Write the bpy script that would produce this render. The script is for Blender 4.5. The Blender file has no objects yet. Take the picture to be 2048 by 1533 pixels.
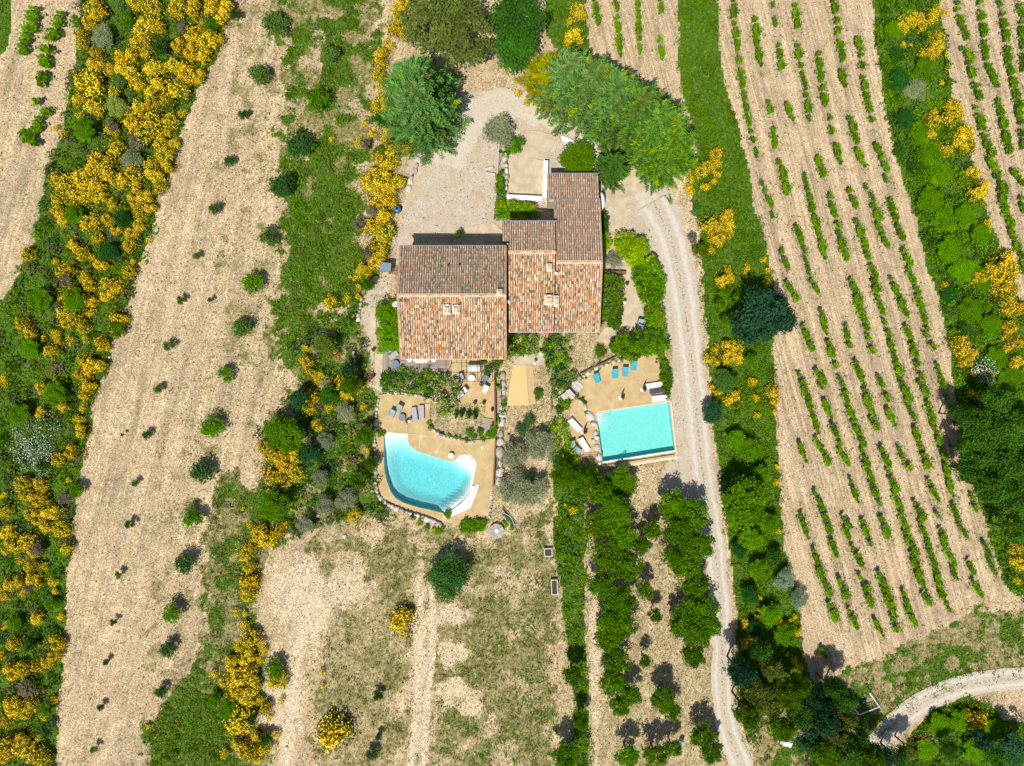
import bpy, math, random
import numpy as np
from mathutils import Vector, geometry
random.seed(7); RNG = np.random.default_rng(7)
scene = bpy.context.scene
col = scene.collection
PI = math.pi
R = math.radians

# ------------------------------------------------------------------ camera, world, sun
HC = 85.333                      # drone height in metres, 16 photo pixels per metre on the ground
cd = bpy.data.cameras.new('camera'); cam = bpy.data.objects.new('camera', cd); col.objects.link(cam)
cam.location = (0, 0, HC); cam.rotation_euler = (0, 0, 0)
cd.lens = 24; cd.sensor_width = 36; cd.clip_start = 0.5; cd.clip_end = 3000
scene.camera = cam
SUN_EL, SUN_AZ = R(61), R(202)   # azimuth clockwise from north (+y): sun in the south-south-west
w = bpy.data.worlds.new('World'); scene.world = w; w.use_nodes = True
nt = w.node_tree; bg = nt.nodes['Background']
sky = nt.nodes.new('ShaderNodeTexSky'); sky.sky_type = 'NISHITA'; sky.sun_disc = False
sky.sun_elevation = SUN_EL; sky.sun_rotation = SUN_AZ
nt.links.new(sky.outputs[0], bg.inputs[0]); bg.inputs[1].default_value = 0.09
sl = bpy.data.lights.new('sun', 'SUN'); sl.energy = 4.6; sl.angle = R(0.5); sl.color = (1.0, 0.95, 0.87)
so = bpy.data.objects.new('sun', sl); col.objects.link(so)
sd = Vector((math.sin(SUN_AZ)*math.cos(SUN_EL), math.cos(SUN_AZ)*math.cos(SUN_EL), math.sin(SUN_EL)))
so.rotation_euler = sd.to_track_quat('Z', 'Y').to_euler(); so.location = sd*150
vs = scene.view_settings; vs.view_transform = 'Standard'; vs.look = 'None'; vs.gamma = 1; vs.exposure = 0.16
vs.use_curve_mapping = False
scene.cycles.max_bounces = 6; scene.cycles.transparent_max_bounces = 8
scene.cycles.volume_bounces = 0

# ------------------------------------------------------------------ helpers
S = 16.0
def W(px, py, z=0.0):
    f = (HC - z)/HC
    return Vector(((px-1024)/S*f, (766.5-py)/S*f, z))
def W2(px, py, z=0.0):
    v = W(px, py, z); return (v.x, v.y)
def ext(p):
    x, y = p
    if x <= 0: x = -160
    if x >= 2048: x = 2210
    if y <= 0: y = -140
    if y >= 1533: y = 1680
    return (x, y)
def tag(o, label=None, cat=None, group=None, kind=None):
    if label: o['label'] = label
    if cat: o['category'] = cat
    if group: o['group'] = group
    if kind: o['kind'] = kind
    return o
def empty(name, loc, rz=0.0):
    o = bpy.data.objects.new(name, None); col.objects.link(o)
    o.empty_display_size = 0.2
    o.location = loc; o.rotation_euler = (0, 0, rz); return o
def link(name, me, parent=None, loc=None, rz=0.0, color=None):
    o = bpy.data.objects.new(name, me); col.objects.link(o)
    if parent: o.parent = parent
    if loc is not None: o.location = loc
    o.rotation_euler = (0, 0, rz)
    if color: o.color = (*color, 1)
    return o
def ordn(n):
    s = 'th' if 10 <= n % 100 <= 20 else {1: 'st', 2: 'nd', 3: 'rd'}.get(n % 10, 'th')
    return f'{n}{s}'

class MB:
    def __init__(s): s.v = []; s.f = []
    def add(s, vs, fs):
        b = len(s.v); s.v += [tuple(v) for v in vs]; s.f += [tuple(i+b for i in f) for f in fs]; return s
    def box(s, c, size, rz=0.0, rx=0.0):
        hx, hy, hz = size[0]/2, size[1]/2, size[2]/2; out = []
        cr, sr = math.cos(rz), math.sin(rz); cx, sx = math.cos(rx), math.sin(rx)
        for z in (-hz, hz):
            for x, y in ((-hx, -hy), (hx, -hy), (hx, hy), (-hx, hy)):
                y2 = y*cx - z*sx; z2 = y*sx + z*cx
                out.append((c[0]+x*cr-y2*sr, c[1]+x*sr+y2*cr, c[2]+z2))
        return s.add(out, [(3,2,1,0),(4,5,6,7),(0,1,5,4),(1,2,6,5),(2,3,7,6),(3,0,4,7)])
    def lathe(s, c, prof, n=16, cap=True):
        out = []; m = len(prof)
        for r, z in prof:
            for k in range(n):
                a = 2*PI*k/n; out.append((c[0]+r*math.cos(a), c[1]+r*math.sin(a), c[2]+z))
        fs = []
        for j in range(m-1):
            for k in range(n):
                k2 = (k+1) % n; fs.append((j*n+k, j*n+k2, (j+1)*n+k2, (j+1)*n+k))
        if cap: fs.append(tuple(range((m-1)*n, m*n))); fs.append(tuple(reversed(range(n))))
        return s.add(out, fs)
    def tube(s, pts, r, n=6, r2=None):
        pts = [Vector(p) for p in pts]; out = []; m = len(pts)
        r2 = r if r2 is None else r2
        for j, p in enumerate(pts):
            d = (pts[min(j+1, m-1)] - pts[max(j-1, 0)]).normalized()
            a = d.orthogonal().normalized(); b = d.cross(a)
            if abs(d.z) < 0.95:
                a = Vector((0,0,1)).cross(d).normalized(); b = d.cross(a)
            rr = r + (r2-r)*j/(m-1)
            for k in range(n):
                t = 2*PI*k/n; out.append(p + a*rr*math.cos(t) + b*rr*math.sin(t))
        fs = [(j*n+k, j*n+(k+1) % n, (j+1)*n+(k+1) % n, (j+1)*n+k) for j in range(m-1) for k in range(n)]
        fs += [tuple(reversed(range(n))), tuple(range((m-1)*n, m*n))]
        return s.add(out, fs)
    def prism(s, poly, z0, z1):
        n = len(poly)
        a = sum(poly[i][0]*poly[(i+1) % n][1]-poly[(i+1) % n][0]*poly[i][1] for i in range(n))
        if a < 0: poly = poly[::-1]
        out = [(x, y, z0) for x, y in poly] + [(x, y, z1) for x, y in poly]
        fs = [tuple(range(n, 2*n)), tuple(reversed(range(n)))] + [(i, (i+1) % n, n+(i+1) % n, n+i) for i in range(n)]
        return s.add(out, fs)
    def rock(s, c, sx, sy, sz, rz=0.0, seed=0):
        rg = random.Random(seed); out = []; n = 8
        rings = [(-0.5, .75), (0.0, 1.0), (0.55, .86), (0.9, .45)]
        ph = rg.uniform(0, 6)
        base = [rg.uniform(.82, 1.12) for _ in range(n)]
        cr, sr = math.cos(rz), math.sin(rz)
        for zz, rr in rings:
            for k in range(n):
                a = 2*PI*k/n+ph; q = rr*base[k]*rg.uniform(.93, 1.07)
                x, y = math.cos(a)*q*sx/2, math.sin(a)*q*sy/2
                out.append((c[0]+x*cr-y*sr, c[1]+x*sr+y*cr, c[2]+(zz+rg.uniform(-.06, .06))*sz))
        out.append((c[0], c[1], c[2]+sz*.98))
        fs = [(j*n+k, j*n+(k+1) % n, (j+1)*n+(k+1) % n, (j+1)*n+k) for j in range(3) for k in range(n)]
        fs += [(3*n+k, 3*n+(k+1) % n, 4*n) for k in range(n)]
        return s.add(out, fs)
    def mesh(s, name, mat, smooth=False):
        me = bpy.data.meshes.new(name); me.from_pydata(s.v, [], s.f); me.validate()
        if mat: me.materials.append(mat)
        if smooth:
            for p in me.polygons: p.use_smooth = True
        me.update(); return me
    def build(s, name, mat, parent=None, loc=None, rz=0.0, smooth=False):
        return link(name, s.mesh(name, mat, smooth), parent, loc, rz)

def tris_area_mesh(outer, holes=(), z=0.0, pts_in=(), zf=None):
    vs = []; es = []
    for lp in [outer]+list(holes):
        b = len(vs); n = len(lp); vs += [Vector(p) for p in lp]; es += [(b+i, b+(i+1) % n) for i in range(n)]
    vs += [Vector(p) for p in pts_in]
    r = geometry.delaunay_2d_cdt(vs, es, [], 0, 1e-5)
    V, F = r[0], r[2]
    cen = np.array([[sum(V[i].x for i in f)/3, sum(V[i].y for i in f)/3] for f in F])
    ok = inpoly(cen[:, 0], cen[:, 1], outer)
    for h in holes: ok &= ~inpoly(cen[:, 0], cen[:, 1], h)
    F = [tuple(f) for f, k in zip(F, ok) if k]
    F2 = []
    for f in F:
        a, b, c = (V[i] for i in f)
        F2.append(f if (b.x-a.x)*(c.y-a.y)-(b.y-a.y)*(c.x-a.x) > 0 else f[::-1])
    return [(v.x, v.y, zf(v.x, v.y) if zf else z) for v in V], F2

def inpoly(X, Y, poly):
    X = np.asarray(X); Y = np.asarray(Y); c = np.zeros(X.shape, bool); n = len(poly)
    for i in range(n):
        x1, y1 = poly[i]; x2, y2 = poly[(i+1) % n]
        if y1 == y2: continue
        t = ((y1 > Y) != (y2 > Y)) & (X < (x2-x1)*(Y-y1)/(y2-y1)+x1)
        c ^= t
    return c
def segdist(X, Y, pl):
    d = np.full(np.shape(X), 1e9)
    for (x1, y1), (x2, y2) in zip(pl[:-1], pl[1:]):
        dx, dy = x2-x1, y2-y1; L = dx*dx+dy*dy+1e-9
        t = np.clip(((X-x1)*dx+(Y-y1)*dy)/L, 0, 1)
        d = np.minimum(d, np.hypot(X-x1-t*dx, Y-y1-t*dy))
    return d
_NT = RNG.random((256, 256))
def vnoise(X, Y, sc, seed=0):
    x = np.asarray(X)*sc+seed*37.7+500; y = np.asarray(Y)*sc+seed*91.3+500
    xi = np.floor(x).astype(int); yi = np.floor(y).astype(int); fx = x-xi; fy = y-yi
    fx = fx*fx*(3-2*fx); fy = fy*fy*(3-2*fy)
    g = lambda a, b: _NT[a % 256, b % 256]
    return (g(xi, yi)*(1-fx)+g(xi+1, yi)*fx)*(1-fy)+(g(xi, yi+1)*(1-fx)+g(xi+1, yi+1)*fx)*fy
def fbm(X, Y, sc, seed=0, o=3):
    t = 0; a = .5; n = 0
    for k in range(o): t = t+a*vnoise(X, Y, sc*2**k, seed+k); n += a; a *= .55
    return t/n
def chaikin(pl, it=2, closed=False):
    pl = [tuple(p) for p in pl]
    for _ in range(it):
        out = [] if closed else [pl[0]]
        m = len(pl) if closed else len(pl)-1
        for i in range(m):
            a, b = pl[i], pl[(i+1) % len(pl)]
            out += [(a[0]*.75+b[0]*.25, a[1]*.75+b[1]*.25), (a[0]*.25+b[0]*.75, a[1]*.25+b[1]*.75)]
        if not closed: out.append(pl[-1])
        pl = out
    return pl
def rough(poly, step=0.4, amp=0.15, seed=0):
    out = []; n = len(poly)
    for i in range(n):
        a, b = poly[i], poly[(i+1) % n]; L = math.hypot(b[0]-a[0], b[1]-a[1]); k = max(1, int(L/step))
        for j in range(k):
            t = j/k; x = a[0]+(b[0]-a[0])*t; y = a[1]+(b[1]-a[1])*t
            dx = (float(fbm(x, y, 1.1, seed))-.5)*4*amp; dy = (float(fbm(x, y, 1.1, seed+9))-.5)*4*amp
            out.append((x+dx, y+dy))
    return out

# ------------------------------------------------------------------ materials
def mat(name, rgb, rough_=.85, var=.12, scale=6.0, bump=.0, spec=.3, metal=0.0, rgb2=None):
    m = bpy.data.materials.new(name); m.use_nodes = True; t = m.node_tree; b = t.nodes['Principled BSDF']
    b.inputs['Roughness'].default_value = rough_; b.inputs['Specular IOR Level'].default_value = spec
    b.inputs['Metallic'].default_value = metal
    tc = t.nodes.new('ShaderNodeNewGeometry')
    n = t.nodes.new('ShaderNodeTexNoise'); n.inputs['Scale'].default_value = scale; n.inputs['Detail'].default_value = 5
    n.inputs['Roughness'].default_value = .65
    t.links.new(tc.outputs['Position'], n.inputs['Vector'])
    r = t.nodes.new('ShaderNodeValToRGB'); r.color_ramp.elements[0].position = .3; r.color_ramp.elements[1].position = .7
    c2 = rgb2 or tuple(min(1, c*(1+var)) for c in rgb)
    r.color_ramp.elements[0].color = (*[c*(1-var) for c in rgb], 1); r.color_ramp.elements[1].color = (*c2, 1)
    t.links.new(n.outputs[0], r.inputs[0]); t.links.new(r.outputs[0], b.inputs['Base Color'])
    if bump:
        bp = t.nodes.new('ShaderNodeBump'); bp.inputs['Strength'].default_value = bump; bp.inputs['Distance'].default_value = .05
        t.links.new(n.outputs[0], bp.inputs['Height']); t.links.new(bp.outputs[0], b.inputs['Normal'])
    return m
def leaf_mat(name, trans=.35, sat=1.2, val=1.5):
    m = bpy.data.materials.new(name); m.use_nodes = True; t = m.node_tree
    for n in list(t.nodes): t.nodes.remove(n)
    o = t.nodes.new('ShaderNodeOutputMaterial'); at = t.nodes.new('ShaderNodeAttribute'); at.attribute_name = 'tint'
    oi = t.nodes.new('ShaderNodeObjectInfo')
    mx = t.nodes.new('ShaderNodeMix'); mx.data_type = 'RGBA'; mx.blend_type = 'MULTIPLY'; mx.inputs[0].default_value = 1
    t.links.new(at.outputs['Color'], mx.inputs[6]); t.links.new(oi.outputs['Color'], mx.inputs[7])
    hs = t.nodes.new('ShaderNodeHueSaturation'); hs.inputs['Saturation'].default_value = sat
    mr = t.nodes.new('ShaderNodeMapRange'); mr.inputs[3].default_value = .84*val; mr.inputs[4].default_value = 1.14*val
    t.links.new(oi.outputs['Random'], mr.inputs[0]); t.links.new(mr.outputs[0], hs.inputs['Value'])
    t.links.new(mx.outputs[2], hs.inputs['Color'])
    p = t.nodes.new('ShaderNodeBsdfPrincipled'); p.inputs['Roughness'].default_value = .7; p.inputs['Specular IOR Level'].default_value = .06
    tr = t.nodes.new('ShaderNodeBsdfTranslucent'); ms = t.nodes.new('ShaderNodeMixShader'); ms.inputs[0].default_value = trans
    t.links.new(hs.outputs[0], p.inputs['Base Color']); t.links.new(hs.outputs[0], tr.inputs['Color'])
    t.links.new(p.outputs[0], ms.inputs[1]); t.links.new(tr.outputs[0], ms.inputs[2]); t.links.new(ms.outputs[0], o.inputs[0])
    return m
LEAF = leaf_mat('leaf'); PETAL = leaf_mat('petal', .2, 1.0, 1.0)
def attr_mat(name, attr='tint', obj=False, scale=9.0, var=.35, rgh=.9):
    m = bpy.data.materials.new(name); m.use_nodes = True; t = m.node_tree; b = t.nodes['Principled BSDF']
    b.inputs['Roughness'].default_value = rgh; b.inputs['Specular IOR Level'].default_value = .2
    if obj: src = t.nodes.new('ShaderNodeObjectInfo').outputs['Color']
    else:
        a = t.nodes.new('ShaderNodeAttribute'); a.attribute_name = attr; src = a.outputs['Color']
    g = t.nodes.new('ShaderNodeNewGeometry'); n = t.nodes.new('ShaderNodeTexNoise'); n.inputs['Scale'].default_value = scale
    n.inputs['Detail'].default_value = 4; t.links.new(g.outputs['Position'], n.inputs['Vector'])
    mr = t.nodes.new('ShaderNodeMapRange'); mr.inputs[1].default_value = .3; mr.inputs[2].default_value = .7
    mr.inputs[3].default_value = 1-var; mr.inputs[4].default_value = 1+var*.6
    t.links.new(n.outputs[0], mr.inputs[0])
    mx = t.nodes.new('ShaderNodeMix'); mx.data_type = 'RGBA'; mx.blend_type = 'MULTIPLY'; mx.inputs[0].default_value = 1
    t.links.new(src, mx.inputs[6]); t.links.new(mr.outputs[0], mx.inputs[7]); t.links.new(mx.outputs[2], b.inputs['Base Color'])
    return m
M = dict(
 tile=attr_mat('clay_tile'), tile_one=attr_mat('clay_tile_single', obj=True), stone_var=attr_mat('field_stone', var=.25), stone_one=attr_mat('stone_single', obj=True, var=.3),
 under=mat('roof_mortar', (.16,.12,.09)), mortar=mat('ridge_mortar', (.55,.42,.27), var=.2),
 stucco=mat('ochre_render', (.50,.38,.24), var=.08, scale=2, bump=.2), white=mat('white_paint', (.80,.79,.76), var=.04),
 concrete=mat('ochre_concrete', (.46,.325,.15), var=.15, scale=.9, bump=.1, rgb2=(.56,.415,.205)),
 beige=mat('beige_concrete', (.46,.37,.235), var=.18, scale=1.0, bump=.1, rgb2=(.58,.48,.34)),
 sand=mat('yellow_sand', (.60,.42,.17), var=.06, scale=4, rgb2=(.66,.47,.21)), sand2=mat('dull_sand', (.50,.35,.17), var=.12, scale=2),
 plaster=mat('pool_plaster', (.80,.80,.76), var=.035, scale=7), coping=mat('pale_coping', (.66,.53,.36), var=.08),
 zinc=mat('zinc', (.30,.36,.38), .4, metal=.5), steel=mat('dark_steel', (.035,.035,.04), .5), glass=mat('window_glass', (.03,.05,.06), .08, spec=.8),
 wood=mat('grey_wood', (.33,.27,.21), var=.25, scale=12), woodd=mat('brown_wood', (.20,.12,.07), var=.25, scale=9),
 shutter=mat('blue_grey_shutter', (.20,.27,.28), var=.1), bark=mat('bark', (.11,.085,.06), var=.3, scale=7, bump=.4),
 rattan=mat('dark_rattan', (.055,.055,.06), .7, var=.3, scale=30), greyf=mat('grey_fabric', (.36,.35,.37), var=.07, scale=20),
 lightf=mat('pale_grey_fabric', (.62,.62,.62), var=.05, scale=15), tealf=mat('grey_teal_fabric', (.27,.36,.36), var=.08, scale=20),
 turq=mat('turquoise_fabric', (.045,.36,.47), var=.08, scale=15), cream=mat('cream_top', (.75,.66,.5), var=.04),
 bluegrey=mat('blue_grey_top', (.14,.20,.26), .35, var=.06), terra=mat('terracotta', (.38,.13,.07), var=.15), dark=mat('black_plastic', (.02,.02,.025), .4),
 soil=mat('potting_soil', (.06,.045,.03), var=.3, scale=20), red=mat('dark_red', (.22,.015,.02), var=.2), blue=mat('blue_plastic', (.05,.13,.26), .4),
 metalw=mat('white_pipe', (.75,.77,.78), .4), straw=mat('straw', (.50,.33,.14), var=.25, scale=9), darkgreen=mat('trough_water', (.20,.22,.07), .12, var=.15, spec=.6),
 net=mat('dark_net', (.03,.05,.06), .8), limestone=mat('limestone_slab', (.50,.46,.40), var=.15, scale=5, bump=.3), olive_cloth=mat('green_tarp', (.08,.13,.09), var=.2, scale=4))

# ------------------------------------------------------------------ leaf clouds
def unit(a): return a/np.maximum(np.linalg.norm(a, axis=1, keepdims=True), 1e-9)
def cloud_mesh(name, parts):
    """parts: list of (centres, u, v, colour, material_index); each leaf one rhombus"""
    mats = [LEAF, PETAL]
    C = np.concatenate([p[0] for p in parts]); U = np.concatenate([p[1] for p in parts]); V = np.concatenate([p[2] for p in parts])
    K = np.concatenate([p[3] for p in parts]); MI = np.concatenate([np.full(len(p[0]), p[4]) for p in parts])
    n = len(C); co = np.empty((n, 4, 3)); co[:, 0] = C-U; co[:, 1] = C-V; co[:, 2] = C+U; co[:, 3] = C+V
    me = bpy.data.meshes.new(name); me.vertices.add(4*n); me.vertices.foreach_set('co', co.ravel().astype(np.float32))
    me.loops.add(4*n); me.loops.foreach_set('vertex_index', np.arange(4*n, dtype=np.int32))
    me.polygons.add(n); me.polygons.foreach_set('loop_start', np.arange(0, 4*n, 4, dtype=np.int32))
    if MI.max() == 1 and MI.min() == 1: me.materials.append(PETAL); MI = MI*0
    else:
        me.materials.append(LEAF)
        if MI.max() > 0: me.materials.append(PETAL)
    me.polygons.foreach_set('material_index', MI.astype(np.int32))
    a = me.attributes.new('tint', 'FLOAT_COLOR', 'POINT')
    kc = np.ones((n, 4, 4), np.float32); kc[:, :, :3] = np.clip(K, 0, 1)[:, None, :]
    a.data.foreach_set('color', kc.ravel()); me.update(calc_edges=True); return me
def leaves(C, size, up=.8, asp=.55, colr=(1,1,1), var=.25, hue=.12, rg=RNG, N=None):
    n = len(C); nr = unit(rg.normal(size=(n, 3))*.8+np.array([0, 0, up])+(0 if N is None else N*.8))
    u = unit(np.cross(nr, rg.normal(size=(n, 3)))); v = np.cross(nr, u)
    s = (size*(rg.uniform(.6, 1.35, n)))[:, None] if np.isscalar(size) else (size*rg.uniform(.7, 1.3, n))[:, None]
    k = np.array(colr)[None, :] if np.ndim(colr) == 1 else np.array(colr)
    k = k*rg.uniform(1-var, 1+var, (n, 1))*(1+rg.uniform(-hue, hue, (n, 3)))
    return C, u*s, v*s*asp, k
def crown(n, R0, h0, h1, lobes=14, leaf=.16, seed=1, colr=(.07,.13,.03), lobe_r=.42, var=.25, up=.6, flat=1.0):
    """leaf crown: lobes on an ellipsoid, leaves on every lobe's shell"""
    rg = np.random.default_rng(seed); cz = (h0+h1)/2; hz = (h1-h0)/2
    d = unit(rg.normal(size=(lobes, 3))); d[:, 2] = np.abs(d[:, 2])*1.0-.25*(rg.random(lobes) < .4)
    rr = rg.uniform(.35, .72, (lobes, 1)); L = d*rr*np.array([R0, R0, hz])+np.array([0, 0, cz])
    lr = R0*lobe_r*rg.uniform(.65, 1.2, lobes); lc = 1+rg.uniform(-.18, .18, (lobes, 1))
    i = rg.integers(0, lobes, n); q = unit(rg.normal(size=(n, 3))); q[:, 2] = np.where(rg.random(n) < .75, np.abs(q[:, 2]), q[:, 2])
    rad = lr[i, None]*(rg.random((n, 1))**.35)
    lump = .82+.36*rg.random((lobes, 37))[i, ((np.arctan2(q[:, 1], q[:, 0])+PI)*5.8).astype(int) % 37][:, None]
    C = L[i]+q*rad*lump*np.array([1, 1, flat*max(.45, hz/R0)])
    C[:, 2] = np.maximum(C[:, 2], .05)
    return leaves(C, leaf, up=up, colr=np.array(colr)*lc[i], var=var, rg=rg, N=q)+(0,)
def dome_pts(cx, cy, r, h, z0, n, rg):
    """n leaf points over domes given by arrays"""
    area = r*r; p = area/area.sum(); i = rg.choice(len(r), n, p=p)
    a = rg.uniform(0, 2*PI, n); t = np.sqrt(rg.random(n)); sh = np.sqrt(np.maximum(0, 1-t*t))
    wob = 1+.22*np.sin(a*3+i)+.12*np.sin(a*7+i*2.3)
    depth = rg.random(n)**.55
    C = np.stack([cx[i]+np.cos(a)*t*r[i]*wob, cy[i]+np.sin(a)*t*r[i]*wob, z0[i]+h[i]*sh*depth+.02], 1)
    N = np.stack([np.cos(a)*t, np.sin(a)*t, sh], 1)
    return i, C, N
def sample_poly(poly, n, rg):
    xs = [p[0] for p in poly]; ys = [p[1] for p in poly]; out = np.empty((0, 2))
    while len(out) < n:
        q = np.stack([rg.uniform(min(xs), max(xs), n*2), rg.uniform(min(ys), max(ys), n*2)], 1)
        out = np.concatenate([out, q[inpoly(q[:, 0], q[:, 1], poly)]])
    return out[:n]
def parea(poly):
    n = len(poly); return abs(sum(poly[i][0]*poly[(i+1) % n][1]-poly[(i+1) % n][0]*poly[i][1] for i in range(n)))/2
def pick(pal, n, rg):
    pal = np.array(pal); return pal[rg.integers(0, len(pal), n)]
def mass(name, poly, h, r, dens, leaf, pal, seed, z0=None, cover=1.6, keep=None, extra=None):
    """bushy leaf mass over a world polygon; h, r ranges"""
    rg = np.random.default_rng(seed); A = parea(poly); rm = (r[0]+r[1])/2
    nd = max(3, int(A*cover/(PI*rm*rm))); P = sample_poly(poly, nd, rg)
    if keep is not None: P = P[keep(P[:, 0], P[:, 1])]; nd = len(P); A = nd*PI*rm*rm/cover
    rr = rg.uniform(*r, nd); hh = rg.uniform(*h, nd); z = np.zeros(nd) if z0 is None else np.full(nd, z0)
    i, C, N = dome_pts(P[:, 0], P[:, 1], rr, hh, z, int(A*dens), rg); kc = (pick(pal, nd, rg)*(.62+.75*fbm(P[:, 0], P[:, 1], .28, 7))[:, None])[i]
    parts = [leaves(C, leaf, up=.5, colr=kc, var=.25, rg=rg, N=N)+(0,)]
    if z0:   # sides down to the ground
        m = int(A*dens*.35); Q = sample_poly(poly, m, rg)
        parts.append(leaves(np.stack([Q[:, 0], Q[:, 1], rg.uniform(0, z0, m)], 1), leaf, up=0, colr=pick(pal, m, rg)*.9, rg=rg)+(0,))
    if extra:
        n2, pal2, sz = extra; j, C2, N2 = dome_pts(P[:, 0], P[:, 1], rr, hh*1.03+.04, z, int(A*n2), rg)
        parts.append(leaves(C2, sz, up=1.0, asp=.8, colr=pick(pal2, len(C2), rg), var=.15, rg=rg, N=N2)+(1,))
    return cloud_mesh(name, parts)
# ------------------------------------------------------------------ land-use outlines (photo pixels on the ground -> metres)
def PX(pl, e=True): return [W2(*(ext(p) if e else p)) for p in pl]
BELT_W = PX([(168,0),(150,120),(135,210),(100,330),(75,450),(45,530),(12,600),(0,640),(0,1533),(108,1533),(118,1400),(128,1200),(150,1000),(185,810),(240,650),(290,500),(330,350),(385,210),(440,85),(480,0)])
BELT_E = PX([(1735,0),(1760,150),(1790,300),(1830,430),(1872,580),(1908,740),(1915,800),(1925,900),(1960,1010),(1990,1100),(2012,1180),(2048,1215),(2048,640),(2036,600),(2008,510),(1975,430),(1958,370),(1938,300),(1905,200),(1893,120),(1882,50),(1880,0)])
CORNER = PX([(0,0),(22,0),(26,40),(12,110),(0,130)])
MEADOW = PX([(545,60),(600,0),(770,0),(752,150),(765,210),(735,330),(722,420),(742,480),(742,560),(722,630),(640,630),(610,690),(545,700),(535,640),(565,560),(560,470),(545,380),(565,300),(548,200),(580,120)])
FRINGE = PX([(500,0),(560,0),(560,200),(560,480),(545,700),(530,850),(470,920),(420,1000),(400,1120),(400,1240),(360,1370),(290,1450),(260,1400),(300,1250),(320,1100),(350,950),(380,820),(420,700),(440,560),(400,420),(440,250),(470,100)])
MEADOW2 = PX([(565,310),(700,290),(735,340),(728,420),(745,480),(742,560),(722,630),(640,630),(600,690),(548,690),(545,640),(570,560),(565,470),(560,400)])
THICKET = PX([(545,700),(640,640),(722,632),(735,700),(738,760),(756,800),(752,900),(758,990),(790,1030),(720,1045),(660,1050),(600,1060),(560,1090),(510,1050),(500,1010),(530,940),(520,860),(560,810),(600,780)])
STRIP_M = PX([(400,1120),(430,960),(470,920),(510,1000),(560,1095),(520,1130),(510,1200),(505,1290),(540,1330),(545,1400),(560,1533),(330,1533),(250,1533),(290,1440),(360,1370),(390,1300),(400,1220)])
GREEN_S = PX([(370,1380),(440,1360),(470,1400),(480,1533),(260,1533),(300,1440)])
GRASS_E = PX([(1355,0),(1428,0),(1436,60),(1441,120),(1455,190),(1480,270),(1500,370),(1520,450),(1542,545),(1552,620),(1545,700),(1550,800),(1556,950),(1566,1100),(1592,1180),(1604,1300),(1625,1370),(1560,1420),(1500,1440),(1478,1300),(1466,1150),(1452,1040),(1440,950),(1425,830),(1418,700),(1405,560),(1402,450),(1385,420),(1385,350),(1392,300),(1372,200),(1358,130)])
GRASS_N = PX([(1085,0),(1165,0),(1172,60),(1178,110),(1120,105),(1092,70)])
LAWN = PX([(560,1130),(640,1050),(760,1040),(900,1070),(1010,1060),(1110,1000),(1112,1533),(640,1533),(600,1400),(620,1300),(640,1200)])
LAWN2 = PX([(870,1380),(1060,1060),(1110,1000),(1112,1533),(870,1533)])
LAWN_MID = PX([(640,1330),(700,1190),(790,1160),(830,1250),(800,1400),(770,1533),(690,1533)])
ORCH = PX([(1112,940),(1180,950),(1260,1000),(1440,1000),(1450,1150),(1470,1533),(1110,1533)])
STRIP_O = PX([(1112,960),(1170,950),(1172,1100),(1168,1220),(1175,1400),(1185,1533),(1130,1533),(1150,1400),(1125,1220),(1112,1100)])
SE_GRASS = PX([(1625,1370),(1700,1340),(1850,1275),(1960,1215),(2048,1190),(2048,1345),(1950,1360),(1860,1395),(1790,1450),(1740,1500),(1700,1533),(1480,1533),(1500,1440),(1560,1420)])
SE_GREEN = PX([(1820,1470),(1860,1420),(1930,1395),(1985,1405),(2010,1440),(2048,1440),(2048,1533),(1770,1533)])
GARDEN = PX([(740,590),(800,600),(1220,640),(1340,700),(1345,930),(1180,960),(1100,870),(1010,1060),(760,1000),(745,800)])
YARD = PX([(800,440),(820,330),(870,230),(920,180),(1000,190),(1060,205),(1180,270),(1210,300),(1300,330),(1370,420),(1395,560),(1420,900),(1440,1010),(1345,1010),(1330,960),(1345,700),(1220,640),(1190,460),(1010,480),(980,475),(830,480),(795,520),(760,600),(745,760),(720,700),(740,560),(790,470)])
VINE = PX([(1430,0),(1735,0),(1760,150),(1790,300),(1830,430),(1872,580),(1908,740),(1915,800),(1925,900),(1960,1010),(1990,1100),(2012,1180),(1850,1275),(1700,1340),(1625,1370),(1604,1300),(1592,1180),(1566,1100),(1556,950),(1550,800),(1545,700),(1552,620),(1542,545),(1500,370),(1455,190),(1441,120)])
VINE_N = PX([(1165,0),(1355,0),(1358,130),(1372,200),(1350,215),(1200,130),(1178,110)])
VINE_E = PX([(1880,0),(2048,0),(2048,640),(2036,600),(2008,510),(1975,430),(1958,370),(1938,300),(1905,200),(1893,120)])
MAIN_DRIVE = [(1508,1700),(1500,1600),(1484,1533),(1462,1480),(1450,1440),(1444,1380),(1444,1300),(1440,1200),(1432,1120),(1422,1040),(1408,970),(1400,900),(1392,800),(1380,700),(1368,600),(1352,510),(1334,455),(1306,405)]
YARD_DRIVE = [(1300,405),(1270,350),(1235,330),(1185,262),(1120,232),(1050,212),(985,208),(935,236),(905,285),(890,330)]
SE_TRACK = [(1742,1498),(1790,1445),(1840,1408),(1900,1378),(1970,1362),(2048,1355),(2210,1350)]
POOL1 = [W2(*p) for p in [(768.3,864.6),(815,868.6),(815,881.6),(820,891.5),(833,901.5),(850,908),(870,914),(886,919.5),(905,923.5),(911,920),(918,912),(928,909),(943,911),(951,918),(953.3,928),(950,946),(945,970.6),(940,985),(925,1003),(905,1019),(890.5,1027),(866.4,1021),(836.5,1014.7),(808,1006),(791.5,996),(781.6,983),(773,958),(769,936.5),(768,903)]]
POOL2 = [W2(*p) for p in [(1192,826.4),(1338,805),(1349.5,901),(1204,924)]]

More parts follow.
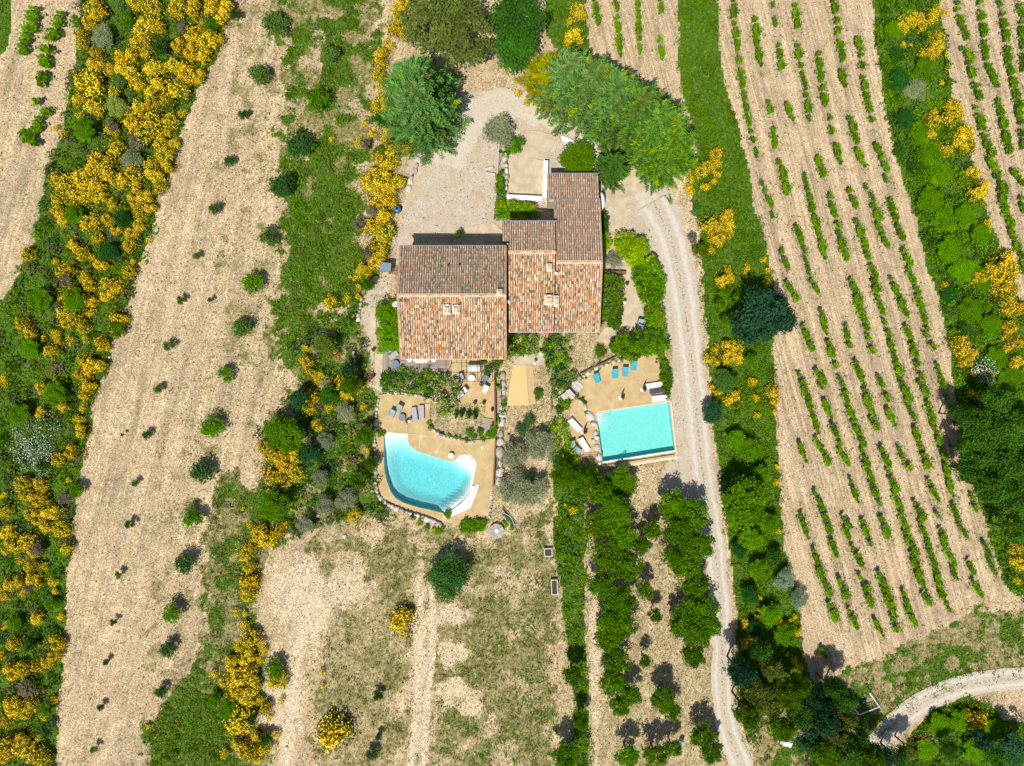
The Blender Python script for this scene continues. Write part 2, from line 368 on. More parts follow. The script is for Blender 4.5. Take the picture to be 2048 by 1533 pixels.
vines = []
def vl(ox, oy, sc, lst): vines.extend([(ox+a/sc, oy+b/sc, ox+c/sc, oy+d/sc) for a, b, c, d in lst])
vl(1536,0,4,[(35,20,45,60),(50,140,65,205),(80,370,110,545),(215,45,235,220),(235,370,265,530),(270,580,310,720),(300,765,330,885),(325,930,340,975),(400,435,430,640),(435,710,455,835),(520,10,560,250),(550,250,600,480),(585,575,610,690),(715,310,735,400),(735,435,755,535),(755,625,830,970),(150,840,190,960),(490,935,510,1060),(540,1170,580,1300),(650,950,715,1140),(715,1205,765,1330),(860,1160,900,1240),(900,1270,950,1370),(930,1405,955,1465),(40,1040,60,1170),(0,820,20,900),(90,1300,130,1420),(120,1430,150,1532),(400,1260,440,1415),(290,1390,315,1532),(780,1480,795,1520),(1510,10,1530,30),(1510,70,1590,310),(1690,0,1710,130),(1700,150,1730,280),(1725,340,1745,430),(1740,470,1830,690),(1840,810,1935,1220),(1850,0,1870,50),(1870,120,1925,400),(1905,400,2010,870),(2000,870,2048,1180),(2010,50,2048,130),(2030,180,2048,560),(1555,390,1625,470),(1600,510,1690,790),(1660,850,1730,1030),(1700,1020,1790,1250),(1760,1290,1840,1380),(1820,1420,1900,1532),(1960,1360,2048,1480)])
vl(1024,0,4,[(650,0,690,190),(820,0,840,80),(835,145,865,450),(1000,0,1020,200),(1010,200,1020,420),(1180,0,1190,100),(1175,320,1200,460),(1765,0,1775,130),(1780,190,1815,480),(1815,480,1860,800),(1855,800,1900,1000),(1900,1050,1930,1135),(1935,165,1960,280),(1950,290,1990,520),(1945,1190,1960,1260),(1990,1450,2010,1490)])
vl(1200,383,4,[(1320,0,1370,120),(1370,170,1385,215),(1485,0,1500,30),(1660,0,1700,150),(1690,150,1735,280),(1740,310,1770,390),(1765,400,1800,530),(1830,45,1870,180),(1880,190,1900,280),(1900,340,1980,540),(1565,285,1625,440),(1620,445,1640,500),(1640,530,1680,670),(1690,720,1740,810),(1450,490,1490,620),(1490,730,1570,870),(1765,960,1810,1140),(1620,1080,1690,1270),(1965,1080,1995,1240),(1820,1210,1890,1400)])
vl(1536,383,4,[(645,0,700,120),(820,15,850,80),(840,120,890,220),(870,265,920,340),(905,350,950,440),(970,75,1020,230),(1030,285,1075,385),(1080,480,1130,590),(1120,630,1200,820),(1190,840,1240,940),(1240,960,1275,1110),(1250,1140,1320,1250),(705,245,790,450),(770,450,860,690),(840,720,870,800),(870,850,920,970),(980,690,1040,830),(1040,830,1110,990),(660,710,720,880),(720,880,790,1110),(920,1040,970,1150),(1100,1080,1160,1230),(1150,1230,1200,1380),(1180,1380,1230,1490),(790,1160,840,1280),(975,1200,1020,1360),(1020,1380,1060,1450),(690,1370,760,1532),(880,1470,900,1532),(1040,1480,1070,1532),(1350,1400,1400,1532),(380,1440,450,1532),(560,1480,590,1532),(240,1460,280,1532),(1850,0,1900,150),(1890,150,1950,270),(1940,300,2000,450),(2000,450,2040,530),(2030,570,2048,650),(2020,60,2048,160)])
vl(1536,766,4,[(260,0,330,150),(320,150,400,400),(400,0,440,50),(590,10,640,160),(770,60,800,150),(800,180,850,260),(820,290,870,360),(900,0,960,130),(1060,0,1130,150),(1110,170,1180,300),(1210,0,1270,90),(1270,170,1320,300),(1310,300,1370,480),(1380,0,1420,50),(1420,110,1490,290),(450,150,500,270),(505,335,580,490),(575,540,640,650),(640,200,690,290),(680,310,760,500),(750,540,800,660),(770,660,830,780),(380,450,480,640),(250,490,300,620),(950,220,1010,330),(900,530,960,660),(1035,510,1075,570),(1065,600,1130,680),(1170,370,1220,500),(1210,500,1280,670),(1380,530,1410,600),(1410,660,1450,780),(1440,780,1480,900),(1480,980,1530,1120),(1520,1120,1600,1240),(1280,780,1360,940),(650,770,720,950),(820,810,890,970),(950,700,1020,860),(1010,890,1070,1010),(1060,1050,1110,1180),(1090,1200,1180,1360),(1150,1370,1210,1532),(1170,950,1240,1090),(1210,1120,1290,1300),(1270,1300,1360,1532),(1380,1180,1430,1330),(1420,1330,1490,1450),(1470,1470,1500,1532),(370,880,430,1000),(420,1010,490,1180),(480,1180,540,1380),(255,1060,320,1240),(590,1080,650,1150),(610,1170,650,1240),(750,1110,820,1290),(900,1090,960,1220),(670,1310,750,1460),(360,1340,420,1532),(1720,1270,1790,1400),(1760,1400,1820,1532),(1600,1440,1640,1520),(1340,1030,1370,1070),(1630,900,1660,1010)])
vl(1536,1150,2.484,[(265,15,310,100),(350,20,390,110),(305,150,335,215),(400,175,440,260),(450,0,500,70),(475,70,510,145),(530,230,570,300),(545,0,590,70),(570,70,630,200),(610,210,640,270),(670,90,700,170),(690,170,730,245),(740,0,780,70),(770,100,805,140),(830,0,860,80),(855,80,900,175),(920,0,945,25),(1020,40,1055,100),(265,370,290,410)])
vl(0,0,4,[(270,70,240,250),(220,250,180,430),(480,110,430,300),(400,300,350,520),(370,520,330,690),(290,800,370,910),(310,950,300,1050),(200,1060,290,1160)])

# ------------------------------------------------------------------ ground sheet
def axis(lo, hi, st, out):
    a = list(np.arange(lo, hi+1e-6, st)); g = st; b = []
    x = hi
    while x < out: g *= 1.25; x += g; b.append(x)
    x = lo; g = st; c = []
    while x > -out: g *= 1.25; x -= g; c.append(x)
    return np.array(c[::-1]+a+b)
AX = axis(-70, 70, .3, 900); AY = axis(-54, 54, .3, 900)
GX, GY = np.meshgrid(AX, AY); gx, gy = GX.ravel(), GY.ravel()
def zones(x, y):
    """how much green cover, dry grass, gravel and tilled soil there is at a point"""
    wa = [(fbm(x, y, .5, 3)-.5)*2, (fbm(x, y, .5, 8)-.5)*2]; wb = [(vnoise(x, y, 1.7, 13)-.5)*2, (vnoise(x, y, 1.7, 18)-.5)*2]
    def hard(poly, wv): return inpoly(x+wa[0]*wv, y+wa[1]*wv, poly).astype(float)
    def soft(poly, wv):
        r = 0
        for q in (.4, 1.0, 1.7): r = r+inpoly(x+wa[0]*wv*q+wb[0]*wv*.5*(q-.2), y+wa[1]*wv*q+wb[1]*wv*.5*(2-q), poly)
        return r/3.
    zz_ = 0; z = {}; n2 = fbm(x, y, .6, 17); n3 = fbm(x, y, .35, 23)
    meadow = soft(MEADOW, 2.4)*np.clip(.42+(n2-.42)*2.4+soft(MEADOW2, 2.0)*.4, .15, .92)
    z['green'] = np.clip(np.maximum.reduce([hard(BELT_W, .8), hard(BELT_E, .5), hard(CORNER, .6), meadow,
        soft(GREEN_S, 1.4)*.85, hard(GRASS_E, .5), hard(GRASS_N, .6), hard(STRIP_O, .7), hard(SE_GREEN, .8),
        soft(SE_GRASS, 1.2)*np.clip((n2-.40)*4, 0, .8), soft(THICKET, 1.2)*np.clip((n2-.36)*4, 0, .8), soft(LAWN2, 1.5)*np.clip(.22+(n2-.45)*1.6, .05, .5)]), 0, 1)
    z['dry'] = np.clip(np.maximum.reduce([soft(STRIP_M, 2.2)*.85, soft(THICKET, 1.5)*.75, soft(LAWN, 1.8)*np.clip(.40+(n3-.45)*1.8, .2, .75),
        soft(LAWN2, 2.0)*np.clip(.68+(n3-.5)*1.4, .42, .92), soft(LAWN_MID, 2.2)*.55, soft(ORCH, .9)*.48, soft(SE_GRASS, 1.2)*.62, soft(GARDEN, .6)*.48,
        soft(MEADOW, 3.0)*np.clip(.55+(n3-.4)*2, .35, .85), soft(FRINGE, 2.5)*np.clip(.36+(n2-.5)*1.6, .1, .6)]), 0, 1)
    z['gravel'] = soft(YARD, .7); z['pale'] = x*0; z['green'] = np.maximum(z['green'], soft(STRIP_M, 1.6)*np.clip(.30+(n2-.45)*2.5, 0, .7))
    z['furrow'] = np.maximum.reduce([hard(VINE, .4), hard(VINE_N, .3), hard(VINE_E, .3)])
    for (px, py, rx, ry) in [(905,1230,40,28),(905,1310,36,30),(905,1385,36,32),(940,1420,30,20),(840,1300,14,160),(600,1200,60,90),(560,1400,50,90),(690,1180,50,40),(1190,1300,12,250)]:
        c = W(px, py); d = np.hypot((x-c.x)/(rx/S), (y-c.y)/(ry/S))+(n2-.5)*1.4; k = np.clip((1.1-d)*2, 0, 1); z['dry'] = z['dry']*(1-k*.75); z['green'] = z['green']*(1-k*.8); z['pale'] = np.maximum(z['pale'], k*.8)
    for pl, w_ in (([(836,1160),(842,1240),(838,1320),(832,1420),(822,1533),(818,1650)], .5), ([(862,1180),(866,1260),(860,1340),(852,1430),(846,1533),(842,1650)], .5), ([(640,1170),(600,1260),(585,1400),(570,1533)], .9)):
        k = np.clip(1.3-segdist(x, y, chaikin(PX(pl, 0), 2))/w_+(n2-.5)*.8, 0, 1); z['pale'] = np.maximum(z['pale'], k); z['dry'] = z['dry']*(1-k*.8); z['green'] = z['green']*(1-k)
    return z
Z = zones(gx, gy)
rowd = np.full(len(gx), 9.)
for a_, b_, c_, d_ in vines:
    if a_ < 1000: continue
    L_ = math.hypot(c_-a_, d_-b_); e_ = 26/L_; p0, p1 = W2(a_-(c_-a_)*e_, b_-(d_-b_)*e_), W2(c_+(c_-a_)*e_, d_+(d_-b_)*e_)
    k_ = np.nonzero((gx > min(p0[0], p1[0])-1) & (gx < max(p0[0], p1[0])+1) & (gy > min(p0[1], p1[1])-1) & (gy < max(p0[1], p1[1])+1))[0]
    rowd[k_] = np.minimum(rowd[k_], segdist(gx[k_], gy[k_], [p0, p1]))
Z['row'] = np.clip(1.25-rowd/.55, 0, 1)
gz = (fbm(gx, gy, .5, 31)-.5)*.10 - .05
gz = np.where((np.abs(gx) > 75) | (np.abs(gy) > 60), -.05+(fbm(gx, gy, .02, 5)-.5)*2*np.clip((np.hypot(gx, gy)-80)/200, 0, 1), gz)
ny, nx = GX.shape
ii = np.arange(nx*ny).reshape(ny, nx)
F = np.stack([ii[:-1, :-1], ii[:-1, 1:], ii[1:, 1:], ii[1:, :-1]], -1).reshape(-1, 4)
hole = inpoly(gx, gy, POOL1) | inpoly(gx, gy, POOL2)
F = F[~hole[F].any(1)]
me = bpy.data.meshes.new('ground'); me.vertices.add(len(gx)); me.vertices.foreach_set('co', np.stack([gx, gy, gz], 1).ravel().astype(np.float32))
me.loops.add(F.size); me.loops.foreach_set('vertex_index', F.ravel().astype(np.int32)); me.polygons.add(len(F))
me.polygons.foreach_set('loop_start', np.arange(0, F.size, 4, dtype=np.int32)); me.polygons.foreach_set('use_smooth', np.ones(len(F), bool))
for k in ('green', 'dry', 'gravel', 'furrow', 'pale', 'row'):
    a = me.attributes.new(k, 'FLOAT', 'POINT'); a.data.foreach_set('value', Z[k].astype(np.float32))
me.update(calc_edges=True)

def ground_mat():
    m = bpy.data.materials.new('soil'); m.use_nodes = True; t = m.node_tree; b = t.nodes['Principled BSDF']; L = t.links.new
    b.inputs['Roughness'].default_value = .95; b.inputs['Specular IOR Level'].default_value = .1
    P = t.nodes.new('ShaderNodeNewGeometry').outputs['Position']
    def noise(sc, det=4, ro=.6):
        n = t.nodes.new('ShaderNodeTexNoise'); n.inputs['Scale'].default_value = sc; n.inputs['Detail'].default_value = det; n.inputs['Roughness'].default_value = ro
        L(P, n.inputs['Vector']); return n.outputs[0]
    def ramp(src, stops):
        r = t.nodes.new('ShaderNodeValToRGB'); e = r.color_ramp.elements
        while len(e) < len(stops): e.new(.5)
        for q, (p, c) in zip(e, stops): q.position = p; q.color = (*c, 1) if not np.isscalar(c) else (c, c, c, 1)
        L(src, r.inputs[0]); return r.outputs[0]
    def mix(f, a, c, bt='MIX'):
        n = t.nodes.new('ShaderNodeMix'); n.data_type = 'RGBA'; n.blend_type = bt; n.clamp_factor = True
        if np.isscalar(f): n.inputs[0].default_value = f
        else: L(f, n.inputs[0])
        for i, s in ((6, a), (7, c)):
            if isinstance(s, tuple): n.inputs[i].default_value = (*s, 1)
            else: L(s, n.inputs[i])
        return n.outputs[2]
    def mth(op, a, c=None, d=None):
        n = t.nodes.new('ShaderNodeMath'); n.operation = op; n.use_clamp = op in ('MULTIPLY_ADD',)
        for i, s in enumerate((a, c, d)):
            if s is None: continue
            if np.isscalar(s): n.inputs[i].default_value = s
            else: L(s, n.inputs[i])
        return n.outputs[0]
    def att(nm):
        a = t.nodes.new('ShaderNodeAttribute'); a.attribute_name = nm; return a.outputs['Fac']
    def vor(sc, out='Color', f='F1'):
        v = t.nodes.new('ShaderNodeTexVoronoi'); v.inputs['Scale'].default_value = sc; v.feature = f
        L(P, v.inputs['Vector']); return v.outputs[out]
    sep = t.nodes.new('ShaderNodeSeparateColor'); L(vor(9.5), sep.inputs[0])
    sep2 = t.nodes.new('ShaderNodeSeparateColor'); L(vor(3.1), sep2.inputs[0])
    soil = ramp(noise(.55, 6), [(.32, (.40,.30,.165)), (.5, (.50,.385,.225)), (.68, (.57,.455,.28))])
    def streak(rot, sc=1.1, al=.07):
        mp_ = t.nodes.new('ShaderNodeMapping'); mp_.vector_type = 'POINT'; mp_.inputs['Rotation'].default_value = (0, 0, R(rot)); L(P, mp_.inputs[0])
        m2_ = t.nodes.new('ShaderNodeMapping'); m2_.inputs['Scale'].default_value = (sc, al, 1); L(mp_.outputs[0], m2_.inputs[0])
        n = t.nodes.new('ShaderNodeTexNoise'); n.inputs['Scale'].default_value = 1; n.inputs['Detail'].default_value = 4; n.inputs['Roughness'].default_value = .6; L(m2_.outputs[0], n.inputs['Vector']); return n.outputs[0]
    soil = mix(1.0, soil, ramp(streak(13, .7, .06), [(.34, .70), (.5, .98), (.66, 1.12)]), 'MULTIPLY')
    soil = mix(1.0, soil, ramp(streak(13, 3.0, .10), [(.38, .86), (.62, 1.06)]), 'MULTIPLY')
    soil = mix(mth('MULTIPLY', ramp(noise(.12, 3), [(.42, 0.), (.62, 1.)]), .5), soil, (.47,.345,.215))
    peb = ramp(sep.outputs[0], [(0, .42), (.2, .80), (.5, 1.0), (.82, 1.10), (.95, 1.5)])
    soil = mix(1.0, soil, peb, 'MULTIPLY')
    crumbs = mth('MULTIPLY', ramp(noise(5.5, 3), [(.56, 0.), (.64, 1.)]), ramp(noise(.5, 3, .5), [(.35, .25), (.65, 1.)]))
    soil = mix(mth('MULTIPLY', crumbs, .75), soil, (.15,.125,.06))
    # harrow lines of the vineyards
    wv = t.nodes.new('ShaderNodeTexWave'); wv.inputs['Scale'].default_value = 1.15; wv.inputs['Distortion'].default_value = 2.6; wv.inputs['Detail'].default_value = 3
    mp = t.nodes.new('ShaderNodeMapping'); mp.inputs['Rotation'].default_value = (0, 0, R(72)); L(P, mp.inputs[0]); L(mp.outputs[0], wv.inputs[0])
    fur = ramp(noise(.5, 6), [(.32, (.47,.35,.205)), (.68, (.60,.465,.295))])
    fur = mix(1.0, fur, ramp(streak(-15, 1.5, .05), [(.36, .72), (.5, .98), (.64, 1.10)]), 'MULTIPLY'); fur = mix(1.0, fur, ramp(streak(-15, 4.2, .07), [(.38, .78), (.62, 1.08)]), 'MULTIPLY')
    fur = mix(1.0, fur, ramp(wv.outputs[1], [(.0, .93), (.5, 1.), (1., 1.03)]), 'MULTIPLY'); fur = mix(1.0, fur, ramp(sep.outputs[1], [(0, .58), (.2, .88), (.8, 1.08), (.95, 1.35)]), 'MULTIPLY')
    fur = mix(mth('MULTIPLY', crumbs, .62), fur, (.17,.13,.07))
    fur = mix(mth('MULTIPLY', att('row'), ramp(noise(1.1, 4, .65), [(.38, .15), (.6, .75)])), fur, (.30,.215,.14))  # strips along the vine rows: worked-soil brown with the shade strips painted in
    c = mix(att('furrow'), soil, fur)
    grav = ramp(noise(.9, 6), [(.3, (.44,.365,.275)), (.7, (.53,.455,.355))]); grav = mix(1.0, grav, ramp(sep.outputs[2], [(0, .74), (.3, .96), (.8, 1.04), (.96, 1.2)]), 'MULTIPLY')
    grav = mix(mth('MULTIPLY', crumbs, .65), grav, (.22,.155,.065)); grav = mix(mth('MULTIPLY', ramp(noise(.35, 4), [(.5, 0.), (.66, 1.)]), .5), grav, (.43,.33,.18))
    c = mix(mth('MULTIPLY', att('pale'), .7), c, mix(1.0, (.62,.51,.35), peb, 'MULTIPLY')); c = mix(att('gravel'), c, grav)
    nz = mth('ADD', mth('MULTIPLY', noise(1.3, 5, .75), .55), mth('MULTIPLY', noise(5.0, 3, .7), .45))
    dm = mth('MULTIPLY_ADD', mth('SUBTRACT', mth('ADD', att('dry'), nz), .93), 5.0, .0)
    dry = ramp(noise(1.6, 6, .7), [(.36, (.085,.105,.022)), (.5, (.185,.175,.055)), (.66, (.42,.34,.16))])
    dry = mix(1.0, dry, ramp(sep2.outputs[0], [(0, .75), (.9, 1.1), (1, 1.25)]), 'MULTIPLY')
    c = mix(mth('MULTIPLY', dm, .85), c, dry)
    gm = mth('MULTIPLY_ADD', mth('SUBTRACT', mth('ADD', att('green'), nz), .93), 5.5, .0)
    grn = ramp(noise(2.2, 5, .7), [(.35, (.035,.075,.008)), (.55, (.075,.15,.012)), (.72, (.15,.21,.04))])
    c = mix(gm, c, grn); L(c, b.inputs['Base Color'])
    bp = t.nodes.new('ShaderNodeBump'); bp.inputs['Strength'].default_value = .55; bp.inputs['Distance'].default_value = .06
    h = mth('ADD', mth('MULTIPLY', noise(3.5, 5), .9), mth('MULTIPLY', sep.outputs[0], .6)); h = mth('ADD', h, mth('MULTIPLY', mth('MULTIPLY', wv.outputs[1], att('furrow')), .22))
    L(h, bp.inputs['Height']); L(bp.outputs[0], b.inputs['Normal']); return m
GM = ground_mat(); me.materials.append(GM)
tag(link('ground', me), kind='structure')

# ------------------------------------------------------------------ drives and tracks
def drive_mat(name, base, track, weed):
    m = mat(name, base, var=.08, scale=3); t = m.node_tree; L = t.links.new; b = t.nodes['Principled BSDF']
    src = b.inputs['Base Color'].links[0].from_socket; P = t.nodes.new('ShaderNodeNewGeometry').outputs['Position']
    a = t.nodes.new('ShaderNodeAttribute'); a.attribute_name = 'across'
    n = t.nodes.new('ShaderNodeTexNoise'); n.inputs['Scale'].default_value = 1.3; n.inputs['Detail'].default_value = 5; L(P, n.inputs['Vector'])
    ad = t.nodes.new('ShaderNodeMath'); ad.operation = 'MULTIPLY_ADD'; L(n.outputs[0], ad.inputs[0]); ad.inputs[1].default_value = .30; L(a.outputs['Fac'], ad.inputs[2])
    r = t.nodes.new('ShaderNodeValToRGB'); e = r.color_ramp.elements; e[0].position = .16; e[0].color = (.3,.3,.3,1); e[1].position = .34; e[1].color = (0,0,0,1)
    for p, v in ((.50, 0.0), (.62, 1.0), (.78, 1.0), (.95, .1)): q = e.new(p); q.color = (v,)*3+(1,)
    L(ad.outputs[0], r.inputs[0])
    mx = t.nodes.new('ShaderNodeMix'); mx.data_type = 'RGBA'; L(r.outputs[0], mx.inputs[0]); L(src, mx.inputs[6]); mx.inputs[7].default_value = (*track, 1)
    v = t.nodes.new('ShaderNodeTexVoronoi'); v.inputs['Scale'].default_value = 8; L(P, v.inputs['Vector']); sp = t.nodes.new('ShaderNodeSeparateColor'); L(v.outputs['Color'], sp.inputs[0])
    rr = t.nodes.new('ShaderNodeValToRGB'); e = rr.color_ramp.elements; e[0].color = (.80,)*3+(1,); e[1].color = (1.1,)*3+(1,); q = e.new(.2); q.color = (.97,)*3+(1,); L(sp.outputs[0], rr.inputs[0])
    m2 = t.nodes.new('ShaderNodeMix'); m2.data_type = 'RGBA'; m2.blend_type = 'MULTIPLY'; m2.inputs[0].default_value = 1; L(mx.outputs[2], m2.inputs[6]); L(rr.outputs[0], m2.inputs[7])
    # weeds down the middle strip
    wn = t.nodes.new('ShaderNodeTexNoise'); wn.inputs['Scale'].default_value = 5; wn.inputs['Detail'].default_value = 3; L(P, wn.inputs['Vector'])
    sb = t.nodes.new('ShaderNodeMath'); sb.operation = 'MULTIPLY_ADD'; L(a.outputs['Fac'], sb.inputs[0]); sb.inputs[1].default_value = -.9; L(wn.outputs[0], sb.inputs[2])
    wr = t.nodes.new('ShaderNodeValToRGB'); wr.color_ramp.elements[0].position = .47; wr.color_ramp.elements[1].position = .54; L(sb.outputs[0], wr.inputs[0])
    wm = t.nodes.new('ShaderNodeMath'); wm.operation = 'MULTIPLY'; L(wr.outputs[0], wm.inputs[0]); wm.inputs[1].default_value = weed
    m3 = t.nodes.new('ShaderNodeMix'); m3.data_type = 'RGBA'; L(wm.outputs[0], m3.inputs[0]); L(m2.outputs[2], m3.inputs[6]); m3.inputs[7].default_value = (.20,.17,.08,1)
    L(m3.outputs[2], b.inputs['Base Color']); return m
def ribbon(name, pl, wd, z, m, seed=0, amp=.25):
    pl = chaikin(PX(pl, 0), 3); q = [pl[0]]
    for a, b in zip(pl[:-1], pl[1:]):
        L = math.hypot(b[0]-a[0], b[1]-a[1]); k = max(1, int(L/.35))
        q += [(a[0]+(b[0]-a[0])*j/k, a[1]+(b[1]-a[1])*j/k) for j in range(1, k+1)]
    n = len(q); V = []; F = []; A = []; N = 12
    for i, p in enumerate(q):
        a, b = q[max(0, i-1)], q[min(n-1, i+1)]; dx, dy = b[0]-a[0], b[1]-a[1]; l = math.hypot(dx, dy); nx_, ny_ = -dy/l, dx/l
        t = i/(n-1); w_ = np.interp(t, [k/(len(wd)-1) for k in range(len(wd))], wd)/S/2
        wl = w_+(float(fbm(p[0], p[1], 1.3, seed))-.5)*3*amp; wr = w_+(float(fbm(p[0], p[1], 1.3, seed+4))-.5)*3*amp
        for j in range(N+1):
            s = -1+2*j/N; d = s*(wl if s < 0 else wr)
            V.append((p[0]+nx_*d, p[1]+ny_*d, z-.045*abs(s)**6-(.0 if .3 < abs(s) < .75 else -.012))); A.append(abs(s))
    for i in range(n-1):
        for j in range(N): a = i*(N+1)+j; F.append((a, a+1, a+N+2, a+N+1))
    me = bpy.data.meshes.new(name); me.from_pydata(V, [], [f[::-1] for f in F]); me.materials.append(m)
    at = me.attributes.new('across', 'FLOAT', 'POINT'); at.data.foreach_set('value', A); me.update()
    if me.polygons[0].normal.z < 0: me.flip_normals()
    return tag(link(name, me), kind='structure')
DM = drive_mat('drive_gravel', (.45,.385,.29), (.53,.475,.40), .85); DM2 = drive_mat('yard_gravel', (.49,.42,.33), (.51,.445,.355), 0.0)
ribbon('driveway', MAIN_DRIVE, [52, 48, 44, 40, 40, 41, 44, 47, 50, 54, 62, 72], .06, DM, 3, .24)
ribbon('yard_drive', YARD_DRIVE, [60, 34, 28, 44, 58, 60, 62, 70, 78, 70], .052, DM2, 8, .5)
ribbon('dirt_track', SE_TRACK, [40, 46, 46, 44, 44, 44, 46], .06, DM, 15, .12)
def sheet(name, poly, m, z, th=.0, step=.5, amp=.0, kind='structure', holes=(), parent=None):
    if amp: poly = rough(poly, step, amp, len(name))
    V, F = tris_area_mesh(poly, holes, z)
    if th:
        for lp in [poly]+list(holes):
            b = len(V); n = len(lp); V = V+[(x, y, z) for x, y in lp]+[(x, y, z-th) for x, y in lp]
            area = sum(lp[i][0]*lp[(i+1) % n][1]-lp[(i+1) % n][0]*lp[i][1] for i in range(n))
            ccw = (area > 0) == (lp is poly)
            for i in range(n):
                f = (b+i, b+n+i, b+n+(i+1) % n, b+(i+1) % n); F.append(f if ccw else f[::-1])
    me = bpy.data.meshes.new(name); me.from_pydata(V, [], F); me.materials.append(m); me.update()
    o = link(name, me, parent)
    if kind: tag(o, kind=kind)
    return o

# ------------------------------------------------------------------ terraces and pools
ZP = .16
DECK1 = [W2(*p, ZP) for p in [(757,790),(775,788),(820,791),(850,796),(862,799),(859,826),(862,856),(886,870),(931,882),(970,880),(985,877),(993,878),(991,920),(988,953),(985,981),(976,1035),(964,1047),(916,1050),(886,1043),(845,1026),(795,1010),(764,996),(753,961),(751,887),(753,862)]]
sheet('pool_terrace', DECK1, M['concrete'], ZP, .3, holes=[POOL1])
DECK2 = [W2(*p, ZP) for p in [(1155,760),(1172,742),(1190,730),(1238,716),(1263,716),(1300,708),(1321,708),(1327,763),(1333,792),(1343,802),(1355,915),(1236,934),(1206,934),(1202,928),(1198,905),(1186,885),(1186,850),(1182,838),(1170,815),(1160,800)]]
HOLE2 = [W2(*p) for p in [(1192,826.4),(1338,805),(1350.5,909),(1205.5,931.5)]]
sheet('pool_terrace', DECK2, M['concrete'], ZP, .3, holes=[HOLE2])
DECK3 = [W2(*p, .1) for p in [(1141,803),(1157,798),(1166,808),(1176,832),(1186,848),(1188,880),(1199,906),(1196,912),(1157,912),(1141,892),(1138,842)]]
sheet('lower_patio', DECK3, M['concrete'], .09, .2)
sheet('house_terrace', [W2(*p, .1) for p in [(899,714),(986,714),(989,760),(990,840),(986,876),(968,876),(966,836),(956,808),(922,806),(919,790),(926,752),(899,745)]], M['concrete'], .13, .2)
sheet('side_path', [W2(*p, .1) for p in [(740,615),(752,615),(754,702),(766,703),(764,764),(749,764),(750,700),(741,690)]], M['beige'], .09, .15)
sheet('north_patio', [W2(*p, .1) for p in [(905,466),(940,452),(985,444),(1006,462),(1006,500),(822,500),(822,474),(890,474)]], M['beige'], .05, .1)
sheet('courtyard', [W2(*p, .1) for p in [(1018,308),(1090,322),(1086,393),(1014,390)]], M['beige'], .09, .15)
sheet('entrance_ramp', [W2(*p, .1) for p in [(1036,262),(1075,262),(1118,273),(1122,284),(1104,296),(1093,312),(1090,321.5),(1018,307.5),(1034,292)]], M['beige'], .085, .15, amp=.04)
sheet('east_patio', [W2(*p, .1) for p in [(1198,368),(1225,352),(1262,326),(1295,330),(1302,372),(1252,404),(1254,455),(1240,464),(1212,466),(1203,430)]], M['beige'], .075, .12, amp=.08)
sheet('garden_path', [W2(*p, .1) for p in [(1216,466),(1232,472),(1238,500),(1256,520),(1270,560),(1280,596),(1296,606),(1290,640),(1284,662),(1240,668),(1222,688),(1190,682),(1210,655),(1240,655),(1246,600),(1244,555),(1248,540),(1222,500)]], M['beige'], .07, .1, amp=.06)
sheet('sand_court', [W2(*p) for p in [(1026,730.5),(1052,730.5),(1054,760),(1058,811),(1014,812),(1018,780)]], M['sand'], .10, .15)
sheet('sand_path', [W2(*p) for p in [(1052.3,730.5),(1066,730.5),(1069,775),(1072,808),(1058.4,811),(1054.3,760)]], M['sand2'], .085, .13)
sheet('upper_patio', [W2(*p) for p in [(1048,709),(1088,707),(1090,730),(1026,730),(1034,716)]], M['beige'], .11, .15)

def caustic_liner_mat():  # noise mottling paints the water's caustic light pattern into the liner colour
    m = mat('pool_liner', (.70,.71,.68), var=.03, scale=5, spec=.3); t = m.node_tree; b = t.nodes['Principled BSDF']; L = t.links.new
    src = b.inputs['Base Color'].links[0].from_socket; P = t.nodes.new('ShaderNodeNewGeometry').outputs['Position']
    v = t.nodes.new('ShaderNodeTexNoise'); v.inputs['Scale'].default_value = 5; v.inputs['Detail'].default_value = 3; v.inputs['Roughness'].default_value = .7; L(P, v.inputs['Vector'])
    r = t.nodes.new('ShaderNodeValToRGB'); e = r.color_ramp.elements; e[0].position = .40; e[0].color = (.80,)*3+(1,); e[1].position = .60; e[1].color = (1,)*3+(1,); L(v.outputs[0], r.inputs[0])
    mx = t.nodes.new('ShaderNodeMix'); mx.data_type = 'RGBA'; mx.blend_type = 'MULTIPLY'; mx.inputs[0].default_value = 1; L(src, mx.inputs[6]); L(r.outputs[0], mx.inputs[7]); L(mx.outputs[2], b.inputs['Base Color']); return m
LINER = caustic_liner_mat()
